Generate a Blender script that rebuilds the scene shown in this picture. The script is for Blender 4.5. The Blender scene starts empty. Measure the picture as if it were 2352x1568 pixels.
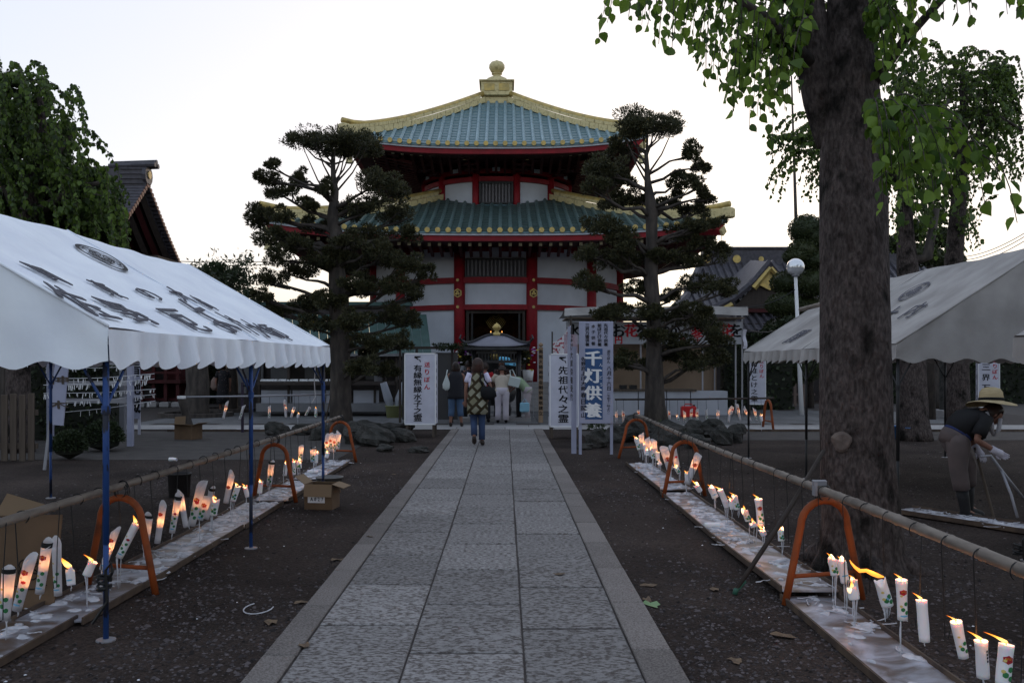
import bpy, math, random
import numpy as np
from mathutils import Vector, Matrix
random.seed(7)
RN = np.random.default_rng(11)
C = bpy.context.scene.collection
PI = math.pi
R = math.radians
# ---------------------------------------------------------------- camera, sky, sun, exposure
F, CX, CY, H = 2090.0, 1160.0, 837.0, 1.58
cam = bpy.data.cameras.new('camera'); camo = bpy.data.objects.new('camera', cam); C.objects.link(camo)
cam.sensor_width = 36.0; cam.lens = 32.0
cam.shift_x = (1176-CX)/2352.0; cam.shift_y = (CY-784)/2352.0
cam.clip_start = 0.05; cam.clip_end = 3000
camo.location = (0, 0, H); camo.rotation_euler = (R(90), 0, 0)
bpy.context.scene.camera = camo
SUN_EL, SUN_AZ = 4.0, 12.0            # degrees above the horizon, degrees right of straight ahead
w = bpy.data.worlds.new('World'); bpy.context.scene.world = w; w.use_nodes = True
nt = w.node_tree; nt.nodes.clear()
sky = nt.nodes.new('ShaderNodeTexSky'); sky.sky_type = 'NISHITA'; sky.sun_disc = False
sky.sun_elevation = R(SUN_EL); sky.sun_rotation = R(SUN_AZ); sky.altitude = 0
sky.air_density = 1.0; sky.dust_density = 3.0; sky.ozone_density = 2.2
gm = nt.nodes.new('ShaderNodeGamma'); gm.inputs['Gamma'].default_value = 0.22
hs = nt.nodes.new('ShaderNodeHueSaturation'); hs.inputs['Saturation'].default_value = 1.2
tint = nt.nodes.new('ShaderNodeMix'); tint.data_type = 'RGBA'; tint.blend_type = 'MULTIPLY'; tint.inputs[0].default_value = 1.0
tint.inputs[7].default_value = (0.985, 0.975, 1.04, 1)
bg = nt.nodes.new('ShaderNodeBackground'); bg.inputs['Strength'].default_value = 0.15
wo = nt.nodes.new('ShaderNodeOutputWorld')
nt.links.new(sky.outputs[0], gm.inputs['Color']); nt.links.new(gm.outputs[0], hs.inputs['Color']); nt.links.new(hs.outputs[0], tint.inputs[6])
nt.links.new(tint.outputs[2], bg.inputs['Color']); nt.links.new(bg.outputs[0], wo.inputs['Surface'])
sl = bpy.data.lights.new('sun', 'SUN'); sl.energy = 0.05; sl.angle = R(12); sl.color = (1.0, 0.72, 0.5)
so = bpy.data.objects.new('sun', sl); C.objects.link(so)
_d = Vector((math.sin(R(SUN_AZ))*math.cos(R(SUN_EL)), math.cos(R(SUN_AZ))*math.cos(R(SUN_EL)), math.sin(R(SUN_EL))))
so.rotation_euler = (-_d).to_track_quat('-Z', 'Y').to_euler()
vs = bpy.context.scene.view_settings
vs.view_transform = 'Standard'; vs.look = 'None'; vs.gamma = 1.0; vs.use_curve_mapping = False
vs.exposure = 2.5
bpy.context.scene.cycles.max_bounces = 6
bpy.context.scene.cycles.transparent_max_bounces = 8

# ---------------------------------------------------------------- helpers
def P(x, y, Y):
    "photograph position (2352 px wide copy) at depth Y -> place in metres"
    return ((x-CX)*Y/F, Y, H-(y-CY)*Y/F)
def G(x, y):
    Y = F*H/(y-CY); return ((x-CX)*Y/F, Y, 0.0)

def tag(o, label=None, cat=None, group=None, kind=None):
    if label: o['label'] = label
    if cat: o['category'] = cat
    if group: o['group'] = group
    if kind: o['kind'] = kind
    return o
def empty(name, loc=(0, 0, 0), rz=0, label=None, cat=None, group=None):
    o = bpy.data.objects.new(name, None); C.objects.link(o)
    o.location = loc; o.rotation_euler = (0, 0, rz); o.empty_display_size = 0.2
    return tag(o, label, cat, group)
def link(name, me, parent=None, loc=(0, 0, 0), rot=(0, 0, 0), scale=(1, 1, 1)):
    o = bpy.data.objects.new(name, me); C.objects.link(o); o.location = loc; o.rotation_euler = rot; o.scale = scale
    if parent is not None: o.parent = parent
    return o
def copy_tree(o, parent=None):
    c = o.copy(); C.objects.link(c)
    if parent is not None: c.parent = parent
    for ch in list(o.children): copy_tree(ch, c)
    return c
def seq(*a): return Vector(a)

def perp(d):
    d = Vector(d).normalized()
    u = d.cross(Vector((0, 0, 1)))
    if u.length < 1e-3: u = d.cross(Vector((0, 1, 0)))
    u.normalize(); return u, d.cross(u).normalized()

class MB:
    def __init__(s): s.v = []; s.f = []; s.mi = []; s.m = 0
    def add(s, vs, fs):
        b = len(s.v); s.v.extend([tuple(p) for p in vs]); s.f.extend([tuple(i+b for i in f) for f in fs]); s.mi.extend([s.m]*len(fs)); return s
    def box(s, c, d, rz=0, rx=0, ry=0, bev=0):
        x, y, z = d[0]/2, d[1]/2, d[2]/2
        if bev:
            b = min(bev, x*.9, y*.9, z*.9)
            pts = []
            for zz, e in ((-z, b), (-z+b, 0), (z-b, 0), (z, b)):
                for px, py in ((-1, -1), (1, -1), (1, 1), (-1, 1)):
                    pts.append(Vector((px*(x-e), py*(y-e), zz)))
            fs = [(3, 2, 1, 0), (12, 13, 14, 15)]
            for k in range(3):
                for i in range(4): fs.append((k*4+i, k*4+(i+1) % 4, k*4+4+(i+1) % 4, k*4+4+i))
        else:
            pts = [Vector((a*x, b*y, e*z)) for e in (-1, 1) for a, b in ((-1, -1), (1, -1), (1, 1), (-1, 1))]
            fs = [(3, 2, 1, 0), (4, 5, 6, 7), (0, 1, 5, 4), (1, 2, 6, 5), (2, 3, 7, 6), (3, 0, 4, 7)]
        if rz or rx or ry:
            M = Matrix.Rotation(rz, 3, 'Z') @ Matrix.Rotation(ry, 3, 'Y') @ Matrix.Rotation(rx, 3, 'X')
            pts = [M @ p for p in pts]
        c = Vector(c); return s.add([p+c for p in pts], fs)
    def tube(s, pts, r, n=8, caps=True):
        pts = [Vector(p) for p in pts]; k = len(pts)
        rs = [r]*k if not hasattr(r, '__len__') else list(r)
        vs_, fs = [], []; pu = None
        for i, p in enumerate(pts):
            d = pts[min(i+1, k-1)]-pts[max(i-1, 0)]
            if d.length < 1e-9: d = Vector((0, 0, 1))
            d.normalize()
            if pu is None: u, v = perp(d)
            else:
                u = pu-d*pu.dot(d)
                if u.length < 1e-4: u, v = perp(d)
                u.normalize(); v = d.cross(u)
            pu = u
            for j in range(n):
                a = 2*PI*j/n; vs_.append(p+(u*math.cos(a)+v*math.sin(a))*rs[i])
        for i in range(k-1):
            for j in range(n):
                fs.append((i*n+j, i*n+(j+1) % n, (i+1)*n+(j+1) % n, (i+1)*n+j))
        if caps: fs.append(tuple(range(n-1, -1, -1))); fs.append(tuple((k-1)*n+j for j in range(n)))
        return s.add(vs_, fs)
    def lathe(s, prof, c=(0, 0, 0), n=24, caps=True):
        vs_, fs = [], []; k = len(prof)
        for r, z in prof:
            for j in range(n):
                a = 2*PI*j/n; vs_.append((c[0]+r*math.cos(a), c[1]+r*math.sin(a), c[2]+z))
        for i in range(k-1):
            for j in range(n): fs.append((i*n+j, i*n+(j+1) % n, (i+1)*n+(j+1) % n, (i+1)*n+j))
        if caps: fs.append(tuple(range(n-1, -1, -1))); fs.append(tuple((k-1)*n+j for j in range(n)))
        return s.add(vs_, fs)
    def grid(s, fn, nu, nv, close=False):
        vs_ = [fn(i/nu, j/nv) for j in range(nv+1) for i in range(nu+1)]
        fs = [(j*(nu+1)+i, j*(nu+1)+i+1, (j+1)*(nu+1)+i+1, (j+1)*(nu+1)+i) for j in range(nv) for i in range(nu)]
        return s.add(vs_, fs)
    def prism(s, poly, z0, z1):
        "vertical prism over a counter-clockwise (x, y) outline"
        n = len(poly)
        vs_ = [(x, y, z0) for x, y in poly]+[(x, y, z1) for x, y in poly]
        fs = [tuple(range(n-1, -1, -1)), tuple(range(n, 2*n))]+[(i, (i+1) % n, n+(i+1) % n, n+i) for i in range(n)]
        return s.add(vs_, fs)
    def slab(s, quad, t):
        "thick plate: four corners and a thickness along the normal"
        q = [Vector(p) for p in quad]; nrm = (q[1]-q[0]).cross(q[3]-q[0]).normalized()*t
        return s.add(q+[p-nrm for p in q], [(0, 1, 2, 3), (7, 6, 5, 4), (0, 4, 5, 1), (1, 5, 6, 2), (2, 6, 7, 3), (3, 7, 4, 0)])
    def mesh(s, name, mats, smooth=False):
        me = bpy.data.meshes.new(name); me.from_pydata(s.v, [], s.f)
        if not isinstance(mats, (list, tuple)): mats = [mats]
        for m in mats: me.materials.append(m)
        if len(mats) > 1: me.polygons.foreach_set('material_index', s.mi)
        if smooth: me.polygons.foreach_set('use_smooth', [True]*len(s.f))
        me.update(); return me
    def build(s, name, mats, parent=None, smooth=False, loc=(0, 0, 0), rot=(0, 0, 0)):
        return link(name, s.mesh(name, mats, smooth), parent, loc, rot)

def npmesh(name, v, f, mats, mi=None, smooth=False):
    "v (n,3), f (m,k) numpy, all faces with k corners"
    v = np.asarray(v, dtype=np.float32); f = np.asarray(f, dtype=np.int32)
    me = bpy.data.meshes.new(name); k = f.shape[1]; m = len(f)
    me.vertices.add(len(v)); me.vertices.foreach_set('co', v.ravel())
    me.loops.add(m*k); me.loops.foreach_set('vertex_index', f.ravel())
    me.polygons.add(m); me.polygons.foreach_set('loop_start', np.arange(m, dtype=np.int32)*k)
    me.polygons.foreach_set('loop_total', np.full(m, k, dtype=np.int32))
    if not isinstance(mats, (list, tuple)): mats = [mats]
    for a in mats: me.materials.append(a)
    if mi is not None: me.polygons.foreach_set('material_index', np.asarray(mi, dtype=np.int32))
    if smooth: me.polygons.foreach_set('use_smooth', np.ones(m, dtype=bool))
    me.update(calc_edges=True); me.validate(); return me

# ---------------------------------------------------------------- materials
def lin(c): return tuple(((x/12.92) if x <= 0.04045 else ((x+0.055)/1.055)**2.4) for x in c)
def mat(name, col, rough=0.7, metal=0.0, col2=None, scale=6.0, bump=0.0, bscale=40.0, spec=0.3, detail=4, stretch=(1, 1, 1), lo=0.35, hi=0.65, emit=None, estr=0, trans=0.0, bdist=0.01, coords='Object', perobj=0.0):
    m = bpy.data.materials.new(name); m.use_nodes = True; n = m.node_tree; b = n.nodes['Principled BSDF']
    b.inputs['Roughness'].default_value = rough; b.inputs['Metallic'].default_value = metal
    b.inputs['Specular IOR Level'].default_value = spec
    b.inputs['Base Color'].default_value = (*col, 1)
    tc = n.nodes.new('ShaderNodeTexCoord'); mp = n.nodes.new('ShaderNodeMapping'); mp.inputs['Scale'].default_value = stretch
    n.links.new(tc.outputs[coords], mp.inputs['Vector'])
    out = None
    if col2 is not None:
        ns = n.nodes.new('ShaderNodeTexNoise'); ns.inputs['Scale'].default_value = scale; ns.inputs['Detail'].default_value = detail
        n.links.new(mp.outputs[0], ns.inputs['Vector'])
        cr = n.nodes.new('ShaderNodeValToRGB'); cr.color_ramp.elements[0].position = lo; cr.color_ramp.elements[1].position = hi
        cr.color_ramp.elements[0].color = (*col2, 1); cr.color_ramp.elements[1].color = (*col, 1)
        n.links.new(ns.outputs['Fac'], cr.inputs['Fac']); out = cr.outputs['Color']
    if perobj:
        oi = n.nodes.new('ShaderNodeObjectInfo'); mr = n.nodes.new('ShaderNodeMapRange')
        mr.inputs['To Min'].default_value = 1-perobj; mr.inputs['To Max'].default_value = 1+perobj
        n.links.new(oi.outputs['Random'], mr.inputs['Value'])
        mx = n.nodes.new('ShaderNodeVectorMath'); mx.operation = 'SCALE'
        if out is None:
            mx.inputs[0].default_value = col
        else: n.links.new(out, mx.inputs[0])
        n.links.new(mr.outputs[0], mx.inputs['Scale']); out = mx.outputs[0]
    if out is not None: n.links.new(out, b.inputs['Base Color'])
    if bump:
        nb = n.nodes.new('ShaderNodeTexNoise'); nb.inputs['Scale'].default_value = bscale; nb.inputs['Detail'].default_value = 5
        n.links.new(mp.outputs[0], nb.inputs['Vector'])
        bp = n.nodes.new('ShaderNodeBump'); bp.inputs['Strength'].default_value = bump; bp.inputs['Distance'].default_value = bdist
        n.links.new(nb.outputs['Fac'], bp.inputs['Height']); n.links.new(bp.outputs['Normal'], b.inputs['Normal'])
    if emit is not None:
        b.inputs['Emission Color'].default_value = (*emit, 1); b.inputs['Emission Strength'].default_value = estr
    if trans:
        tr = n.nodes.new('ShaderNodeBsdfTranslucent'); mx2 = n.nodes.new('ShaderNodeMixShader'); mx2.inputs[0].default_value = trans
        if out is not None: n.links.new(out, tr.inputs['Color'])
        else: tr.inputs['Color'].default_value = (*col, 1)
        o_ = n.nodes['Material Output']
        n.links.new(b.outputs[0], mx2.inputs[1]); n.links.new(tr.outputs[0], mx2.inputs[2]); n.links.new(mx2.outputs[0], o_.inputs['Surface'])
    return m

M = {}
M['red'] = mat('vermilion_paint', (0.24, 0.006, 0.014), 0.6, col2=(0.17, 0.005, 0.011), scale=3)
M['darkred'] = mat('shaded_dark_red', (0.055, 0.005, 0.007), 0.7, col2=(0.035, 0.004, 0.005), scale=3)  # the vermilion with under-eave shade put into it; plain dark red elsewhere
M['plaster'] = mat('white_plaster', (0.54, 0.57, 0.64), 0.85, col2=(0.46, 0.485, 0.55), scale=1.2, bump=0.1)
M['gold'] = mat('aged_gold', (0.55, 0.40, 0.13), 0.42, 0.35, col2=(0.35, 0.27, 0.11), scale=5, bump=0.15, bscale=14)
M['goldpale'] = mat('weathered_pale_gold', (0.58, 0.49, 0.26), 0.5, 0.2, col2=(0.30, 0.25, 0.12), scale=9, bump=0.2, lo=0.25, hi=0.5)
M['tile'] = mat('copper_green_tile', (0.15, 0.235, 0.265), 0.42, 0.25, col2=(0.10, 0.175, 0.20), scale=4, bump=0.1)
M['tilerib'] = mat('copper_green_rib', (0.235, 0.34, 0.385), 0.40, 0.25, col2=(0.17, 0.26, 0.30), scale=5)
M['tilelow'] = mat('shaded_green_tile', (0.045, 0.078, 0.075), 0.5, 0.2, col2=(0.03, 0.055, 0.052), scale=4, bump=0.1)  # tile copy for the lower roof, the upper eave's shade put into its colour
M['riblow'] = mat('shaded_green_rib', (0.085, 0.135, 0.135), 0.45, 0.2, col2=(0.06, 0.10, 0.10), scale=5)  # rib copy darkened likewise for the shade of the upper eave
M['black'] = mat('black_lacquer', (0.012, 0.012, 0.014), 0.4)
M['darkwood'] = mat('dark_wood', (0.045, 0.035, 0.03), 0.7, col2=(0.03, 0.022, 0.02), scale=12, stretch=(1, 1, .1))
M['wood'] = mat('weathered_wood', (0.10, 0.078, 0.062), 0.85, col2=(0.055, 0.042, 0.034), scale=14, stretch=(1, 1, .08), bump=0.2)
M['palewood'] = mat('pale_wood', (0.30, 0.21, 0.14), 0.8, col2=(0.22, 0.15, 0.10), scale=10, stretch=(1, 1, .08))
M['ink'] = mat('black_ink', (0.012, 0.012, 0.014), 0.7, spec=0.1)
M['inkgrey'] = mat('faded_black_ink', (0.05, 0.05, 0.055), 0.8, spec=0.1)
M['inkfaded'] = mat('sun_faded_print', (0.10, 0.10, 0.12), 0.8, spec=0.1)
M['inkred'] = mat('red_ink', (0.40, 0.02, 0.03), 0.7, spec=0.1)
M['signwhite'] = mat('sign_white_board', (0.50, 0.50, 0.59), 0.7, col2=(0.43, 0.43, 0.51), scale=3)
M['noticewhite'] = mat('dull_lilac_board', (0.33, 0.34, 0.45), 0.7, col2=(0.28, 0.29, 0.39), scale=3)  # tall notice's lilac; on signs under the tent it carries the tent's shade
M['raftertip'] = mat('pale_painted_end', (0.78, 0.72, 0.50), 0.6)
M['signblue'] = mat('sign_blue_panel', (0.03, 0.08, 0.20), 0.6)
M['white'] = mat('white_paint', (0.72, 0.72, 0.74), 0.5)
M['steel'] = mat('painted_steel_grey', (0.27, 0.27, 0.30), 0.45, 0.3)
M['stone'] = mat('granite_pale', (0.30, 0.29, 0.29), 0.85, col2=(0.22, 0.21, 0.215), scale=60, bump=0.2, coords='Object')
M['bluepaint'] = mat('chipped_blue_paint', (0.018, 0.055, 0.19), 0.5, col2=(0.012, 0.015, 0.03), scale=14, lo=0.42, hi=0.46, stretch=(1, 1, .35))
M['blackpaint'] = mat('black_painted_steel', (0.02, 0.02, 0.022), 0.5)
M['orangepaint'] = mat('orange_painted_steel', (0.23, 0.050, 0.010), 0.65, col2=(0.10, 0.028, 0.010), scale=6, lo=.3, hi=.5)
M['bamboo'] = mat('old_bamboo', (0.20, 0.17, 0.145), 0.6, col2=(0.10, 0.082, 0.07), scale=6, stretch=(3, .6, 3))
M['wire'] = mat('black_wire', (0.012, 0.012, 0.013), 0.5)
M['card'] = mat('cardboard', (0.13, 0.082, 0.050), 0.9, col2=(0.10, 0.064, 0.040), scale=5)
M['cardin'] = mat('cardboard_light_side', (0.22, 0.155, 0.10), 0.9)
M['rock'] = mat('garden_rock', (0.065, 0.06, 0.056), 0.95, col2=(0.022, 0.023, 0.021), scale=4.5, bump=1.0, bscale=13, bdist=0.06, detail=8)
M['bark'] = mat('grey_bark', (0.125, 0.105, 0.115), 0.9, col2=(0.018, 0.018, 0.022), scale=3.4, bump=0.9, bscale=16, bdist=0.03, stretch=(1, 1, .55), lo=.40, hi=.54, detail=7)
def bark_mat():
    m = bpy.data.materials.new('patchy_grey_bark'); m.use_nodes = True; n = m.node_tree; b = n.nodes['Principled BSDF']; tc = n.nodes.new('ShaderNodeTexCoord')
    def nz(sc, det, st, dist=0):
        mp = n.nodes.new('ShaderNodeMapping'); mp.inputs['Scale'].default_value = st; n.links.new(tc.outputs['Object'], mp.inputs[0]); a = n.nodes.new('ShaderNodeTexNoise'); a.inputs['Scale'].default_value = sc; a.inputs['Detail'].default_value = det; a.inputs['Distortion'].default_value = dist; n.links.new(mp.outputs[0], a.inputs['Vector']); return a
    def ramp(src, stops):
        r = n.nodes.new('ShaderNodeValToRGB'); e = r.color_ramp.elements; e[0].position, e[0].color = stops[0][0], (*stops[0][1], 1); e[1].position, e[1].color = stops[-1][0], (*stops[-1][1], 1)
        for p, c in stops[1:-1]: q = e.new(p); q.color = (*c, 1)
        n.links.new(src, r.inputs[0]); return r
    fine = nz(42, 9, (1, 1, .4), .3); moss = nz(3.6, 9, (1, 1, .8), .25); plate = nz(11, 8, (1, 1, .6), .5)
    c1 = ramp(fine.outputs['Fac'], [(.3, (.030, .024, .023)), (.7, (.095, .077, .073))]); c2 = ramp(plate.outputs['Fac'], [(.38, (.70, .66, .66)), (.46, (1, 1, 1)), (.60, (1.18, 1.14, 1.15)), (.66, (.85, .80, .78))]); c3 = ramp(moss.outputs['Fac'], [(.38, (.22, .23, .22)), (.47, (1, 1, 1))])
    a = n.nodes.new('ShaderNodeMix'); a.data_type = 'RGBA'; a.blend_type = 'MULTIPLY'; a.inputs[0].default_value = 1; n.links.new(c1.outputs[0], a.inputs[6]); n.links.new(c2.outputs[0], a.inputs[7])
    d = n.nodes.new('ShaderNodeMix'); d.data_type = 'RGBA'; d.blend_type = 'MULTIPLY'; d.inputs[0].default_value = 1; n.links.new(a.outputs[2], d.inputs[6]); n.links.new(c3.outputs[0], d.inputs[7]); n.links.new(d.outputs[2], b.inputs['Base Color'])
    b.inputs['Roughness'].default_value = .9; b.inputs['Specular IOR Level'].default_value = .15
    s_ = n.nodes.new('ShaderNodeMath'); s_.operation = 'ADD'; n.links.new(fine.outputs['Fac'], s_.inputs[0]); n.links.new(plate.outputs['Fac'], s_.inputs[1])
    bp = n.nodes.new('ShaderNodeBump'); bp.inputs['Strength'].default_value = 1; bp.inputs['Distance'].default_value = .025; n.links.new(s_.outputs[0], bp.inputs['Height']); n.links.new(bp.outputs[0], b.inputs['Normal']); return m
M['bark'] = bark_mat()
M['barkdark'] = mat('dark_bark', (0.075, 0.062, 0.055), 0.9, col2=(0.035, 0.03, 0.028), scale=9, bump=0.7, bscale=30, bdist=0.02, stretch=(1, 1, .3))
M['skin'] = mat('skin', (0.22, 0.11, 0.08), 0.6)
M['hair'] = mat('dark_hair', (0.012, 0.009, 0.008), 0.45, col2=(0.03, 0.014, 0.01), scale=8)
M['hairbrown'] = mat('brown_hair', (0.045, 0.016, 0.010), 0.45, col2=(0.02, 0.009, 0.007), scale=8)

def text_mesh(txt, bold=0.0, res=3):
    c = bpy.data.curves.new('lettering', 'FONT'); c.body = txt; c.resolution_u = res; c.offset = bold
    c.align_x = 'CENTER'; c.align_y = 'CENTER'; c.extrude = 0.004
    o = bpy.data.objects.new('lettering', c); C.objects.link(o)
    dg = bpy.context.evaluated_depsgraph_get(); dg.update()
    me = bpy.data.meshes.new_from_object(o.evaluated_get(dg))
    bpy.data.objects.remove(o); bpy.data.curves.remove(c)
    n = len(me.vertices); co = np.empty(n*3); me.vertices.foreach_get('co', co); co = co.reshape(-1, 3)
    if n:   # centre by the glyph box
        co[:, 0] -= (co[:, 0].min()+co[:, 0].max())/2; co[:, 1] -= (co[:, 1].min()+co[:, 1].max())/2
    fs = [tuple(p.vertices) for p in me.polygons]
    bpy.data.meshes.remove(me); return co, fs
_glyph = {}
def glyph(ch, bold=0):
    k = ch
    if k not in _glyph: _glyph[k] = text_mesh(ch, 0, 2)
    return _glyph[k]
def write(items, origin, ux, uy, m, parent, bold=0.012, name='lettering', off=0.003):
    "items: (char, x, y, width, height) in the plane origin + x*ux + y*uy; one mesh"
    ux = Vector(ux).normalized(); uy = Vector(uy).normalized(); nz = ux.cross(uy); o = Vector(origin)
    mb = MB()
    for ch, x, y, wd, ht in items:
        co, fs = glyph(ch, bold)
        if not len(co): continue
        w0 = max(1e-3, np.ptp(co[:, 0])); h0 = max(1e-3, np.ptp(co[:, 1])); big = max(w0, h0, 0.55)
        sx = wd/big; sy = ht/big
        for q, (dx, dy) in enumerate(((0, 0), (-1, .5), (1, -.5)) if bold >= .012 else ((0, 0),)):
            e = .022*wd*(2 if bold > .013 else 1); mb.add([o+ux*(x+a*sx+dx*e)+uy*(y+b*sy+dy*e)+nz*(off+c*0.3+q*.0004) for a, b, c in co], fs)
    return mb.build(name, m, parent)
def column(txt, x, y0, y1, size, wd=None):
    "characters set one below another between heights y0 (top) and y1"
    n = len(txt); st = (y0-y1)/n
    return [(ch, x, y0-st*(i+.5), (wd or size), min(size, st*.93)) for i, ch in enumerate(txt) if ch != ' ']

for _c in sorted(set('佐野厄よけ大師関東の三内有縁無水子之霊送りぼん先祖代々新ほとけ界万せんどう千灯供養青地蔵愛お花をのはがき化春日岡山八月十六受付御神木南遍照金剛塔建立奉納記念碑香堂所円︵午前十一時より︶一體四百円也A027')): glyph(_c, 0)
# ---------------------------------------------------------------- ground materials
def island_mat(name, c1, c2, rough=0.9):
    m = bpy.data.materials.new(name); m.use_nodes = True; n = m.node_tree; b = n.nodes['Principled BSDF']
    g = n.nodes.new('ShaderNodeNewGeometry'); cr = n.nodes.new('ShaderNodeValToRGB')
    cr.color_ramp.elements[0].color = (*c1, 1); cr.color_ramp.elements[1].color = (*c2, 1)
    n.links.new(g.outputs['Random Per Island'], cr.inputs['Fac']); n.links.new(cr.outputs[0], b.inputs['Base Color'])
    b.inputs['Roughness'].default_value = rough; b.inputs['Specular IOR Level'].default_value = 0.2; return m
def ground_mat():
    m = bpy.data.materials.new('gravelly_earth'); m.use_nodes = True; n = m.node_tree; b = n.nodes['Principled BSDF']
    tc = n.nodes.new('ShaderNodeTexCoord')
    def noise(sc, det=5):
        a = n.nodes.new('ShaderNodeTexNoise'); a.inputs['Scale'].default_value = sc; a.inputs['Detail'].default_value = det
        a.inputs['Distortion'].default_value = .5; n.links.new(tc.outputs['Object'], a.inputs['Vector']); return a
    vo = n.nodes.new('ShaderNodeTexVoronoi'); vo.inputs['Scale'].default_value = 55; n.links.new(tc.outputs['Object'], vo.inputs['Vector'])
    big = noise(0.7, 6); fine = noise(40, 4)
    cr = n.nodes.new('ShaderNodeValToRGB'); e = cr.color_ramp.elements
    e[0].position = .30; e[0].color = (0.013, 0.009, 0.0075, 1); e[1].position = .70; e[1].color = (0.044, 0.033, 0.028, 1)
    n.links.new(big.outputs['Fac'], cr.inputs['Fac'])
    c2 = n.nodes.new('ShaderNodeValToRGB'); e = c2.color_ramp.elements
    e[0].position = .0; e[0].color = (0.55, 0.55, 0.55, 1); e[1].position = 1; e[1].color = (1.75, 1.7, 1.75, 1)
    n.links.new(vo.outputs['Color'], c2.inputs['Fac'])
    mx = n.nodes.new('ShaderNodeMix'); mx.data_type = 'RGBA'; mx.blend_type = 'MULTIPLY'; mx.inputs[0].default_value = 1
    n.links.new(cr.outputs[0], mx.inputs[6]); n.links.new(c2.outputs[0], mx.inputs[7])
    n.links.new(mx.outputs[2], b.inputs['Base Color']); b.inputs['Roughness'].default_value = .92
    b.inputs['Specular IOR Level'].default_value = .15
    bp = n.nodes.new('ShaderNodeBump'); bp.inputs['Strength'].default_value = .9; bp.inputs['Distance'].default_value = .012
    ad = n.nodes.new('ShaderNodeMath'); ad.operation = 'SUBTRACT'
    n.links.new(fine.outputs['Fac'], ad.inputs[0]); n.links.new(vo.outputs['Distance'], ad.inputs[1])
    n.links.new(ad.outputs[0], bp.inputs['Height']); n.links.new(bp.outputs[0], b.inputs['Normal']); return m
def slab_mat(name, dark, light, thr=(.40, .52), scale=26, st=(.55, 1, 1)):
    m = bpy.data.materials.new(name); m.use_nodes = True; n = m.node_tree; b = n.nodes['Principled BSDF']
    tc = n.nodes.new('ShaderNodeTexCoord'); mp = n.nodes.new('ShaderNodeMapping'); mp.inputs['Scale'].default_value = st
    oi = n.nodes.new('ShaderNodeObjectInfo'); sc = n.nodes.new('ShaderNodeVectorMath'); sc.operation = 'ADD'
    cx = n.nodes.new('ShaderNodeCombineXYZ'); k = n.nodes.new('ShaderNodeMath'); k.operation = 'MULTIPLY'; k.inputs[1].default_value = 30
    n.links.new(oi.outputs['Random'], k.inputs[0]); n.links.new(k.outputs[0], cx.inputs[0]); n.links.new(k.outputs[0], cx.inputs[2])
    n.links.new(tc.outputs['Object'], sc.inputs[0]); n.links.new(cx.outputs[0], sc.inputs[1]); n.links.new(sc.outputs[0], mp.inputs[0])
    a = n.nodes.new('ShaderNodeTexNoise'); a.inputs['Scale'].default_value = scale; a.inputs['Detail'].default_value = 6; a.inputs['Roughness'].default_value = .62
    n.links.new(mp.outputs[0], a.inputs['Vector'])
    big = n.nodes.new('ShaderNodeTexNoise'); big.inputs['Scale'].default_value = 2.2; n.links.new(tc.outputs['Object'], big.inputs['Vector'])
    cr = n.nodes.new('ShaderNodeValToRGB'); e = cr.color_ramp.elements
    e[0].position = thr[0]; e[0].color = (*dark, 1); e[1].position = thr[1]; e[1].color = (*light, 1)
    n.links.new(a.outputs['Fac'], cr.inputs['Fac'])
    mr = n.nodes.new('ShaderNodeMapRange'); mr.inputs['To Min'].default_value = .68; mr.inputs['To Max'].default_value = 1.12
    ad = n.nodes.new('ShaderNodeMath'); ad.operation = 'ADD'; n.links.new(oi.outputs['Random'], ad.inputs[0]); n.links.new(big.outputs['Fac'], ad.inputs[1])
    mr.inputs['From Max'].default_value = 1.6; mr.inputs['From Min'].default_value = .3
    n.links.new(ad.outputs[0], mr.inputs['Value'])
    v = n.nodes.new('ShaderNodeVectorMath'); v.operation = 'SCALE'; n.links.new(cr.outputs[0], v.inputs[0]); n.links.new(mr.outputs[0], v.inputs['Scale'])
    n.links.new(v.outputs[0], b.inputs['Base Color']); b.inputs['Roughness'].default_value = .8; b.inputs['Specular IOR Level'].default_value = .25
    bp = n.nodes.new('ShaderNodeBump'); bp.inputs['Strength'].default_value = .8; bp.inputs['Distance'].default_value = .006
    n.links.new(cr.outputs[0], bp.inputs['Height']); n.links.new(bp.outputs[0], b.inputs['Normal']); return m
M['ground'] = ground_mat()
M['slab'] = slab_mat('rough_granite_slab', (0.080, 0.068, 0.064), (0.27, 0.258, 0.258), thr=(.41, .56), scale=50, st=(.6, 1, 1))
M['kerb'] = slab_mat('fine_granite_kerb', (0.115, 0.098, 0.093), (0.215, 0.195, 0.185), thr=(.42, .58), scale=90, st=(1, 1, 1))
M['joint'] = mat('joint_earth', (0.028, 0.022, 0.021), 0.95, col2=(.05, .042, .04), scale=8)
M['asphalt'] = mat('worn_asphalt', (0.062, 0.055, 0.052), 0.9, col2=(0.04, 0.035, 0.034), scale=3, bump=.3, bscale=120)
M['paving'] = slab_mat('dull_paving', (0.085, 0.085, 0.088), (0.13, 0.13, 0.135), thr=(.4, .6), scale=30, st=(1, 1, 1))
M['pavinglight'] = slab_mat('light_paving', (0.26, 0.25, 0.25), (0.34, 0.33, 0.33), thr=(.4, .6), scale=50, st=(1, 1, 1))
M['wax'] = mat('candle_wax', (0.60, 0.60, 0.65), 0.45, col2=(0.42, 0.42, 0.46), scale=20, bump=.3, bscale=30)
M['dryleaf'] = mat('dry_leaf', (0.16, 0.11, 0.07), 0.8, col2=(0.09, 0.06, 0.04), scale=20)

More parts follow.
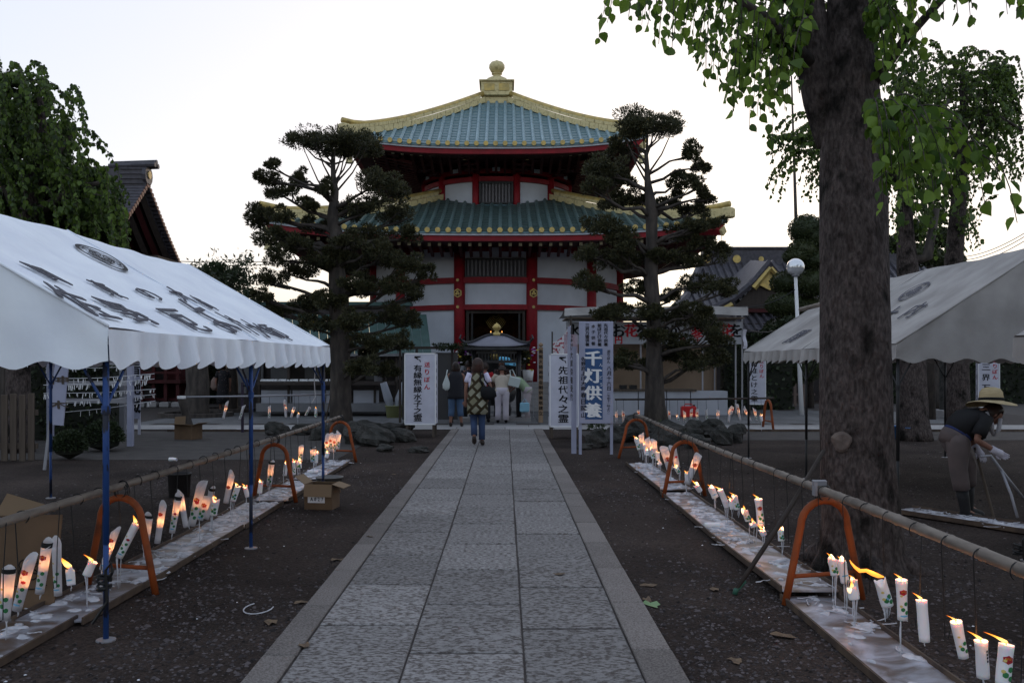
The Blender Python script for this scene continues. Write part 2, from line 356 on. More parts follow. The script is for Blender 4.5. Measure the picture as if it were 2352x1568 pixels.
g = MB(); S = 900
ys = [-30, 0, 2, 6, 10, 16, 24, 40, 80, 200, S]; xs = [-S, -200, -60, -20, -8, -3, 0, 3, 8, 20, 60, 200, S]
g.add([(x, y, 0) for y in ys for x in xs], [(j*13+i, j*13+i+1, (j+1)*13+i+1, (j+1)*13+i) for j in range(len(ys)-1) for i in range(12)])
tag(g.build('ground', M['ground']), kind='structure')

# ---- path with kerbs
XL0, XL1, XJ1, XJ2, XR1, XR0 = -1.297, -1.113, -0.52, 0.10, 0.69, 0.908
path = MB().box(((XL0+XR0)/2, 12, 0.010), (XR0-XL0-.02, 20, 0.020)).build('path', M['joint']); tag(path, kind='structure')
def slab_mesh(wd, ln, th, name, m, bev=.006):
    return MB().box((0, 0, -th/2), (wd, ln, th), bev=bev).mesh(name, m)
def row(x0, x1, off, y0, y1, L, nm, m, z=.026, gap=.012, par=path, th=.03):
    variants = [slab_mesh(x1-x0-gap*random.uniform(.7, 1.5), L-(.014 if 'kerb' in nm else .030)*random.uniform(.7, 1.3), th, nm, m) for _ in range(3)]
    y = y0+off
    while y < y1:
        l2 = L
        me = random.choice(variants)
        if y+L > y1: me = slab_mesh(x1-x0-gap, y1-y-gap, th, nm, m); l2 = y1-y
        link(nm, me, par, ((x0+x1)/2, y+l2/2, z+random.uniform(-.002, .002)), (random.uniform(-.003, .003), random.uniform(-.003, .003), random.uniform(-.003, .003)))
        y += l2+1e-6
row(XL1, XJ1, .44, 2, 21.98, 1.0, 'paving_slab', M['slab'])
row(XJ1, XJ2, .91, 2, 21.98, 1.0, 'paving_slab', M['slab'])
row(XJ2, XR1, .37, 2, 21.98, 1.0, 'paving_slab', M['slab'])
row(XL0, XL1, .86, 2, 21.98, 1.0, 'kerb_stone', M['kerb'], z=.034, gap=.008)
row(XR1, XR0, .94, 2, 21.98, 1.0, 'kerb_stone', M['kerb'], z=.034, gap=.008)
# ---- cross walk of pale stone, plaza of dull slabs
cross = MB().box((2, 22.75, 0.006), (34, 1.52, 0.012)).build('cross_path', M['joint']); tag(cross, kind='structure')
for j in range(2):
    for i in range(28):
        x = -13.8+i*1.2+(0.6 if j else 0)
        link('paving_slab', slab_mesh(1.188, .738, .02, 'paving_slab', M['pavinglight']) if i == 0 and j == 0 else bpy.data.meshes['paving_slab.cross'] if 'paving_slab.cross' in bpy.data.meshes else slab_mesh(1.188, .738, .02, 'paving_slab.cross', M['pavinglight']), cross, (x, 22.38+j*.75, .022+random.uniform(-.001, .001)))
plaza = MB().box((1, 27.6, 0.005), (30, 8.1, 0.010)).build('plaza', M['joint']); tag(plaza, kind='structure')
pm = slab_mesh(.592, 1.19, .02, 'paving_slab', M['paving'])
for i in range(38):
    for j in range(6):
        x = -9.6+i*.6; y = 24.2+j*1.2+(.6 if i % 2 else 0)
        if y > 31: continue
        link('paving_slab', pm, plaza, (x, y, .018+random.uniform(-.001, .001)))
tag(MB().box((-7.3, 18.3, .002), (9.0, 6.4, .006)).build('asphalt_left', M['asphalt']), kind='structure')
tag(MB().box((8.0, 20.3, .002), (12.5, 2.6, .006)).build('asphalt_right', M['asphalt']), kind='structure')
tag(MB().box((14.5, 30, .002), (16, 13, .006)).build('asphalt_yard', M['asphalt']), kind='structure')
tag(MB().box((-14.5, 30, .002), (16, 13, .006)).build('asphalt_yard', M['asphalt']), kind='structure')

# ---- pebbles (nobody could count them)
def pebbles(name, n, xr, yr, smin, smax, m, keep, yp=1.0):
    oc = np.array([(1, 0, 0), (0, 1, 0), (-1, 0, 0), (0, -1, 0), (.3, .2, .8), (-.2, -.3, .75)], dtype=float)
    fc = np.array([(0, 1, 4), (1, 2, 4), (2, 5, 4), (2, 3, 5), (3, 0, 5), (0, 4, 5)])
    u = RN.random(n); y = 1/(1/yr[0]+(1/yr[1]-1/yr[0])*u) if yp == 2 else yr[0]*(yr[1]/yr[0])**u
    x = xr[0]+(xr[1]-xr[0])*RN.random(n)
    k = keep(x, y); x = x[k]; y = y[k]; n = len(x)
    s = smin+(smax-smin)*RN.random(n)**2.5
    a = RN.random(n)*2*PI; j = RN.random((n, 6, 3))*.35+.8
    v = oc[None]*j*np.stack([s, s*(.6+.4*RN.random(n)), s*(.45+.35*RN.random(n))], 1)[:, None, :]
    ca, sa = np.cos(a)[:, None], np.sin(a)[:, None]
    vx = v[:, :, 0]*ca-v[:, :, 1]*sa+x[:, None]; vy = v[:, :, 0]*sa+v[:, :, 1]*ca+y[:, None]
    V = np.stack([vx, vy, v[:, :, 2]+.001], 2).reshape(-1, 3)
    Fc = (fc[None]+(np.arange(n)*6)[:, None, None]).reshape(-1, 3)
    o = link(name, npmesh(name, V, Fc, m)); tag(o, kind='stuff'); return o
M['pebble'] = island_mat('pebble_mix', (0.010, 0.008, 0.008), (0.115, 0.097, 0.10))
offpath = lambda x, y: (x < XL0-.01) | (x > XR0+.01)
pebbles('gravel', 90000, (-5.5, 5.5), (3.2, 15), .004, .020, M['pebble'], lambda x, y: offpath(x, y) & (np.abs(x) < y*.60+.2) & ((np.sin(x*2.1+1.3)*np.sin(y*.9+.4)+.6*np.sin(x*4.7+y*1.9)+np.clip(1.2-(y-4)*.35, -.4, 1.2)+RN.normal(0, .45, len(x))) > .1))
pebbles('gravel', 9000, (-6, 9), (3.2, 19), .006, .026, M['pebble'], lambda x, y: offpath(x, y) & (np.abs(x) < y*.60+.2) & ~((x < -3) & (y > 15.1)))
# pale chips of wax and paper trodden round the boards
M['chip'] = mat('wax_chip', (0.6, 0.6, 0.64), .6)
def near_boards(x, y):
    d = np.minimum(np.abs(x-2.06), np.abs(x+2.7)); return offpath(x, y) & (RN.random(len(x)) < np.exp(-(d/.55)**2))
pebbles('wax_crumbs', 900, (-5, 5), (3.4, 17), .004, .014, M['chip'], near_boards)

# ---- fallen leaves and scraps, each by itself
def leaf_flat(s):
    mb = MB(); pts = []
    for i in range(9):
        a = 2*PI*i/9; r = s*(1+.25*math.sin(3*a)+random.uniform(-.15, .15)); pts.append((r*math.cos(a), r*.62*math.sin(a), random.uniform(.002, .018)*s/.06))
    mb.add([(0, 0, .004)]+pts, [(0, i+1, (i+1) % 9+1) for i in range(9)]); return mb
spots = [(640, 1130, .05), (1490, 1345, .06), (1487, 1378, .05), (1285, 1328, .05), (772, 1287, .06), (850, 1240, .04), (905, 1090, .04),
         (1497, 1390, .07), (690, 1385, .05), (620, 1432, .06), (700, 1495, .05), (1565, 1180, .05), (1640, 1355, .05), (1800, 1462, .07), (1690, 1520, .05), (1220, 1125, .03)]
lm = {True: mat('fresh_leaf_litter', (0.16, 0.26, 0.12), .6), False: M['dryleaf']}
ll = ['brown dead leaf on the gravel left of the path near the open carton', 'curled brown leaf by the right kerb, beyond the pale one', 'small dry leaf by the right kerb half way along the path', 'small brown leaf lying on the path slabs',
      'brown leaf touching the left kerb in the middle distance', 'tiny dry leaf by the left kerb further up the path', 'speck of dry leaf on gravel well up the left side', 'pale green fallen leaf by the right kerb', 'dry leaf on earth left of the path beyond the yellowed one',
      'large yellowed leaf on the gravel beside the near left kerb', 'wrinkled leaf on gravel close to the near left kerb', 'small tan leaf on gravel between right kerb and boards', 'dry leaf beside the foot of the leaning stick',
      'broad crumpled leaf on gravel in the right foreground', 'dark dry leaf on gravel at the bottom right of the path', 'tiny leaf on the path near its far end']
for (x, y, s), lb in zip(spots, ll):
    p = G(x, y); z = .03 if XL0 < p[0] < XR0 else .002
    o = leaf_flat(s).build('fallen_leaf', lm['green' in lb], loc=(p[0], p[1], z), rot=(0, 0, random.uniform(0, 6)))
    tag(o, lb, 'leaf', 'fallen leaves beside the path')
# ---------------------------------------------------------------- octagon-bodied two storey temple under square roofs
TX, TY = -0.34, 38.0
temple = empty('temple_hall', (TX, TY, 0), label='two storey temple hall with vermilion pillars, white round walls and gold ridged green roofs', cat='temple')
def T(mb, name, m, smooth=False, par=temple): return mb.build(name, m, par, smooth)
def pol(r, th, z): return Vector((r*math.sin(th), -r*math.cos(th), z))
def arc_panel(r, a0, a1, z0, z1, t=.08, n=8):
    mb = MB(); vs_ = []; fs = []
    for i in range(n+1):
        a = a0+(a1-a0)*i/n
        vs_ += [pol(r, a, z0), pol(r, a, z1), pol(r-t, a, z1), pol(r-t, a, z0)]
    for i in range(n):
        b = i*4
        for k in range(4): fs.append((b+k, b+(k+1) % 4, b+4+(k+1) % 4, b+4+k)[::-1])
    fs += [(0, 1, 2, 3), tuple(n*4+k for k in (3, 2, 1, 0))]
    return mb.add(vs_, fs)
ANG = [R(15+30*k) for k in range(12)]
def storey(r, pr, z0, z1, beams, bays):
    for a in ANG:
        p = pol(r, a, 0)
        T(MB().lathe([(pr, z0), (pr, z1)], p, 12), 'pillar', M['red'], True)
    for (b0, b1, dr) in beams:
        for k in range(12):
            if bays == 'low' and b0 < 1.5 and k == 11: continue
            T(arc_panel(r+dr, ANG[k]-R(30), ANG[k], b0, b1, .16), 'tie_beam', M['red'])
r1 = 5.08
storey(r1, .205, .95, 5.95, [(3.565, 3.755, .09), (4.53, 4.74, .09), (5.69, 5.95, .12)], 'all')
for k in range(12):
    a0, a1 = ANG[k]-R(30), ANG[k]
    front = (k == 0)
    T(arc_panel(r1-.03, a0, a1, 3.755, 4.53), 'wall_panel', M['plaster'])
    if not front:
        T(arc_panel(r1-.03, a0, a1, 4.74, 5.69), 'wall_panel', M['plaster'])
        T(arc_panel(r1-.03, a0, a1, .95, 3.565), 'wall_panel', M['plaster'])
# front bay: lattice window under a lintel panel
w_ = 1.12
T(MB().box((0, -r1+.22, 5.565), (2*w_, .06, .25)), 'wall_panel', M['plaster'])
wf = T(MB().box((0, -r1+.12, 5.41), (2*w_-.02, .12, .05)).box((0, -r1+.12, 4.765), (2*w_-.02, .12, .05)).box((-w_+.03, -r1+.12, 5.09), (.05, .11, .6)).box((w_-.03, -r1+.12, 5.09), (.05, .11, .6)), 'window', M['black'])
T(MB().box((0, -r1+.24, 5.09), (2*w_-.1, .02, .6)), 'pane', mat('dim_paper_pane', (.10, .095, .105), .8), par=wf)
sm = MB().box((0, 0, 0), (.055, .04, .6)).mesh('slat', mat('slat_grey', (.16, .155, .17), .7))
for i in range(15): link('slat', sm, wf, (-w_+.12+i*(2*w_-.24)/14, -r1+.16, 5.09))
# doorway, interior, altar
T(MB().box((-1.02, -r1+.2, 2.25), (.10, .16, 2.6)).box((1.02, -r1+.2, 2.25), (.10, .16, 2.6)).box((0, -r1+.2, 3.50), (2.1, .15, .12)), 'door_frame', M['darkwood'])
for s in (-1, 1):
    d = T(MB().box((s*.86, -r1+.42, 2.2), (.07, .5, 2.5)), 'door', M['black'])
T(MB().lathe([(4.9, .93), (4.9, .95)], n=24), 'floor', M['darkwood'])
T(MB().box((0, -r1+2.9, 1.6), (2.6, .7, 1.3)).box((0, -r1+3.2, 2.4), (3.2, .3, .5)), 'altar', M['black'])
T(MB().box((0, -r1+3.4, 3.3), (5, .05, 2.2)), 'altar_curtain', mat('brown_brocade', (.16, .06, .02), .7, col2=(.05, .02, .01), scale=5))
ch = MB()
for j in range(7):
    ww = .10+.045*j; zz = 3.42-.04*j
    ch.tube([(x*ww/1.0, -r1+.75, zz-.32*(1-x*x)*ww*3) for x in (-1, -.66, -.33, 0, .33, .66, 1)], .008, 4)
ch.box((0, -r1+.75, 3.50), (.6, .1, .05)); T(ch, 'gold_garland', M['gold'])
T(MB().lathe([(.0, 1.55), (.16, 1.57), (.2, 1.7), (.14, 1.85), (.03, 1.9), (0, 1.95)], (-.05, -r1+1.2, .2), 14), 'gold_ornament', M['gold'], True)
# gold fittings
def disc(p, r, d=.03, n=10, nm='gold_boss'):
    mb = MB(); p = Vector(p); nz = Vector((p.x, p.y, 0)).normalized(); ux = Vector((-nz.y, nz.x, 0))
    vs_ = [p+ux*r*math.cos(2*PI*i/n+PI/2)+Vector((0, 0, 1))*r*math.sin(2*PI*i/n+PI/2) for i in range(n)]
    vs_ += [q+nz*d for q in vs_]; fs = [tuple(range(n))[::-1], tuple(range(n, 2*n))]+[(i, (i+1) % n, n+(i+1) % n, n+i) for i in range(n)]
    return mb.add(vs_, fs)
for k in (11, 0, 1, 10):
    a = ANG[k]
    for z in (3.66, 4.63): T(disc(pol(r1+.21, a, z), .055), 'gold_boss', M['gold'])
for k in (11, 0):
    a = ANG[k]; hx = T(disc(pol(r1+.205, a, 4.16), .165, .03, 6), 'hexagon_crest', M['gold'])
    T(disc(pol(r1+.235, a, 4.16), .125, .005, 6), 'crest_ground', M['darkred'], par=hx)
    mb = MB()
    for q in range(3):
        c = pol(r1+.240, a, 4.16); nz = Vector((c.x, c.y, 0)).normalized(); ux = Vector((-nz.y, nz.x, 0)); t = PI/2+q*2*PI/3
        cc = c+ux*.05*math.cos(t)+Vector((0, 0, .05*math.sin(t)))
        ds = disc(cc, .043, .006, 9); mb.add(ds.v, ds.f)
    T(mb, 'crest_leaves', M['gold'], par=hx)
# upper body
r2 = 3.02
storey(r2, .145, 7.0, 8.95, [(8.62, 8.80, .07), (8.92, 9.08, .12)], 'up')
for k in range(12):
    a0, a1 = ANG[k]-R(30), ANG[k]
    if k: T(arc_panel(r2-.03, a0, a1, 7.0, 8.62), 'wall_panel', M['plaster'])
T(MB().box((0, -r2+.14, 7.4), (1.3, .06, .8)), 'wall_panel', M['plaster'])
wf = T(MB().box((0, -r2+.02, 8.57), (1.3, .12, .06)).box((0, -r2+.02, 7.78), (1.3, .12, .06)).box((-.62, -r2+.02, 8.17), (.07, .12, .78)).box((.62, -r2+.02, 8.17), (.07, .12, .78)), 'window', M['black'])
T(MB().box((0, -r2+.12, 8.17), (1.2, .02, .8)), 'pane', bpy.data.materials['dim_paper_pane'], par=wf)
sm2 = MB().box((0, 0, 0), (.055, .04, .75)).mesh('slat', bpy.data.materials['slat_grey'])
for i in range(9): link('slat', sm2, wf, (-.5+i*1.0/8, -r2+.05, 8.17))
T(MB().tube([pol(r2+.1, R(-88+8*i), 7.66+.42*(1-math.cos(R(-88+8*i)))*1.35) for i in range(23)], .05, 5), 'wall_foot_ridge', M['tile'])

def bracket_mesh(tiers, w0, step, hh, nm='bracket'):
    "stepped bracket set, +y towards the eave (local -Y of the bay)"
    mb = MB()
    for t in range(tiers):
        y = -step*(t+.5); z = hh*t
        mb.box((0, y/1.0, z+hh*.35), (.13, step*(t+1.4), hh*.5))
        mb.box((0, -step*(t+1), z+hh*.4), (w0+.22*t, .13, hh*.45))
        for x in (-.5, 0, .5): mb.box((x*(w0+.22*t)*.86, -step*(t+1), z+hh*.8), (.17, .17, hh*.38))
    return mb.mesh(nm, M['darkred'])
def brackets(r, z, tiers, w0, step, hh):
    bm = bracket_mesh(tiers, w0, step, hh)
    bt = MB().box((0, -step*tiers-.12, hh*(tiers-.6)), (.11, .03, .10)).mesh('bracket_tip', M['goldpale'])
    for a in ANG:
        o = link('bracket', bm, temple, pol(r, a, z), (0, 0, a)); link('bracket_tip', bt, o)
    wm = MB().box((0, -.05, 0), (.30, .02, .16), bev=.03).mesh('bracket_panel', M['plaster'])
    for k in range(12): link('bracket_panel', wm, temple, pol(r+.04, ANG[k]-R(15), z+.12), (0, 0, ANG[k]-R(15)))

def roof(a, s_in, prof, lift, pitch, rollr, ridge_h, nm, mt, mr):
    a_ = a
    def zz(u, s): return prof(s)+lift*(abs(u)/a_)**3*max(0, (s-s_in)/(a_-s_in))
    def rot(k, x, y, z):
        c, s = ((1, 0), (0, 1), (-1, 0), (0, -1))[k]; return Vector((x*c-y*s, x*s+y*c, z))
    names = ['roof_front', 'roof_side', 'roof_back', 'roof_side']
    for k in range(4):
        base = empty(names[k]); base.parent = temple
        nc = int((a-s_in)/.30); 
        for j in range(nc):
            sa = s_in+(a-s_in)*j/nc; sb = s_in+(a-s_in)*(j+1)/nc
            mb = MB(); N = 12; vs_ = []; fs = []
            for i in range(N+1):
                t = -1+2*i/N
                for s, dz in ((sa, -.012), (sb+.02, .018), (sb+.02, -.03)):
                    u = t*min(s, a); vs_.append(rot(k, u, -s, zz(u, s)+dz))
            for i in range(N):
                for q in range(2): fs.append((i*3+q, i*3+q+1, (i+1)*3+q+1, (i+1)*3+q)[::1])
            mb.add(vs_, fs); mb.build('tile_course', M[mt], base)
        n = int(a*2/pitch); us = [(i-(n-1)/2)*pitch for i in range(n)]
        side = MB(); sidecap = MB()
        for u in us:
            s0 = max(abs(u)+.06, s_in); L = a-s0
            if L < .12: continue
            m_ = max(2, int(L/.3)); pts = []; rs = []
            for q in range(m_):
                for f, rr in ((0.0, rollr*.92), (.97, rollr*1.04)):
                    s = s0+L*(q+f)/m_; pts.append(rot(k, u, -s, zz(u, s)+rollr*.25)); rs.append(rr)
            pts.append(rot(k, u, -a-.05, zz(u, a)+rollr*.25)); rs.append(rollr)
            e0 = rot(k, u, -a-.05, zz(u, a)+rollr*.2); e1 = rot(k, u, -a-.10, zz(u, a)+rollr*.18)
            if k == 0:
                MB().tube(pts, rs, 7).build('tile_roll', M[mr], base, smooth=False)
                MB().tube([e0, e1], rollr*1.25, 10).build('eave_cap', M['gold'], base)
            else: side.tube(pts, rs, 5); sidecap.tube([e0, e1], rollr*1.2, 7)
        if k: tag(side.build('tile_rolls', M[mr], base), kind='stuff'); tag(sidecap.build('eave_caps', M['gold'], base), kind='stuff')
        # eave boards: pale lip, then red beam, following the lift
        def strip(name, m, d0, d1, zt, zb):
            N = 16; mb = MB(); vs_ = []; fs = []
            for i in range(N+1):
                u = (-1+2*i/N)
                for d, z in ((d0, zt), (d1, zt), (d1, zb), (d0, zb)):
                    vs_.append(rot(k, u*(a-d), -(a-d), zz(u*a, a)+z))
            for i in range(N):
                for q in range(4): fs.append((i*4+q, i*4+(q+1) % 4, (i+1)*4+(q+1) % 4, (i+1)*4+q))
            mb.add(vs_, fs).build(name, m, base)
        strip('eave_board', M['tile'], -.02, .12, -.03, -.085)
        strip('eave_lip', M['plaster'], .02, .16, -.087, -.15)
        strip('eave_beam', M['red'], .08, .26, -.152, -.33)
        # rafters with gilt ends
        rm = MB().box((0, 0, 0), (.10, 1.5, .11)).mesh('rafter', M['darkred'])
        cm = MB().box((0, -.765, 0), (.105, .03, .115)).mesh('rafter_end', M['raftertip'])
        sl_ = math.atan2(prof(a-1.5)-prof(a), 1.5)*.45
        joined = MB(); jc = MB()
        for u in us[1:-1]:
            for lvl, (dy, dz) in enumerate(((.32, -.40), (.78, -.56))):
                if abs(u) > a-dy-.3: continue
                p = rot(k, u, -(a-dy-.75), zz(u, a)+dz+math.sin(sl_)*.75)
                if k == 0:
                    o = link('rafter', rm, base, p, (-sl_, 0, 0)); link('rafter_end', cm, o)
                else:
                    Mx = Matrix.Rotation(k*PI/2, 3, 'Z') @ Matrix.Rotation(-sl_, 3, 'X')
                    b = MB().box((0, 0, 0), (.10, 1.5, .11)); joined.add([Mx @ Vector(v)+p for v in b.v], b.f)
                    b = MB().box((0, -.765, 0), (.105, .03, .115)); jc.add([Mx @ Vector(v)+p for v in b.v], b.f)
        if k: tag(joined.build('rafters', M['darkred'], base), kind='stuff'); tag(jc.build('rafter_ends', M['raftertip'], base), kind='stuff')
        # soffit board
        mb = MB(); N = 12
        def sf(u, v):
            uu = -1+2*u; s = (a-.2)+(s_in+.4-(a-.2))*v
            return rot(k, uu*s, -s, zz(uu*a, a)*(1-v)+v*(prof(a)+.15)-.33+v*.1)
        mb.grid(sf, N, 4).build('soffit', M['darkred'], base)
        # corner ridge (towards the +x end of this side)
        rid = empty('corner_ridge'); rid.parent = temple
        L = a-s_in+.1; nb = int(L/.30); d = Vector((1, -1, 0))
        def rp(s, z): return rot(k, s, -s, 0)+Vector((0, 0, zz(s, min(s, a))+z))
        for lay, (h0, h1, ww) in enumerate(((-.02, ridge_h*.5, .30), (ridge_h*.5+.012, ridge_h*.82, .23))):
            for i in range(nb):
                f0 = (i+(.5 if lay else 0))/nb; f1 = min(1, f0+.96/nb)
                if f0 >= 1: continue
                sa, sb = s_in-.02+L*f0, s_in-.02+L*f1
                pa, pb = rp(sa, 0), rp(sb, 0); tdir = (pb-pa); side_ = Vector((tdir.y, -tdir.x, 0)).normalized()*ww/2; up = Vector((0, 0, 1))
                q = MB(); vs_ = [pa-side_+up*h0, pa+side_+up*h0, pb+side_+up*h0, pb-side_+up*h0, pa-side_+up*h1, pa+side_+up*h1, pb+side_+up*h1, pb-side_+up*h1]
                q.add(vs_, [(0, 1, 2, 3), (4, 7, 6, 5), (0, 4, 5, 1), (1, 5, 6, 2), (2, 6, 7, 3), (3, 7, 4, 0)])
                q.build('ridge_tile', M['goldpale'], rid)
        pts = [rp(s_in-.02+(L+.02)*i/14, ridge_h*.86+(.10*max(0, i-12)/2)) for i in range(15)]
        MB().tube(pts, .105, 8).build('ridge_cap', M['gold'], rid, smooth=True)
        e = rp(a+.05, ridge_h*.4); MB().box(e, (.34, .34, ridge_h*.9), rz=k*PI/2+PI/4, bev=.05).build('ridge_end', M['goldpale'], rid)
        # hip rafter under the corner with gilt end, and wind bell
        pa = rp(a*.62, -.55); pb = rp(a-.12, -.42)
        hr = MB().tube([pa, pb], .15, 4).build('hip_rafter', M['red'], temple)
        MB().tube([pb, pb+(pb-pa).normalized()*.10], .16, 4).build('hip_rafter_end', M['goldpale'], hr)
        bl = MB().lathe([(.03, .30), (.10, .27), (.13, .05), (.16, 0), (.0, .02)], pb+Vector((0, 0, -.62)), 10).tube([pb+Vector((0, 0, -.3)), pb], .012, 4)
        bl.build('wind_bell', M['goldpale'], temple)
def prof_up(s): t = (5.38-s)/4.78; return 9.47+2.86*(t*.86+.14*t*t)
def prof_lo(s): t = (7.7-s)/5.5; return 6.03+2.03*(t*.82+.18*t*t)
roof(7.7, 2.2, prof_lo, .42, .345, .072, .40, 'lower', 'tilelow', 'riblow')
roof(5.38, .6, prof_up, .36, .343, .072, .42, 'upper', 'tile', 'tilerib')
brackets(r1+.1, 5.60, 2, .8, .30, .16)
brackets(r2+.08, 8.93, 3, .62, .42, .11)
# finial
f = MB().box((0, 0, 12.42), (1.0, 1.0, .40), bev=.03); T(f, 'finial_base', M['goldpale'])
f = MB().box((0, 0, 12.92), (1.28, 1.28, .58), bev=.03).box((0, 0, 13.23), (1.44, 1.44, .05)); fb = T(f, 'finial_block', M['goldpale'])
for x in (-.30, .30): T(MB().box((x, -.65, 12.96), (.42, .03, .30), bev=.04), 'finial_panel', M['gold'], par=fb)
T(MB().lathe([(.55, 13.25), (.54, 13.33), (.42, 13.47), (.22, 13.57), (.16, 13.60), (.15, 13.66), (.22, 13.68), (.22, 13.71)], n=24), 'finial_bowl', M['goldpale'], True)
T(MB().lathe([(.16, 13.70), (.26, 13.80), (.33, 13.94), (.32, 14.06), (.24, 14.17), (.12, 14.22), (.03, 14.26), (0, 14.30)], n=24), 'finial_ball', M['goldpale'], True)
# podium and steps
T(MB().box((0, 0, .475), (11.9, 11.9, .95), bev=.02), 'podium', M['stone'])
for i in range(5):
    T(MB().box((0, -5.95-.15*(5-i)+.0, .19*(i+.5)/1.0), (4.6, .30*(5-i), .187), bev=.01), 'step', M['stone'])
tag(T(MB().box((-2.6, -6.4, .9), (.08, 1.0, .08)).box((-2.6, -6.85, .45), (.08, .08, .9)), 'handrail', M['darkwood']))
T(MB().box((2.6, -6.4, .9), (.08, 1.0, .08)).box((2.6, -6.85, .45), (.08, .08, .9)), 'handrail', M['darkwood'])
# ---------------------------------------------------------------- foliage
def leaf_mat(name, c1, c2, trans=.35, rough=.5):
    m = bpy.data.materials.new(name); m.use_nodes = True; n = m.node_tree; b = n.nodes['Principled BSDF']
    g = n.nodes.new('ShaderNodeNewGeometry'); oi = n.nodes.new('ShaderNodeObjectInfo')
    ad = n.nodes.new('ShaderNodeMath'); ad.operation = 'ADD'; fr = n.nodes.new('ShaderNodeMath'); fr.operation = 'FRACT'
    n.links.new(g.outputs['Random Per Island'], ad.inputs[0]); n.links.new(oi.outputs['Random'], ad.inputs[1]); n.links.new(ad.outputs[0], fr.inputs[0])
    cr = n.nodes.new('ShaderNodeValToRGB'); cr.color_ramp.elements[0].color = (*c1, 1); cr.color_ramp.elements[1].color = (*c2, 1)
    n.links.new(fr.outputs[0], cr.inputs['Fac']); n.links.new(cr.outputs[0], b.inputs['Base Color']); b.inputs['Roughness'].default_value = rough
    b.inputs['Specular IOR Level'].default_value = .3
    tr = n.nodes.new('ShaderNodeBsdfTranslucent'); n.links.new(cr.outputs[0], tr.inputs['Color'])
    mx = n.nodes.new('ShaderNodeMixShader'); mx.inputs[0].default_value = trans
    n.links.new(b.outputs[0], mx.inputs[1]); n.links.new(tr.outputs[0], mx.inputs[2]); n.links.new(mx.outputs[0], n.nodes['Material Output'].inputs['Surface'])
    return m
M['maki'] = leaf_mat('podocarpus_leaf', (.015, .022, .010), (.080, .074, .032), .18, .6)
M['topiary'] = leaf_mat('clipped_topiary_leaf', (.022, .034, .012), (.050, .060, .022), .15)
M['hedge'] = leaf_mat('hedge_leaf', (.016, .026, .012), (.035, .048, .020), .15)
M['leaf'] = leaf_mat('broad_green_leaf', (.03, .07, .010), (.19, .30, .04), .5)
M['leaffar'] = leaf_mat('weeping_tree_leaf', (.018, .036, .010), (.12, .19, .032), .38)
M['leafthin'] = leaf_mat('sparse_tree_leaf', (.03, .045, .025), (.07, .09, .045), .3)

def scatter_leaves(cen, dirs, size, asp=.3, jitter=.5, curl=0):
    "cen (n,3), dirs (n,3): one pointed four-cornered leaf each"
    n = len(cen); d = dirs/np.linalg.norm(dirs, axis=1)[:, None]
    r = RN.normal(size=(n, 3)); s = np.cross(d, r); s /= np.linalg.norm(s, axis=1)[:, None]
    L = size*(.6+.8*RN.random(n))[:, None]
    a = cen; b = cen+d*L*.45+s*L*asp*.5; c = cen+d*L; e = cen+d*L*.45-s*L*asp*.5
    V = np.stack([a, b, c, e], 1).reshape(-1, 3); Fc = np.arange(n*4).reshape(-1, 4); return V, Fc
def pad_points(c, rx, ry, rz, n, flat=True):
    "points through a clump made of sub-clumps, denser at its skin"
    k = max(5, int(n/230)); sub = RN.normal(size=(k, 3)); sub /= np.linalg.norm(sub, axis=1)[:, None]
    sub *= (.45+.5*RN.random(k))[:, None]
    if flat: sub[:, 2] = np.where(sub[:, 2] < -.35, sub[:, 2]*.45, sub[:, 2])
    idx = RN.integers(0, k, n); q = RN.normal(size=(n, 3)); q /= np.linalg.norm(q, axis=1)[:, None]
    rr = (.25+.75*RN.random(n)**.5)[:, None]
    p = sub[idx]+q*rr*.31
    d = q*1.0+np.array([0, 0, .5])+RN.normal(size=(n, 3))*.45
    return np.array(c)+p*np.array([rx, ry, rz]), d

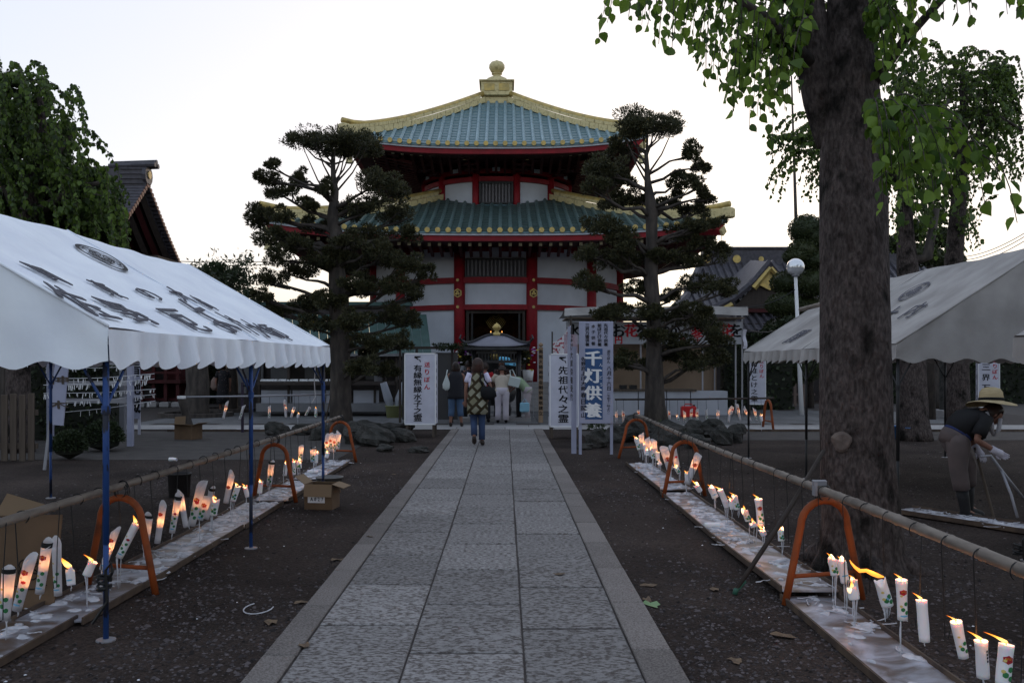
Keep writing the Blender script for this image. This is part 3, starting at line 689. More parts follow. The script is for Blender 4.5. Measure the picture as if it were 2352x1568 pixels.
def niwaki(Y0, trunk_px, pads, name, label, cat, size=.066, seed=1, n0=2300):
    rnd = random.Random(seed)
    root = empty('clipped_podocarpus_tree', (0, 0, 0), label=label, cat=cat, group='clipped podocarpus trees flanking the path')
    tp = [Vector(P(x, y, Y0)) for x, y, r in trunk_px]; tr = [r*Y0/F for x, y, r in trunk_px]
    tp[0].z = -.05
    tp = [p+Vector((0, rnd.uniform(-.06, .06), 0)) for p in tp]
    mb = MB(); mb.tube(tp, tr, 12)
    mb.tube([tp[0]+Vector((0, 0, -.02)), tp[0]+Vector((0, 0, .35))], [tr[0]*1.35, tr[0]*1.02], 12)
    mb.build('trunk', M['barkdark'], root, True)
    def trunk_at(z):
        for a, b, ra, rb in zip(tp, tp[1:], tr, tr[1:]):
            if a.z <= z <= b.z or (b is tp[-1]):
                t = max(0, min(1, (z-a.z)/(b.z-a.z+1e-6))); return a.lerp(b, t), ra+(rb-ra)*t
        return tp[0], tr[0]
    ex = []
    for _ in range(9):
        yy = rnd.uniform(500, 830); c0 = sum(p[0] for p in pads)/len(pads); ex.append((c0+rnd.uniform(-95, 95)*min(1, (yy-330)/200), yy, rnd.uniform(26, 40), rnd.uniform(12, 18)))
    for (x, y, rx, ry) in list(pads)+ex:
        dY = rnd.uniform(-1.0, 1.0) if rx < 60 else 0
        c = Vector(P(x, y, Y0+dY)); s = Y0/F; RX = rx*s*1.08; RZ = ry*s*1.55; RY = max(RX*.8, .25)
        n = int(n0*(RX*RY)**.5/.30); pts, d = pad_points(c, RX, RY, RZ, n)
        V, Fc = scatter_leaves(pts, d, size, .30)
        me = npmesh('foliage_pad', V, Fc, M['maki']); link('foliage_pad', me, root)
        hd = abs(c.x-tp[0].x); q, r0 = trunk_at(max(.9, c.z-.25-hd*rnd.uniform(.05, .35)))
        mid = q.lerp(c, .5)+Vector((0, 0, rnd.uniform(-.12, .10)*hd)); m1 = q.lerp(c, .25)+Vector((rnd.uniform(-.08, .08), rnd.uniform(-.1, .1), rnd.uniform(-.05, .10)*hd)); e = c+Vector((0, 0, -RZ*.4))
        br = MB(); rb = min(r0*.55, .035+.018*hd)
        br.tube([q, m1, mid, mid.lerp(e, .6)+Vector((rnd.uniform(-.05, .05), 0, rnd.uniform(-.04, .08))), e], [rb, rb*.8, rb*.62, rb*.45, rb*.3], 6)
        for _ in range(5):
            t = c+Vector((rnd.uniform(-.8, .8)*RX, rnd.uniform(-.8, .8)*RY, rnd.uniform(-.2, .5)*RZ)); a = mid.lerp(e, rnd.uniform(.2, 1))
            br.tube([a, a.lerp(t, .5)+Vector((rnd.uniform(-.05, .05), rnd.uniform(-.05, .05), -.03)), t], [rb*.35, rb*.26, .006], 4, False)
        if rx > 60:
            for _ in range(12):
                t = c+Vector((rnd.uniform(-.85, .85)*RX, rnd.uniform(-.6, .6)*RY, rnd.uniform(-.3, .3)*RZ)); q2, _r = trunk_at(c.z-rnd.uniform(.5, 1.5)); m2 = q2.lerp(t, .5)+Vector((0, 0, -.12)); br.tube([q2, m2, t], [.028, .018, .008], 5, False)
        br.build('branch', M['barkdark'], root, True)
    return root
padsL = [(770, 322, 100, 22), (700, 325, 42, 18), (845, 334, 42, 26), (770, 345, 60, 16), (627, 381, 15, 10), (615, 410, 26, 13), (648, 440, 42, 16), (603, 488, 32, 18), (645, 497, 30, 15), (590, 512, 28, 14), (622, 548, 40, 17), (692, 410, 24, 14), (706, 470, 27, 14), (745, 430, 24, 14), (868, 420, 50, 24), (905, 446, 40, 20), (848, 470, 45, 20), (800, 490, 38, 22), (912, 500, 42, 22), (935, 540, 34, 16), (858, 545, 45, 22), (790, 560, 40, 20), (722, 520, 35, 18), (688, 562, 30, 16), (640, 592, 35, 20), (682, 625, 42, 18), (622, 645, 35, 17), (600, 682, 25, 12), (735, 598, 42, 18), (800, 612, 40, 20), (884, 592, 50, 22), (942, 604, 42, 20), (975, 628, 24, 15), (905, 655, 45, 20), (952, 676, 32, 18), (832, 665, 38, 18), (760, 690, 38, 18), (695, 706, 42, 18), (640, 715, 34, 12), (722, 745, 42, 18), (805, 740, 40, 20), (880, 722, 48, 22), (938, 735, 38, 20), (862, 782, 50, 22), (782, 795, 45, 20), (710, 790, 30, 14), (925, 788, 30, 18), (832, 842, 45, 20), (884, 850, 32, 16), (775, 858, 35, 18)]
trL = [(787, 985, 30), (782, 930, 25), (783, 850, 24), (780, 760, 22), (778, 690, 24), (775, 620, 19), (780, 560, 17), (762, 500, 13), (770, 440, 9), (765, 390, 5), (762, 330, 2)]
niwaki(20.5, trL, padsL, 'a', 'clipped podocarpus tree with layered pads left of the temple doorway', 'tree', seed=3)
padsR = [(1487, 290, 80, 26), (1440, 305, 36, 20), (1530, 290, 40, 22), (1430, 345, 38, 18), (1392, 388, 50, 20), (1440, 415, 34, 18), (1366, 430, 32, 17), (1405, 462, 44, 18), (1462, 455, 40, 16), (1382, 520, 42, 20), (1432, 545, 46, 20), (1362, 582, 42, 18), (1422, 605, 46, 18), (1345, 650, 38, 18), (1590, 350, 26, 18), (1614, 382, 22, 14), (1562, 420, 35, 16), (1602, 425, 28, 14), (1624, 452, 26, 14), (1542, 462, 38, 16), (1592, 486, 38, 16), (1634, 512, 30, 16), (1562, 540, 38, 16), (1612, 560, 32, 14), (1525, 590, 32, 14), (1572, 600, 42, 16), (1650, 590, 27, 22), (1604, 652, 44, 20), (1660, 664, 38, 16), (1540, 680, 28, 13), (1400, 722, 44, 14), (1430, 705, 30, 12), (1570, 732, 46, 18), (1622, 742, 46, 20), (1650, 775, 36, 18), (1395, 832, 48, 16), (1470, 838, 36, 12), (1565, 790, 42, 18), (1602, 832, 52, 20), (1648, 822, 38, 18), (1500, 770, 28, 12)]
trR = [(1510, 990, 34), (1505, 930, 24), (1502, 850, 20), (1502, 780, 17), (1500, 700, 16), (1494, 640, 17), (1498, 560, 13), (1496, 480, 14), (1488, 420, 8), (1485, 360, 4), (1487, 310, 2)]
niwaki(20.2, trR, padsR, 'b', 'clipped podocarpus tree with layered pads in front of the flower booth', 'tree', seed=8)

# ---- broad-leaved weeping trees
def heart_leaf(s, fold=.25):
    o = [(0, 0), (.30, .10), (.44, .34), (.36, .62), (.14, .88), (0, 1.05), (-.14, .88), (-.36, .62), (-.44, .34), (-.30, .10)]
    v = [(0, .5, 0)]+[(x, y, abs(x)*fold+(.12*math.sin(y*3))) for x, y in o]
    v = [(x*s, y*s, z*s) for x, y, z in v]
    f = [(0, i+1, (i+1) % 10+1) for i in range(10)]; return v, f
def strand_pts(a, b, n, sag=1.0):
    a = Vector(a); b = Vector(b); c = Vector((b.x*.75+a.x*.25, b.y*.75+a.y*.25, a.z+.12*(a-b).length*sag)); out = []
    for i in range(n+1):
        t = i/n; out.append(a*(1-t)**2+c*2*t*(1-t)+b*t*t)
    return out
def place_leaf(V, Fl, base, p, d, s, rnd):
    "leaf hanging from p towards d"
    y = Vector(d).normalized(); x = y.cross(Vector((rnd.gauss(0, 1), rnd.gauss(0, 1), rnd.gauss(0, .4)))).normalized(); z = x.cross(y)
    v, f = base
    b = len(V); V.extend([tuple(Vector(p)+x*q[0]*s+y*q[1]*s+z*q[2]*s) for q in v]); Fl.extend([(i+b, j+b, k+b) for i, j, k in f])
    return Matrix(((x.x, y.x, z.x, p[0]), (x.y, y.y, z.y, p[1]), (x.z, y.z, z.z, p[2]), (0, 0, 0, 1)))
def leafy(root, strands, leaf, seed, single=0, m=None, step=None, twig='bark', tr=.006):
    "strands: (a, b) in metres; leaf: size. The first `single` leaves are parts, the rest one mass"
    rnd = random.Random(seed); base = heart_leaf(1.0); tw = MB(); Vm, Fm = [], []; cnt = 0
    meshes = []
    if single:
        for k in range(4):
            v, f = heart_leaf(1.0, .1+.12*k); q = MB(); q.add(v, f); meshes.append(q.mesh('leaf', m, True))
    alll = []
    for a, b in strands:
        L = (Vector(a)-Vector(b)).length*1.15; pts = strand_pts(a, b, max(5, int(L/.12)))
        tw.tube(pts, [tr*(1.2-.9*i/len(pts)) for i in range(len(pts))], 4, False)
        n = max(3, int(L/(step or leaf*.62)))
        for i in range(n):
            t = (i+rnd.random()*.6+.4)/n*(len(pts)-1.01); k = int(t); p = pts[k].lerp(pts[k+1], t-k)
            sd = Vector((rnd.uniform(-1, 1), rnd.uniform(-1, 1), 0))*.6
            alll.append((p+sd*leaf*.3, Vector((sd.x, sd.y, -1+rnd.uniform(-.2, .5))), leaf*rnd.uniform(.45, 1.3)))
    rnd.shuffle(alll)
    for p, d, s in alll[:single]:
        dummyV, dummyF = [], []; Mx = place_leaf(dummyV, dummyF, base, p, d, s, rnd)
        o = link('leaf', meshes[rnd.randrange(4)], root); o.matrix_basis = Mx @ Matrix.Diagonal((s, s, s, 1))
    for p, d, s in alll[single:]: place_leaf(Vm, Fm, base, p, d, s, rnd)
    if Vm:
        q = link('foliage', npmesh('foliage', Vm, Fm, m), root); tag(q, kind='stuff')
    tw.build('twigs', M[twig], root); root.children[-1]['kind'] = 'stuff'

# big near tree
big = empty('large_weeping_tree', G(1975, 1300), label='large grey barked tree with broad hanging leaves standing behind the right bamboo rail', cat='tree')
bx, by, _ = G(1975, 1300)
bigp = lambda x, y, Y=7.1: Vector(P(x, y, Y))-Vector((bx, by, 0))
def rough_tube(pts, rs, n=28, amp=.04, seed=0, seg=5):
    rnd = random.Random(seed); mb = MB(); pts = [Vector(p) for p in pts]; P2 = []; R2 = []
    for i in range(len(pts)-1):
        for k in range(seg): t = k/seg; P2.append(pts[i].lerp(pts[i+1], t)); R2.append(rs[i]+(rs[i+1]-rs[i])*t)
    P2.append(pts[-1]); R2.append(rs[-1]); mb.tube(P2, R2, n)
    v = [Vector(p) for p in mb.v]
    for i, p in enumerate(P2):
        for j in range(n):
            k = i*n+j; d = v[k]-p; a = j/n*2*PI
            f = 1+amp*(math.sin(3*a+p.z*1.3)+.6*math.sin(5*a-p.z*2.1+1)+.7*rnd.uniform(-.6, .6))
            v[k] = p+d*f
    mb.v = [tuple(q) for q in v]; return mb
rough_tube([bigp(1977, 1318), bigp(1977, 1270), bigp(1976, 1200), bigp(1968, 1050), bigp(1966, 900), bigp(1966, 750), bigp(1963, 600), bigp(1960, 450), bigp(1955, 300), bigp(1950, 200), bigp(1953, 100), bigp(1958, -60), bigp(1965, -220)],
           [.40, .325, .295, .275, .27, .262, .255, .255, .235, .215, .195, .18, .16], amp=.02, seed=2).build('trunk', M['bark'], big, True)
rough_tube([bigp(1915, 330, 7.15), bigp(1888, 230, 7.15), bigp(1868, 120, 7.15), bigp(1852, 0, 7.15), bigp(1835, -150, 7.1)], [.13, .145, .14, .13, .11], 18, .02, 5).build('limb', M['bark'], big, True)
for a, b, c, r in (((1870, 150), (1760, 40), (1600, -60), .05), ((1850, 40), (1740, -80), (1560, -140), .05), ((2000, 200), (2080, 90), (2200, -40), .05), ((1990, 330), (2080, 280), (2180, 290), .045), ((1985, 60), (2080, -60), (2260, -120), .05)):
    MB().tube([bigp(*a), bigp(*b, 6.6), bigp(*c, 6.2)], [r, r*.7, r*.4], 7).build('limb', M['barkdark'], big, True)
for k in range(6):
    a = k*1.05+.4; MB().tube([(.26*math.cos(a), .26*math.sin(a), .10), (.42*math.cos(a), .42*math.sin(a), .01), (.62*math.cos(a+.1), .62*math.sin(a+.1), -.05)], [.11, .06, .03], 8).build('root', M['bark'], big, True)
cq = bigp(1932, 1014, 6.895); cut = MB().lathe([(.001, -.03), (.07, -.028), (.095, 0), (.07, .02), (.001, .024)], n=14); cut.v = [tuple(cq+Vector((x*.68*(1+.2*math.sin(3*math.atan2(y, x))), -z*.7-.005-x*.35, y*.85))) for x, y, z in cut.v]; cut.build('cut_knot', mat('pale_heartwood', (.15, .115, .10), .85, col2=(.08, .062, .056), scale=14), big)
rn = random.Random(5); st = []
def env_left(x):
    e = [(1372, 110), (1400, 60), (1480, 60), (1510, 110), (1560, 125), (1590, 190), (1650, 215), (1695, 300), (1730, 320), (1765, 335), (1800, 300), (1840, 205)]
    for (xa, ya), (xb, yb) in zip(e, e[1:]):
        if xa <= x <= xb: return ya+(yb-ya)*(x-xa)/(xb-xa)
    return 60
for i in range(66):
    x = 1372+(1840-1372)*(i/66)**.8+rn.uniform(-8, 8); Y = rn.uniform(5.6, 8.2)
    if 1402 < x < 1480 and rn.random() < .7: continue
    yb = env_left(x)*rn.uniform(.55, 1.02); st.append((bigp(x+rn.uniform(20, 90), -40+rn.uniform(-70, 30)+max(0, (x-1700))*.6, Y+.3), bigp(x, yb, Y)))
for i in range(24):
    x = rn.uniform(1660, 1835); st.append((bigp(1850, rn.uniform(40, 140), 7), bigp(x, rn.uniform(60, 230), 6.8)))
# right-hand side, near
for i in range(22):
    x = rn.uniform(2015, 2125); y0 = rn.uniform(-60, 80); st.append((bigp(1990, y0, 6.8), bigp(x, y0+rn.uniform(60, 170), rn.uniform(6, 7))))
for i in range(30):
    t = rn.random(); x = 2015+t*255; st.append((bigp(1995+40*t, 290+rn.uniform(-30, 20), 6.0), bigp(x, rn.uniform(370, 470+40*(1-abs(t-.4))), rn.uniform(4.9, 5.8))))
st.append((bigp(2200, 330, 5.4), bigp(2336, 512, 5.2))); st.append((bigp(2150, 300, 5.4), bigp(2262, 470, 5.2))); st.append((bigp(2210, 360, 5.4), bigp(2300, 420, 5.2)))
for i in range(12):
    x = rn.uniform(2130, 2352); st.append((bigp(x-40, -70, 6.4), bigp(x, rn.uniform(-10, 50), 6.2)))
leafy(big, st, .076, 4, single=290, m=M['leaf'], step=.050, tr=.005)

def mid_tree(name, Y0, trunk, limbs, strands, leaf, label, seed, m=None, extra=None):
    t = empty(name, P(trunk[0][0], trunk[0][1], Y0)[:2]+(0,), label=label, cat='tree'); o = Vector((t.location.x, Y0, 0))
    rough_tube([Vector(P(x, y, Y0))-o for x, y, r in trunk], [r*Y0/F for x, y, r in trunk], 14, .03, seed, 3).build('trunk', M['bark'], t, True)
    for lm_ in limbs:
        MB().tube([Vector(P(x, y, Y0+dy))-o for x, y, dy, r in lm_], [r*Y0/F for x, y, dy, r in lm_], 7).build('limb', M['barkdark'], t, True)
    leafy(t, [(Vector(P(a[0], a[1], Y0+a[2]))-o, Vector(P(b[0], b[1], Y0+b[2]))-o) for a, b in strands], leaf, seed, m=m or M['leaffar'], step=leaf*.50, tr=.006)
    return t
rn = random.Random(21); S = []
for i in range(46):   # left of the big trunk, and behind it
    x = rn.uniform(1752, 1900); y1 = rn.uniform(300, 470)-abs(x-1830)*.1; S.append(((1930+rn.uniform(-30, 30), 330+rn.uniform(-70, 40), rn.uniform(-1, 1)), (x, y1, rn.uniform(-1.4, 1))))
for i in range(110):
    x = rn.uniform(2035, 2180); y1 = rn.uniform(200, 600); S.append(((2080+rn.uniform(-60, 60), y1-rn.uniform(60, 150), rn.uniform(-1, 1)), (x, y1, rn.uniform(-1.5, 1.5))))
mid_tree('weeping_tree', 19.0, [(2100, 1012, 42), (2096, 960, 34), (2092, 850, 32), (2098, 700, 26), (2085, 620, 24), (2078, 520, 18), (2078, 380, 15), (2085, 250, 10)],
         [[(2085, 600, 0, 15), (2130, 590, 0, 12), (2150, 480, 0, 8)], [(2080, 430, 0, 9), (1990, 340, -.5, 6), (1880, 290, -.6, 4)], [(2080, 400, 0, 9), (2130, 300, .4, 6), (2180, 230, .4, 4)]], S, .085,
         'weeping tree with a pale trunk standing behind the grey tent', 31)
S = []
for i in range(170):
    t = rn.random(); x = 2100+t*250; top = 150+abs(x-2200)*.25; y1 = rn.uniform(top+40, 585) if x < 2260 else rn.uniform(top+30, 420)
    S.append(((2200+rn.uniform(-90, 110), max(120, y1-rn.uniform(40, 130)), rn.uniform(-1.2, 1)), (x, y1, rn.uniform(-1.5, 1.5))))
for i in range(30):
    x = rn.uniform(2290, 2365); S.append(((2260+rn.uniform(0, 60), 150+rn.uniform(-20, 50), rn.uniform(-1, 1)), (x, rn.uniform(230, 400), 0)))
mid_tree('weeping_tree', 20.5, [(2200, 1000, 26), (2200, 800, 24), (2190, 600, 20), (2200, 480, 17), (2206, 380, 14), (2215, 250, 10), (2210, 170, 6)],
         [[(2205, 420, 0, 9), (2250, 300, 0, 7), (2300, 190, 0, 4)], [(2203, 470, 0, 8), (2150, 380, 0, 6), (2130, 250, 0, 4)], [(2210, 300, 0, 8), (2280, 260, -.4, 5), (2350, 300, -.4, 3)]], S, .08,
         'dark weeping tree at the far right above the grey tent ridge', 32)
# left weeping tree
S = []
def envL(x):
    e = [(-60, 150), (0, 165), (60, 182), (115, 180), (150, 232), (198, 290), (215, 350), (250, 405), (282, 440), (302, 500)]
    for (xa, ya), (xb, yb) in zip(e, e[1:]):
        if xa <= x <= xb: return ya+(yb-ya)*(x-xa)/(xb-xa)
    return 500
for i in range(270):
    x = rn.uniform(-60, 298)
    y1 = min(600, envL(x)+rn.random()**.8*(420-x*.55)+15); y1 = min(y1, 570 if x > 150 else 540)
    x0 = x-rn.uniform(15, 80); y0 = max(envL(max(-60, x0))+4, y1-rn.uniform(60, 150))
    S.append(((x0, y0, rn.uniform(-1.6, 1.6)), (x, y1, rn.uniform(-1.8, 1.8))))
for x0, y0, x1, y1 in ((90, 190, 150, 235), (165, 295, 250, 360), (160, 300, 235, 345), (60, 185, 145, 215), (215, 400, 300, 470), (190, 330, 282, 440)):
    S.append(((x0, y0, 0), (x1, y1, 0)))
mid_tree('weeping_tree', 16.4, [(45, 1038, 34), (45, 950, 27), (42, 860, 26), (48, 700, 24), (60, 520, 22), (85, 400, 16), (100, 300, 10), (90, 210, 5)],
         [[(60, 540, 0, 14), (10, 420, .3, 9), (-20, 300, .3, 5)], [(75, 460, 0, 12), (140, 340, 0, 8), (170, 300, 0, 4)], [(65, 500, 0, 12), (180, 430, -.5, 8), (230, 420, -.6, 4)]], S, .085,
         'dense weeping tree spilling leaves over the ridge of the white tent', 33)
# inner shade of that crown: dark foliage added deep in it
t = empty('inner_crown_foliage', P(20, 900, 17)[:2]+(0,), label='dark foliage added for the shade inside the weeping tree crown at the left edge', cat='tree')
mb = MB().tube([(0, 0, 0), (0, 0, 4)], [.2, .1], 8).build('trunk', M['barkdark'], t)
V, Fc = [], []; off = 0
for x, y, r in ((10, 330, 95), (90, 300, 60), (30, 440, 110), (120, 420, 85), (180, 490, 75), (60, 520, 90), (220, 540, 55), (-50, 420, 110), (130, 340, 50), (10, 240, 60)):
    c = Vector(P(x, y, 17))-Vector((t.location.x, 17, 0)); rr = r*17/F
    p, d = pad_points(c, rr, rr, rr, 1500, False); v, f = scatter_leaves(p, d, .14, .6); V.append(v); Fc.append(f+off); off += len(v)
link('crown', npmesh('crown', np.concatenate(V), np.concatenate(Fc), M['hedge']), t)

# sparse small tree behind the white tent's ridge
t = empty('small_tree', P(515, 930, 34)[:2]+(0,), label='sparse small tree showing above the far end of the white tent', cat='tree')
o = Vector((t.location.x, 34, 0)); mb = MB(); mb.tube([Vector((0, 0, 0)), Vector(P(515, 720, 34))-o], [.12, .08], 7); tips = []
rn = random.Random(12)
for i in range(44):
    b = Vector(P(515+rn.uniform(-8, 8), rn.uniform(650, 720), 34))-o; e = Vector(P(rn.uniform(440, 590), rn.uniform(592, 690), 34+rn.uniform(-1, 1)))-o
    mb.tube([b, b.lerp(e, .5)+Vector((0, 0, -.1)), e], [.03, .018, .008], 4); tips += [b.lerp(e, f) for f in (.55, .7, .85, 1)]
mb.build('trunk', M['barkdark'], t)
c = np.repeat(np.array([tuple(p) for p in tips]), 22, 0)+RN.normal(size=(len(tips)*22, 3))*.17
V, Fc = scatter_leaves(c, RN.normal(size=c.shape)+np.array([0, 0, .5]), .17, .35); link('crown', npmesh('crown', V, Fc, M['leafthin']), t)

# cloud-pruned tree beside the lamp
def cloud(name, Y0, blobs, trunk, label, cat, leafs=.07, dens=2600, m=None):
    t = empty(name, P(trunk[0][0], trunk[0][1], Y0)[:2]+(0,), label=label, cat=cat); o = Vector((t.location.x, Y0, 0))
    MB().tube([Vector((0, 0, -.05))]+[Vector(P(x, y, Y0))-o for x, y, r in trunk[1:]], [r*Y0/F for x, y, r in trunk], 9).build('trunk', M['barkdark'], t, True)
    for x, y, rx, ry in blobs:
        cc = Vector(P(x, y, Y0+random.uniform(-.5, .5)))-o; s = Y0/F
        n = int(dens*(rx*ry)**.5*s*1.4); q = RN.normal(size=(n, 3)); q /= np.linalg.norm(q, axis=1)[:, None]
        rad = np.array([rx, max(rx*.9, 1), ry])*s; p = np.array(cc)+q*rad*(.90+.12*RN.random(n))[:, None]
        V, Fc = scatter_leaves(p, q+RN.normal(size=q.shape)*.7, leafs, .6); b = MB().lathe([(0.01, -1), (.5, -.86), (.86, -.5), (1, 0), (.86, .5), (.5, .86), (.01, 1)], n=14)
        bv = np.array(b.v)*rad*.93+np.array(cc); k = len(V); V = np.concatenate([V, bv]); core = [f for f in b.f if len(f) == 4]
        Fc = np.concatenate([Fc, np.array(core)+k]); link('foliage_ball', npmesh('foliage_ball', V, Fc, m or M['topiary']), t)
    return t
cloud('cloud_pruned_tree', 33, [(1852, 528, 40, 34), (1878, 545, 38, 30), (1845, 575, 34, 24), (1830, 590, 30, 18), (1872, 600, 40, 24), (1815, 650, 45, 28), (1870, 650, 45, 30), (1800, 700, 40, 26), (1850, 705, 50, 28), (1880, 730, 45, 30), (1795, 760, 42, 30), (1850, 775, 50, 35), (1830, 840, 60, 40)],
      [(1860, 940, 10), (1858, 700, 8), (1860, 560, 5)], 'tall cloud pruned tree with round clipped tiers behind the globe lamp', 'tree')
cloud('cloud_pruned_tree', 26, [(2148, 495, 22, 22), (2100, 530, 30, 24), (2160, 545, 26, 22), (2060, 560, 30, 20), (2120, 585, 40, 24), (2180, 600, 34, 26)],
      [(2140, 930, 9), (2135, 600, 7), (2145, 500, 5)], 'small clipped ball tree half hidden by weeping leaves over the grey tent', 'tree')
# ---------------------------------------------------------------- festival tents
def canvas(name, col, col2, tr=.22):
    m = mat(name, col, .75, col2=col2, scale=2.2, bump=.5, bscale=2.6, bdist=.05, trans=tr, spec=.1); n = m.node_tree
    mp = n.nodes.new('ShaderNodeMapping'); mp.inputs['Scale'].default_value = (.45, 3.2, .45); mp.inputs['Rotation'].default_value = (0, 0, .18)
    tc = [q for q in n.nodes if q.type == 'TEX_COORD'][0]; bp = [q for q in n.nodes if q.type == 'BUMP'][0]; nb = bp.inputs['Height'].links[0].from_node
    n.links.new(tc.outputs['Object'], mp.inputs[0]); n.links.new(mp.outputs[0], nb.inputs['Vector']); return m
M['canvas_white'] = canvas('white_tent_canvas', (.84, .88, .95), (.74, .78, .87), .03)
M['canvas_grey'] = canvas('grey_tent_canvas', (.40, .38, .375), (.29, .275, .27), .10)
class Tent:
    """A, B: near and far eave corner on the path side; Cc, D: near and far corner on the other side"""
    def __init__(s, A, B, Cc, D, ze, zr, vd):
        s.A, s.B, s.C, s.D = [Vector((p[0], p[1], 0)) for p in (A, B, Cc, D)]; s.ze, s.zr, s.vd = ze, zr, vd
    def pt(s, u, v, h=0):
        "u 0..1 near to far, v 0 eave (path side) .. .5 ridge .. 1 eave"
        a = s.A.lerp(s.B, u); b = s.C.lerp(s.D, u); p = a.lerp(b, v)
        k = 1-abs(v-.5)*2; z = s.ze+(s.zr-s.ze)*k
        return Vector((p.x, p.y, z+h))
    def sag(s, u, v, frames, amp):
        k = 1-abs(v-.5)*2; sg = 0
        for a, b in zip(frames, frames[1:]):
            if a <= u <= b: t = (u-a)/(b-a); sg = math.sin(PI*t)**.8
        w_ = math.sin(PI*min(1, max(0, k)))
        return -amp*sg*(.35+.65*w_)+.006*math.sin(u*47+v*23)*sg+.005*math.sin(u*21-v*40)
def build_tent(t, label, mcan, mpole, frames, name='festival_tent', scal=.30, amp=.05, posts_r=.0185, group=None, seed=1, gable=(True, True), noposts=(), footless=False, dirt=None):
    rnd = random.Random(seed); root = empty(name, t.A[:2]+(0,), label=label, cat='tent', group=group); o = Vector((t.A.x, t.A.y, 0))
    L = (t.B-t.A).length; nu = int(L/.07)
    for half, (v0, v1) in (('roof_canvas', (0, .5)), ('roof_canvas', (.5, 1))):
        mb = MB(); nv = 22
        mb.grid(lambda u, v: t.pt(u, v0+(v1-v0)*v, .012+t.sag(u, v0+(v1-v0)*v, frames, amp))-o, nu, nv)
        mb.build(half, mcan, root, True)
    # valances: scalloped hanging edge
    def valance(p0, p1, n_sc, outward, zt0=0, wav=.030, phase=0):
        mb = MB(); n = n_sc*10; d = (p1-p0); out = Vector(outward)
        vs_ = []; fs = []
        rows = 6
        for i in range(n+1):
            u = i/n; ph = (u*n_sc) % 1.0; dep = t.vd+.055*(math.cos(2*PI*ph)*-1)*.5+.0
            wv = wav*math.sin(u*n_sc*2*PI+1.2+phase)+wav*.5*math.sin(u*n_sc*.73*2*PI+phase*2)
            for j in range(rows+1):
                f = j/rows; p = p0+d*(u*1.008-.004); wv2 = wv*min(1, 12*u, 12*(1-u)); z = p.z-dep*f
                vs_.append(Vector((p.x, p.y, z))+out*(.004+wv2*f+.01*f)-o)
        for i in range(n):
            for j in range(rows): fs.append((i*(rows+1)+j, i*(rows+1)+j+1, (i+1)*(rows+1)+j+1, (i+1)*(rows+1)+j))
        mb.add(vs_, fs); mb.build('valance', mcan, root, True)
    side = (t.A-t.C).normalized(); along = (t.B-t.A).normalized()
    valance(t.pt(0, 0), t.pt(1, 0), int(L/scal), side, phase=seed)
    valance(t.pt(0, 1), t.pt(1, 1), int(L/scal), -side, phase=seed+1)
    wdt = (t.C-t.A).length
    for u, outw, on in ((0, -along, gable[0]), (1, along, gable[1])):
        if not on: continue
        mb = MB(); N = 40; n_sc = int(wdt/.36); vs_ = []; fs = []; rows = 8
        for i in range(N*2+1):
            v = i/(N*2); top = t.pt(u, v, .01); ph = (v*n_sc) % 1
            low = t.ze-t.vd-.05*math.cos(2*PI*ph)*-.5
            for j in range(rows+1):
                f = j/rows; z = top.z+(low-top.z)*f
                vs_.append(Vector((top.x, top.y, z))+outw*(.006+.012*math.sin(v*19+seed)*f+.008*math.sin(v*37+f*4))-o)
        for i in range(N*2):
            for j in range(rows): fs.append((i*(rows+1)+j, i*(rows+1)+j+1, (i+1)*(rows+1)+j+1, (i+1)*(rows+1)+j))
        mb.add(vs_, fs); mb.build('gable_canvas', mcan, root, True)
        # hem along the gable edge
        MB().tube([t.pt(u, v/16, .016)+outw*.01-o for v in range(17)], .010, 5).build('hem', mcan, root, True)
    MB().tube([t.pt(.01, .5, -.075)-o, t.pt(.99, .5, -.075)-o], posts_r, 8).build('ridge_pole', mpole, root)
    for v in (0, 1): MB().tube([t.pt(.01, abs(v-.012), -.075)-o, t.pt(.99, abs(v-.012), -.075)-o], posts_r*.85, 8).build('eave_pole', mpole, root)
    for fi, f in enumerate(frames):
        MB().tube([t.pt(f, .012, -.075)-o, t.pt(f, .5, -.075)-o, t.pt(f, .988, -.075)-o], posts_r*.85, 8).build('rafter_pole', mpole, root)
        if 0 < fi < len(frames)-1: MB().tube([t.pt(f, v/24, .016)-o for v in range(25)], .006, 4).build('seam', mcan, root)
        for v in (0, 1):
            if (fi, v) in noposts: continue
            p = t.pt(f, v, -.085)-o; b = Vector((p.x, p.y, 0)); ps = Vector((side.x, side.y, 0))*(-.05 if v == 0 else .05)
            b += ps; p += ps
            po = MB().tube([b+Vector((0, 0, .55)), p], posts_r, 10).build('post', mpole, root, True)
            MB().tube([b, b+Vector((0, 0, .62))], posts_r*.86, 10).build('lower_post', mpole, po, True)
            MB().lathe([(.055, .0), (.055, .008), (.02, .012)], b, 12).build('foot_plate', M['steel'], po)
            MB().lathe([(posts_r*1.35, -.02), (posts_r*1.35, .03)], p+Vector((0, 0, -.38)), 10).build('collar', mpole, po)
            for sgn in ([1] if fi == 0 else [-1] if fi == len(frames)-1 else [1, -1]):
                q = t.pt(f, v, -.05)-o+along*.42*sgn+ps
                MB().tube([p+Vector((0, 0, -.36)), q], posts_r*.5, 6).build('brace', mpole, root)
            q = t.pt(f, v+(.12 if v == 0 else -.12), -.06)-o
            MB().tube([p+Vector((0, 0, -.36)), q], posts_r*.5, 6).build('brace', mpole, root)
    return root, o
LT = Tent((-2.24, 5.15), (-2.03, 10.50), (-5.62, 5.35), (-5.42, 10.85), 1.78, 2.74, .205)
lt, lo = build_tent(LT, 'white lettered festival tent on blue posts at the left', M['canvas_white'], M['bluepaint'], [0.012, .5, .985], seed=1, amp=.07)
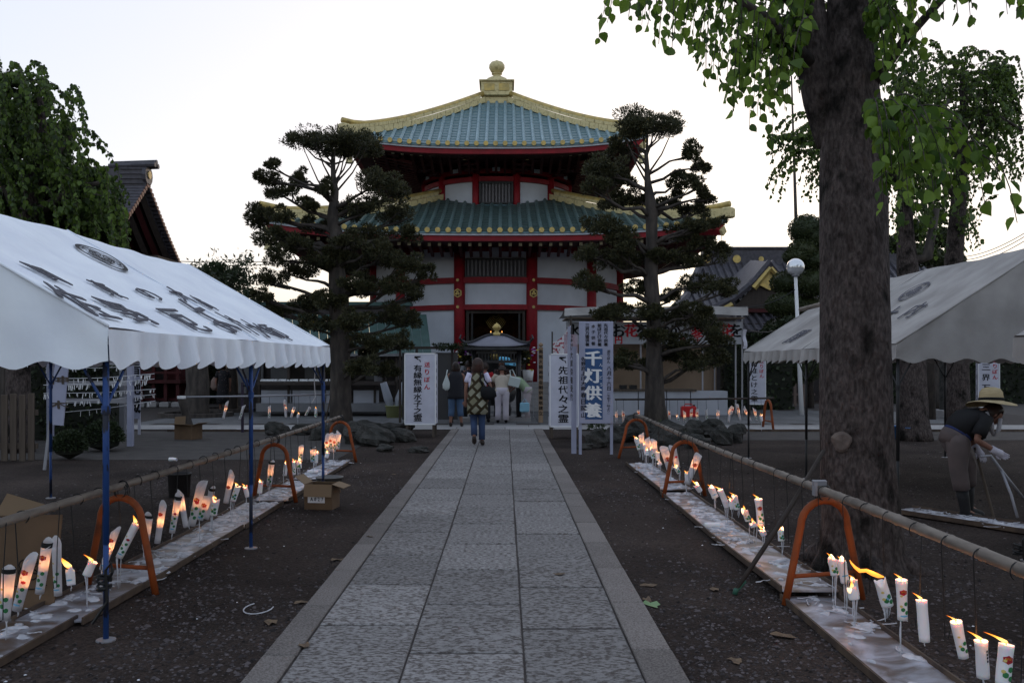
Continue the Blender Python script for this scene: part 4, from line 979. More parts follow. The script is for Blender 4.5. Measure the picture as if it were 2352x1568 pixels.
RT = Tent((4.16, 9.68), (4.06, 15.45), (7.62, 9.85), (7.55, 15.6), 1.79, 2.89, .17)
rt, ro = build_tent(RT, 'grey canvas festival tent on black posts at the right', M['canvas_grey'], M['blackpaint'], [0.012, .5, .985], seed=4, amp=.05)
NT = Tent((4.22, 1.6), (4.16, 7.42), (7.7, 1.6), (7.7, 7.5), 1.80, 2.89, .19)
n_, _o = build_tent(NT, 'corner of a nearer grey tent at the right edge of the picture', M['canvas_grey'], M['blackpaint'], [0.012, .5, .985], seed=6, amp=.05)
# writing on the roof slopes
def slope_text(root, o, t, rows, m, h=.034, flip=False):
    for txt in rows:
        ch, u, v, wd, ht = txt
        p = t.pt(u, v, h); du = (t.pt(u+.02, v)-t.pt(u-.02, v)).normalized(); dv = (t.pt(u, v+.02)-t.pt(u, v-.02)).normalized()
        if flip: du = -du
        sg = t.sag(u, v, [0.012, .5, .985], .07 if root is lt else .05)
        co, fs = glyph(ch); mb = MB(); b = max(np.ptp(co[:, 0]), np.ptp(co[:, 1]), .55); vs_ = []
        tri = []
        for a, c_, z in co:
            uu = a/b*wd; vv = c_/b*ht
            q = p+du*uu+dv*vv; L = (t.B-t.A).length; u2 = u+(uu/L)*(-1 if flip else 1); v2 = v+vv/(2*(t.pt(0, .5)-t.pt(0, 0)).length)
            s2 = t.sag(u2, v2, [0.012, .5, .985], .07 if root is lt else .05)
            vs_.append(Vector((q.x, q.y, q.z+s2+(.004 if z > 0 else -.004)))-o)
        mb.add(vs_, fs); mb.build('lettering', m, root)
W = []
for i, ch in enumerate('佐野厄よけ大師'):
    W.append((ch, (.03, .15, .325, .455, .56, .66, .75)[i], .075+(.022 if ch in 'よ' else 0), .42, .40+(.20 if ch == 'よ' else 0)))
slope_text(lt, lo, LT, W, M['inkfaded'])
W = [(c_, u, .195, .26, .26) for c_, u in (('関', .10), ('東', .245), ('の', .375), ('大', .49), ('師', .60))]
slope_text(lt, lo, LT, W, M['inkfaded'])
slope_text(rt, ro, RT, [('東', .60, .2, .34, .34), ('内', .18, .2, .34, .34), ('大', .30, .2, .34, .34), ('関', .72, .1, .4, .4)], M['inkfaded'], flip=True)
def crest(root, o, t, u0, v0, r, m):
    L = (t.B-t.A).length; S = 2*(t.pt(0, .5)-t.pt(0, 0)).length
    am = .07 if root is lt else .05
    def pp(x, y, h=.032):
        u = u0+x/L; v = v0+y/S; q = t.pt(u, v, h+t.sag(u, v, [0.012, .5, .985], am)); return q-o
    mb = MB(); N = 40
    def ring(ra, rb, cx=0, cy=0, n=N, a0=0, a1=2*PI):
        vs_ = []; fs = []
        for i in range(n+1):
            a = a0+(a1-a0)*i/n
            vs_ += [pp(cx+ra*math.cos(a), cy+ra*math.sin(a)), pp(cx+rb*math.cos(a), cy+rb*math.sin(a))]
        for i in range(n): fs.append((i*2, i*2+1, i*2+3, i*2+2))
        mb.add(vs_, fs)
    ring(r*.84, r)
    for k in range(3):
        a = PI/2+k*2*PI/3; cx, cy = .44*r*math.cos(a), .44*r*math.sin(a)
        ring(r*.31, r*.38, cx, cy, 20)
        for j in range(7):
            b = a+PI+(j-3)*.42; x1, y1 = cx+r*.31*math.cos(b), cy+r*.31*math.sin(b); x0, y0 = cx+.1*r*math.cos(a), cy+.1*r*math.sin(a)
            nx, ny = -(y1-y0), (x1-x0); q = (nx*nx+ny*ny)**.5+1e-6; nx, ny = nx/q*r*.036, ny/q*r*.036
            mb.add([pp(x0-nx, y0-ny), pp(x0+nx, y0+ny), pp(x1+nx, y1+ny), pp(x1-nx, y1-ny)], [(0, 1, 2, 3)])
    mb.build('crest', m, root)
crest(lt, lo, LT, .44, .36, .23, M['inkgrey'])
crest(rt, ro, RT, .36, .34, .22, M['inkfaded'])
# flap hanging by the far left corner of the white tent, rope and clutter
tag(MB().tube([P(724, 838, 10.6), P(722, 880, 10.6), P(724, 912, 10.6), P(716, 925, 10.6)], .006, 5).build('rope', M['chip']), 'thin pale cord hanging from the far corner of the white tent', 'cord')
# ---------------------------------------------------------------- bamboo rails on orange hoops, with wire hooks
def bamboo(mb, a, b, r, rnd):
    a, b = Vector(a), Vector(b); L = (b-a).length; n = int(L/.30); pts = []; rs = []
    for i in range(n):
        for f, k in ((0, 1.10), (.04, 1.0), (.5, .98), (.95, 1.0)):
            t = (i+f)/n; p = a.lerp(b, t); p = p+Vector((.012*math.sin(t*9), 0, .010*math.sin(t*7+1))); pts.append(p); rs.append(r*k*(1-.12*t))
    pts.append(b); rs.append(r*.9); return mb.tube(pts, rs, 14)
def hook_mesh(rail_r, drop):
    mb = MB(); pts = [(rail_r*1.12*math.cos(a), 0, rail_r*1.12*math.sin(a)) for a in [R(x) for x in range(200, -61, -26)]]
    x0 = pts[-1][0]
    mb.tube(pts[:], .0035, 4)
    mb.tube([pts[0], (pts[0][0]*1.02, 0, -rail_r*.9), (-rail_r*.7, .004, -drop*.5), (-rail_r*.55, 0, -drop), (0, 0, -drop-.01), (.004, 0, -drop+.03)], .0032, 4)
    return mb
def hoop(name, L_, R_, top, label, r=.024, group='orange hoop stands under the bamboo rails'):
    L_, R_ = Vector(L_), Vector(R_); c = (L_+R_)/2; root = empty(name, c, label=label, cat='barrier stand', group=group)
    a, b = L_-c, R_-c; hw = (b-a).length/2; ux = (b-a).normalized(); tt = Vector((0, 0, 1))
    tw = hw*.60; pts = [a, a.lerp(-ux*tw+tt*(top-tw), .5), -ux*tw+tt*(top-tw)]
    for i in range(1, 12):
        ang = PI-PI*i/12; pts.append(ux*tw*math.cos(ang)+tt*(top-tw+tw*.92*math.sin(ang)))
    pts += [ux*tw+tt*(top-tw), b.lerp(ux*tw+tt*(top-tw), .5), b]
    MB().tube(pts, r, 12).build('hoop', M['orangepaint'], root, True)
    h = top*.27; f = h/(top-tw); q1 = a.lerp(-ux*tw+tt*(top-tw), f); q2 = b.lerp(ux*tw+tt*(top-tw), f)
    MB().tube([q1, q2], r*.62, 8).build('cross_bar', M['orangepaint'], root, True)
    wr = MB()
    for k in range(3):
        rr = .05+.006*k; wr.tube([Vector((0, (k-1)*.02, 0))+ux*rr*math.cos(x)+tt*(top+.035+rr*math.sin(x)) for x in [i*PI/5 for i in range(11)]], .0045, 4)
    wr.build('wire_tie', M['wire'], root)
    return root
RY = lambda Y: 2.03+(2.25-2.03)*(Y-3.2)/12.7      # right rail x at depth Y
LX = lambda Y: -2.655-.05*(Y-4)/11
rnd = random.Random(9)
rail = empty('bamboo_rail', (RY(3.2), 3.2, 0), label='bamboo rail with wire hooks over the right row of candles', cat='rail'); o = Vector(rail.location)
bamboo(MB(), Vector((RY(3.0), 3.0, .762))-o, Vector((2.255, 15.9, .705))-o, .029, rnd).build('pole', M['bamboo'], rail, True)
hooksR = [3.35, 3.62, 3.9, 4.2, 4.55, 4.9, 5.2, 5.5, 5.95, 6.3, 6.65, 7.0, 7.6, 8.0, 8.35, 8.7, 9.1, 9.4, 9.7, 10.0, 10.3, 10.6, 11.2, 11.6, 12.0, 12.4, 12.8, 13.2, 13.6, 14.0, 14.4]
hm = [hook_mesh(.032, d).mesh('wire_hook', M['wire']) for d in (.47, .43, .50)]
for y in hooksR:
    z = .762-.057*(y-3)/12.9
    link('wire_hook', rnd.choice(hm), rail, Vector((RY(y), y, z))-o, (0, 0, rnd.uniform(-.4, .4)+PI*(rnd.random() < .3)))
rail2 = empty('bamboo_rail', (-2.66, 4.0, 0), label='bamboo rail with wire hooks over the left row of candles', cat='rail'); o = Vector(rail2.location)
bamboo(MB(), Vector((LX(3.2), 3.2, .745))-o, Vector((-2.71, 15.1, .715))-o, .0265, rnd).build('pole', M['bamboo'], rail2, True)
for i in range(34):
    y = 4.45+i*.315*(1+.01*i)*.93+rnd.uniform(-.06, .06); z = .745-.03*(y-3.2)/12
    if y > 14.6: break
    link('wire_hook', rnd.choice(hm), rail2, Vector((LX(y), y, z))-o, (0, 0, rnd.uniform(-.4, .4)+PI*(rnd.random() < .3)))
def gp(x, y): return Vector(G(x, y))
hoop('hoop_stand', gp(1803, 1389), gp(1980, 1375), .69, 'nearest orange hoop stand under the right bamboo rail')
hoop('hoop_stand', gp(1524, 1142), gp(1619, 1138), .67, 'middle orange hoop stand under the right bamboo rail')
hoop('hoop_stand', gp(1421, 1052), gp(1500, 1048), .66, 'orange hoop stand at the far end of the right bamboo rail')
hoop('hoop_stand', gp(200, 1353), gp(358, 1365), .67, 'nearest orange hoop stand under the left bamboo rail')
hoop('hoop_stand', gp(582, 1149), gp(680, 1153), .67, 'middle orange hoop stand beside the open carton at the left')
hoop('hoop_stand', gp(746, 1058), gp(818, 1061), .66, 'orange hoop stand at the far end of the left bamboo rail')
h = hoop('hoop_stand', gp(1752, 982), gp(1776, 987), .72, 'narrow orange stand at the end of the far right cross rail', r=.03)
# metal clamp on the rail by the near right hoop
tag(MB().box((RY(6.0), 6.02, .80), (.09, .03, .03), rx=.2).box((RY(6.0)-.03, 6.02, .76), (.02, .05, .09)).build('pipe_clamp', M['steel']), 'metal clamp on the bamboo rail above the nearest right hoop', 'clamp')

# ---- wax trays (boards with raised lips) under the rails
def board_mat():
    m = bpy.data.materials.new('waxed_board'); m.use_nodes = True; n = m.node_tree; b = n.nodes['Principled BSDF']
    tc = n.nodes.new('ShaderNodeTexCoord'); a = n.nodes.new('ShaderNodeTexNoise'); a.inputs['Scale'].default_value = 4.2; a.inputs['Detail'].default_value = 9; a.inputs['Distortion'].default_value = .8
    oi = n.nodes.new('ShaderNodeObjectInfo'); ad = n.nodes.new('ShaderNodeVectorMath'); cx = n.nodes.new('ShaderNodeVectorMath'); cx.operation = 'SCALE'; cx.inputs[0].default_value = (9, 5, 3)
    n.links.new(oi.outputs['Random'], cx.inputs['Scale']); n.links.new(tc.outputs['Object'], ad.inputs[0]); n.links.new(cx.outputs[0], ad.inputs[1]); n.links.new(ad.outputs[0], a.inputs['Vector'])
    cr = n.nodes.new('ShaderNodeValToRGB'); e = cr.color_ramp.elements
    e[0].position = .30; e[0].color = (.09, .055, .035, 1); e[1].position = .66; e[1].color = (.42, .43, .50, 1)
    k = e.new(.44); k.color = (.14, .115, .11, 1)
    n.links.new(a.outputs['Fac'], cr.inputs['Fac']); n.links.new(cr.outputs[0], b.inputs['Base Color'])
    b.inputs['Roughness'].default_value = .38; b.inputs['Specular IOR Level'].default_value = .45
    bp = n.nodes.new('ShaderNodeBump'); bp.inputs['Strength'].default_value = .6; bp.inputs['Distance'].default_value = .006
    f = n.nodes.new('ShaderNodeTexNoise'); f.inputs['Scale'].default_value = 16; f.inputs['Detail'].default_value = 6; n.links.new(tc.outputs['Object'], f.inputs['Vector'])
    n.links.new(f.outputs['Fac'], bp.inputs['Height']); n.links.new(bp.outputs[0], b.inputs['Normal']); return m
M['board'] = board_mat(); M['lip'] = mat('dark_wet_lath', (.10, .07, .05), .7, col2=(.05, .035, .03), scale=8)
def waxpool(mb, cx, cy, z, r, rnd, st=1.0):
    n = 15; pts = []; a0 = rnd.random()*6
    for i in range(n):
        a = 2*PI*i/n; q = r*(.5+.5*rnd.random())*(1+.35*math.sin(2*a+a0)); pts.append((cx+q*math.cos(a), cy+q*math.sin(a)*st))
    b = [(x, y, z) for x, y in pts]; t = [(cx+(x-cx)*.8, cy+(y-cy)*.8, z+rnd.uniform(.003, .010)) for x, y in pts]
    mb.add(b+t+[(cx, cy, z+rnd.uniform(.006, .016))], [(i, (i+1) % n, n+(i+1) % n, n+i) for i in range(n)]+[(n+i, n+(i+1) % n, 2*n) for i in range(n)])
def strandwax(mb, x, y, z, L, rnd):
    a = rnd.random()*PI*2; pts = []; 
    for i in range(6):
        pts.append((x, y, z+.006+rnd.random()*.008)); a += rnd.uniform(-.6, .6); x += math.cos(a)*L/6; y += math.sin(a)*L/6
    mb.tube(pts, [.002+rnd.random()*.003 for _ in pts], 5)
def tray(a, b, w_, z, label, heaps, seed, tilt=0, lipw=True, group='wax covered boards under the candle rails'):
    rnd = random.Random(seed); a, b = Vector(a), Vector(b); c = (a+b)/2; d = (b-a); L = d.length; rz = math.atan2(-d.x, d.y)
    root = empty('wax_board', (c.x, c.y, 0), rz, label, 'board', group)
    MB().box((0, 0, z), (w_, L-.01, .012), rx=tilt).build('board', M['board'], root)
    for s in (-1, 1):
        if lipw: MB().box((s*(w_/2+.007), rnd.uniform(-.03, .03), z+.008), (.013, L*.995, .045), rx=tilt, ry=s*.08, rz=rnd.uniform(-.004, .004)).build('edge_lath', M['lip'], root)
    mb = MB()
    for i in range(int(heaps*2.2)):
        x = rnd.uniform(-.40, .40)*w_; y = rnd.uniform(-.48, .48)*L; zz = z+.007+y*math.tan(tilt)
        waxpool(mb, x, y, zz, .012+.07*rnd.random()**2, rnd, rnd.uniform(.8, 1.8))
        for _ in range(rnd.choice((0, 0, 1, 1, 2))): strandwax(mb, x+rnd.uniform(-.05, .05), y+rnd.uniform(-.08, .08), zz, rnd.uniform(.08, .24), rnd)
    w = mb.build('spilt_wax', M['wax'], root, True); tag(w, kind='stuff'); return root
def rc(Y, s=0): return (2.06+(Y-9)*.008+s, Y, 0)
tray(rc(2.9), rc(6.12), .36, .02, 'waxed board in the right foreground below the plain white candles', 16, 1)
tray(rc(6.05), rc(8.2), .37, .055, 'raised waxed board beside the foot of the leaning stick', 17, 2, tilt=-.018)
tray(rc(8.2), rc(9.9), .36, .03, 'wax heaped board carrying a fallen purple tube on the right', 26, 3)
tray(rc(9.9), rc(11.1), .36, .02, 'scorched short board beyond the middle right hoop', 7, 4)
tray(rc(11.1), rc(13.05), .37, .045, 'waxed board between the two far hoops on the right', 18, 5, tilt=-.01)
tray(rc(13.05), rc(14.3), .38, .025, 'farthest right board with wax piled on its end', 26, 6)
tray((-2.86, 3.6, 0), (-2.83, 5.55, 0), .42, .025, 'waxed board at the bottom left corner of the picture', 16, 7)
tray((-2.76, 5.5, 0), (-2.72, 7.0, 0), .42, .03, 'waxed board between the blue post and the nearest left hoop', 12, 8)
tray((-2.72, 7.0, 0), (-2.70, 8.7, 0), .40, .03, 'left waxed board between the nearest hoop and second blue post', 15, 9)
tray((-2.70, 8.7, 0), (-2.69, 10.15, 0), .42, .03, 'left board thick with wax behind the second blue post', 26, 10, tilt=.01)
tray((-2.68, 10.35, 0), (-2.68, 12.1, 0), .42, .03, 'wax strewn board behind the open carton on the left', 28, 11)
tray((-2.67, 12.3, 0), (-2.66, 14.7, 0), .40, .03, 'farthest left board white with wax below the row end', 30, 12)
# boards in the second row behind the big tree
tray((4.25, 9.75, 0), (5.55, 7.55, 0), .36, .03, 'waxed board running under the grey tent by the raking man', 34, 13)
# ---- leaning stick
a, b = Vector(G(1690, 1365)), Vector(P(1892, 1035, 6.75))
st_ = empty('leaning_pole', a, label='dark pole leaning across the right bamboo rail with green tip', cat='pole')
MB().tube([Vector((0, 0, .03)), (b-a)*.5+Vector((.006, 0, 0)), b-a], .017, 9).build('shaft', M['darkwood'], st_, True)
MB().tube([Vector((-.008, -.002, .004)), Vector((0, 0, .03)), (b-a)*.09], .0185, 9).build('tip', mat('green_tape', (.03, .10, .07), .5), st_, True)
# ---------------------------------------------------------------- candles on wire spikes
def wax_mat(name, tr, sss):
    m = mat(name, (.80, .78, .80), .42, trans=tr, col2=(.74, .72, .75), scale=14, spec=.35)
    b = m.node_tree.nodes['Principled BSDF']; b.inputs['Subsurface Weight'].default_value = sss
    b.inputs['Subsurface Radius'].default_value = (.03, .012, .006); b.inputs['Subsurface Scale'].default_value = 1.0; return m
M['waxsolid'] = wax_mat('white_candle_wax', 0, .35); M['waxshell'] = wax_mat('thin_wax_shell', .55, 0)
def flame_mat(k=1.0):
    m = bpy.data.materials.new('flame'); m.use_nodes = True; n = m.node_tree; n.nodes.clear()
    tc = n.nodes.new('ShaderNodeTexCoord'); sp = n.nodes.new('ShaderNodeSeparateXYZ'); cr = n.nodes.new('ShaderNodeValToRGB'); e = cr.color_ramp.elements
    e[0].position = 0; e[0].color = (1, .20, .02, 1); e[1].position = 1; e[1].color = (1, .16, .01, 1)
    q = e.new(.28); q.color = (1, .62, .20, 1); q = e.new(.60); q.color = (1, .36, .05, 1)
    em = n.nodes.new('ShaderNodeEmission'); em.inputs['Strength'].default_value = .42*k
    o = n.nodes.new('ShaderNodeOutputMaterial'); n.links.new(tc.outputs['Generated'], sp.inputs[0]); n.links.new(sp.outputs['Z'], cr.inputs[0]); n.links.new(cr.outputs[0], em.inputs['Color']); n.links.new(em.outputs[0], o.inputs['Surface']); return m
M['flame'] = flame_mat()
M['soot'] = mat('soot', (.01, .01, .01), .8)
PM = [mat('print_red', (.50, .03, .05), .6, trans=.45), mat('print_green', (.03, .17, .06), .6), mat('print_blue', (.18, .42, .62), .6), mat('print_yellow', (.60, .47, .16), .6), M['ink'], mat('print_orange', (.75, .25, .04), .6, trans=.5)]
def flame_mesh(h, lean):
    mb = MB(); pr = [(.004, 0), (.16, .10), (.21, .25), (.17, .45), (.10, .70), (.05, .87), (.004, 1)]; vs_ = []; fs = []
    for r, z in pr:
        for j in range(7):
            a = 2*PI*j/7; vs_.append((r*h*math.cos(a)-lean*h*z**1.5, r*h*.8*math.sin(a), z*h*(1-.25*abs(lean))))
    for i in range(6):
        for j in range(7): fs.append((i*7+j, i*7+(j+1) % 7, (i+1)*7+(j+1) % 7, (i+1)*7+j))
    return mb.add(vs_, fs)
FM = {}
def candle(top, bot, Y, r, style, label, flame=1.0, lean=.6, drips=0, dlen=.15, pr='', group='memorial candles on wire spikes', seed=0, rim=0, power=.09, print_top=.85):
    rnd = random.Random(seed); a = Vector(P(bot[0], bot[1], Y)); b = Vector(P(top[0], top[1], Y+rnd.uniform(-.02, .02)))
    ax = (b-a); L = ax.length; root = empty('candle', a, label=label, cat='candle', group=group)
    q = ax.normalized().to_track_quat('Z', 'Y'); frame = empty('frame'); bpy.data.objects.remove(frame)
    Mx = q.to_matrix().to_4x4()
    def put(mb, name, m, smooth=True, par=root):
        o = mb.build(name, m, par, smooth)
        if par is root: o.matrix_basis = Mx
        return o
    # seam of rotation: find local angle that faces the camera (-Y world)
    cv = Mx.inverted() @ Vector((0, -1, 0, 0)); a_cam = math.atan2(cv[1], cv[0])
    n = 14; k = 9; body = MB()
    if style in ('solid', 'stub'):
        prof = []
        for i in range(k+1):
            t = i/k; rr = r*(1+.04*math.sin(t*5+seed)); rr *= (1+(.12 if style == 'solid' else .05)*max(0, t-.72)/.28); prof.append((rr, t*L))
        prof += [(r*.95, L-.003), (r*.55, L-.010), (.001, L-.012)]
        body.lathe([(.001, 0)]+prof, n=n)
        if style == 'stub':
            vv = []
            for x, y, z in body.v:
                if z > L*.7: ang = math.atan2(y, x); z += r*(.5*math.sin(ang*2+seed)+.35*math.sin(ang*3.3+seed*2))*(1 if math.hypot(x, y) > r*.7 else .2)
                vv.append((x, y, z))
            body.v = vv
        put(body, 'wax_body', M['waxsolid']); fz = L-.004 if style == 'solid' else L-.002
    else:       # burnt hollow: outer shell with thin wall
        cut = (lambda ang: .10*L*math.sin(ang+seed)+.03*L*math.sin(2*ang)); vs_ = []; fs = []
        for i in range(k+1):
            for j in range(n):
                ang = 2*PI*j/n; z = i/k*(L+cut(ang)*(i/k)**3); rr = r*(.92+.22*(i/k)**1.5); vs_.append((rr*math.cos(ang), rr*math.sin(ang), z))
        for i in range(k+1):
            for j in range(n):
                ang = 2*PI*j/n; z = (1-i/k)*(L+cut(ang)*(1-i/k)**3); z = max(z, .004); rr = (r*(.92+.22*(1-i/k)**1.5))-.0035; vs_.append((rr*math.cos(ang), rr*math.sin(ang), z))
        for i in range(2*k+1):
            for j in range(n): fs.append((i*n+j, i*n+(j+1) % n, (i+1)*n+(j+1) % n, (i+1)*n+j))
        fs.append(tuple(range(n))[::-1])
        body.add(vs_, fs); put(body, 'wax_shell', M['waxshell'])
        fz = L*rnd.uniform(.50, .62)
        put(MB().lathe([(.001, 0.005), (r*.9, .005), (r*.93, fz-.03), (.001, fz-.028)], n=12), 'wax_body', M['waxsolid'])
        if rim: put(MB().lathe([(r*1.13, L*.93), (r*1.145, L*1.02), (r*1.08, L*1.03), (r*1.06, L*.94)], n=14, caps=False), 'sooty_rim', M['soot'])
    # printed flowers, wrapped on the side towards the path
    if pr:
        d = MB(); r1_ = r*1.035+.0008
        def rad(z):
            t = z/L
            if style in ('solid', 'stub'): return r*(1+.04*math.sin(t*5+seed))*(1+.12*max(0, t-.72)/.28)+.0012
            return r*(.92+.22*t**1.5)+.0012
        def patch(z, off, w_, h_, mi, pet=0):
            d.m = mi; vs_ = []; N = 12
            for i in range(N):
                t = 2*PI*i/N; k_ = 1+(pet*(i % 2)); zz = z+h_*k_*math.sin(t); ang = a_cam+(off+w_*k_*math.cos(t))/r; rr = rad(zz); vs_.append((rr*math.cos(ang), rr*math.sin(ang), zz))
            rr = rad(z)+.0012; ang = a_cam+off/r; d.add(vs_+[(rr*math.cos(ang), rr*math.sin(ang), z)], [(i, (i+1) % N, N) for i in range(N)])
        s = r/.033*1.3
        zt = L*print_top
        if 'L' in pr: patch(zt-.03*s, -.002, .017*s, .013*s, 0, .25); patch(zt-.026*s, -.002, .009*s, .006*s, 5, .3)
        if 'l' in pr: patch(L*.55, .006*s, .011*s, .008*s, 0, .2)
        if 'g' in pr:
            for zf, of in ((.42, .010), (.28, -.006), (.20, .014)): patch(L*zf, of*s, .010*s, .010*s, 1, .1)
            patch(L*.36, -.014*s, .007*s, .006*s, 3, .2); patch(L*.62, -.012*s, .006*s, .005*s, 3, .2)
        if 'b' in pr: patch(L*.12 if style != 'stub' else L*.35, 0, .019*s, .0045*s, 2, .2)
        if 'k' in pr:
            for i in range(4): patch(L*(.75-.09*i), .012, .004, .005, 4, .4)
        o = d.build('flower_print', PM, root); o.matrix_basis = Mx
    if flame:
        fh = .045*flame; top_p = Mx @ Vector((0, 0, fz, 1)).to_3d().to_4d(); tp = Vector((top_p[0], top_p[1], top_p[2]))
        MB().tube([tp-Vector((0, 0, .004)), tp+Vector((-.002, 0, .010))], .0018, 4).build('wick', M['soot'], root)
        key = (round(fh, 3), round(lean, 1))
        if key not in FM: FM[key] = flame_mesh(fh, lean).mesh('flame', M['flame'], True)
        link('flame', FM[key], root, tp+Vector((-.001, 0, .006)))
        if power:
            li = bpy.data.lights.new('flame_light', 'POINT'); li.energy = power*flame*1.35; li.color = (1, .40, .13); li.shadow_soft_size = .012
            lo_ = bpy.data.objects.new('flame_light', li); C.objects.link(lo_); lo_.parent = root; lo_.location = tp+Vector((-.006*lean, 0, .022))
    for i in range(drips):
        x0 = rnd.uniform(-.8, .8)*r; y0 = -r*.4*rnd.random(); z0 = rnd.uniform(-.01, .0); ln = dlen*(1 if i == 0 else rnd.uniform(.35, .95))
        ln = min(ln, a.z-.03) if a.z > .05 else ln
        pts = []; rs = []; px = x0
        for j in range(8):
            t = j/7; px += rnd.uniform(-.003, .003); pts.append((px*(1-.5*t)+0*t, y0, z0+.012-ln*t)); rs.append((.0058*(1-t*.55) if i == 0 else .0036*(1-t*.6))*(1+.35*rnd.uniform(-1, 1))*max(.6, r/.03))
        MB().tube(pts, rs, 6).build('wax_drip', M['wax'], root, True)
    return root
Z = {'n4': (2200, 1550, 2.94), 'n5': (1800, 1250, 3.92), 'l3': (400, 1300, 3.36), 'l0': (0, 1500, 4.48), 'f1': (500, 1050, 4.48), 'f2': (1600, 850, 3.4846)}
def zc(z, x, y): a, b, s = Z[z]; return ((a+x/s)/1.2755, (b+y/s)/1.2755)
def depth(x, side):
    Y = 8.0
    for _ in range(12): Y = F*(RY(Y)-.0 if side > 0 else LX(Y))/(x-CX)
    return Y
def cz(z, side, x0, y0, x1, y1, style, label, w=None, Y=None, **k):
    t = zc(z, x0, y0); b = zc(z, x1, y1); Y_ = Y or depth(b[0], side)
    r = ((w/Z[z][2]/1.2755)*Y_/F/2) if w else .031
    candle(t, b, Y_, r, style, label, seed=int(x0+y0), **k)
GR, GL = 'candles spiked under the right bamboo rail', 'candles spiked under the left bamboo rail'
R_ = lambda *a, **k: cz(a[0], 1, *a[1:], group=GR, **k)
# right, near
R_('n4', 1295, 430, 1305, 775, 'solid', 'tall upright candle with red lotus and green leaves hanging by the nearest right hoop', w=86, pr='Lgb', drips=1, dlen=.2, lean=1.0, flame=.9)
R_('n4', 1468, 605, 1495, 965, 'solid', 'plain white candle without print beside the lotus candle in the right foreground', w=88, drips=1, dlen=.03, lean=1.0, flame=1.0)
R_('n4', 1765, 790, 1830, 1100, 'solid', 'leaning white candle with a sooty crumbling top in the right foreground', w=88, pr='g', lean=1.2, flame=.8)
R_('n4', 1980, 955, 2000, 1270, 'solid', 'thick white candle with small black lettering in the right foreground corner', w=102, pr='k', drips=1, dlen=.05, lean=1.1, flame=1.2)
R_('n4', 2200, 985, 2165, 1340, 'solid', 'largest candle at the right corner, faded lotus print and a long flame', w=120, pr='Lg', lean=1.3, flame=1.6)
R_('n4', 695, 250, 722, 390, 'stub', 'burnt stub on a thick wax column, left of the pair by the near hoop', w=72, pr='g', drips=3, dlen=.22, flame=.9, lean=.8)
R_('n4', 775, 265, 812, 455, 'stub', 'printed stub trailing wax, right one of the pair by the near hoop', w=76, pr='b', drips=3, dlen=.24, flame=.6, lean=.8)
R_('n4', 872, 510, 890, 600, 'stub', 'melted cup shaped stub spreading a cone of wax down to the board', w=90, drips=6, dlen=.22, flame=1.1, lean=.1)
R_('n4', 885, 430, 905, 560, 'stub', 'narrow stub burning just behind the melted cup shaped candle', w=55, drips=0, flame=.8, lean=1.0, Y=5.75)
R_('n4', 1112, 440, 1175, 655, 'stub', 'broken tilted candle streaming one long wind blown flame', w=100, pr='gb', drips=5, dlen=.09, flame=0)
# its long streaming flame
p0 = Vector(P(*zc('n4', 1140, 405), 5.05)); p1 = Vector(P(*zc('n4', 1050, 385), 5.05)); pts = [Vector(P(*zc('n4', x, y), 5.05)) for x, y in ((1142, 408), (1095, 398), (1045, 378), (990, 352), (935, 355), (895, 325), (865, 290), (850, 262))]
fl = MB().tube(pts, [.004, .012, .013, .010, .011, .008, .005, .001], 7)
fo = link('flame', fl.mesh('flame', mat('streaming_flame', (1, .3, .03), emit=(1, .30, .04), estr=.33), True), bpy.data.objects['candle.009'], -Vector(bpy.data.objects['candle.009'].location))
li = bpy.data.lights.new('flame_light', 'POINT'); li.energy = .12; li.color = (1, .45, .15); li.shadow_soft_size = .03; lo2 = bpy.data.objects.new('flame_light', li); C.objects.link(lo2); lo2.parent = bpy.data.objects['candle.009']; lo2.location = pts[2]-Vector(bpy.data.objects['candle.009'].location)+Vector((0, 0, .02))
# right, middle
R_('n5', 1905, 1170, 1915, 1305, 'stub', 'stub with green leaf print hanging nearest the leaning pole', w=70, pr='gb', drips=2, dlen=.16, lean=.2)
R_('n5', 1690, 1180, 1718, 1240, 'stub', 'ragged low stub flaring wide beside the leaning pole', w=72, drips=4, dlen=.16, flame=1.2, lean=.8)
R_('n5', 1652, 825, 1682, 1130, 'solid', 'tall candle with red lotus print standing above its neighbours on the right row', w=82, pr='Lgb', print_top=.82, flame=1.1, lean=1.0)
R_('n5', 1590, 1105, 1605, 1150, 'stub', 'tiny wax cup burning on a bent wax column by the purple tube', w=76, drips=2, dlen=.16, lean=.2)
R_('n5', 1492, 960, 1538, 1070, 'stub', 'tilted stub with blue band, flame bright inside its rim', w=74, pr='gb', drips=1, dlen=.15, lean=.2)
R_('n5', 1380, 795, 1410, 945, 'stub', 'printed stub at the right of the five candle cluster', w=66, pr='gb', drips=2, dlen=.08, lean=1.1)
R_('n5', 1335, 832, 1350, 945, 'stub', 'thin stub touching the right candle of the five candle cluster', w=46, drips=2, dlen=.10, lean=1.0, Y=9.0)
R_('n5', 1262, 835, 1290, 915, 'stub', 'tall column of dripped wax under a stub in the five candle cluster', w=66, drips=4, dlen=.22, flame=1.4, lean=.5)
R_('n5', 1212, 722, 1290, 900, 'solid', 'long tilted candle at the top of the five candle cluster', w=64, drips=2, dlen=.1, flame=1.3, lean=1.3)
R_('n5', 1112, 700, 1160, 810, 'stub', 'stub streaming wax at the left of the five candle cluster', w=78, pr='b', drips=4, dlen=.17, lean=1.0)
R_('n5', 935, 665, 985, 735, 'stub', 'short thick candle slipping sideways by the foot of the middle right hoop', w=62, drips=1, dlen=.05, flame=1.3, lean=.8)
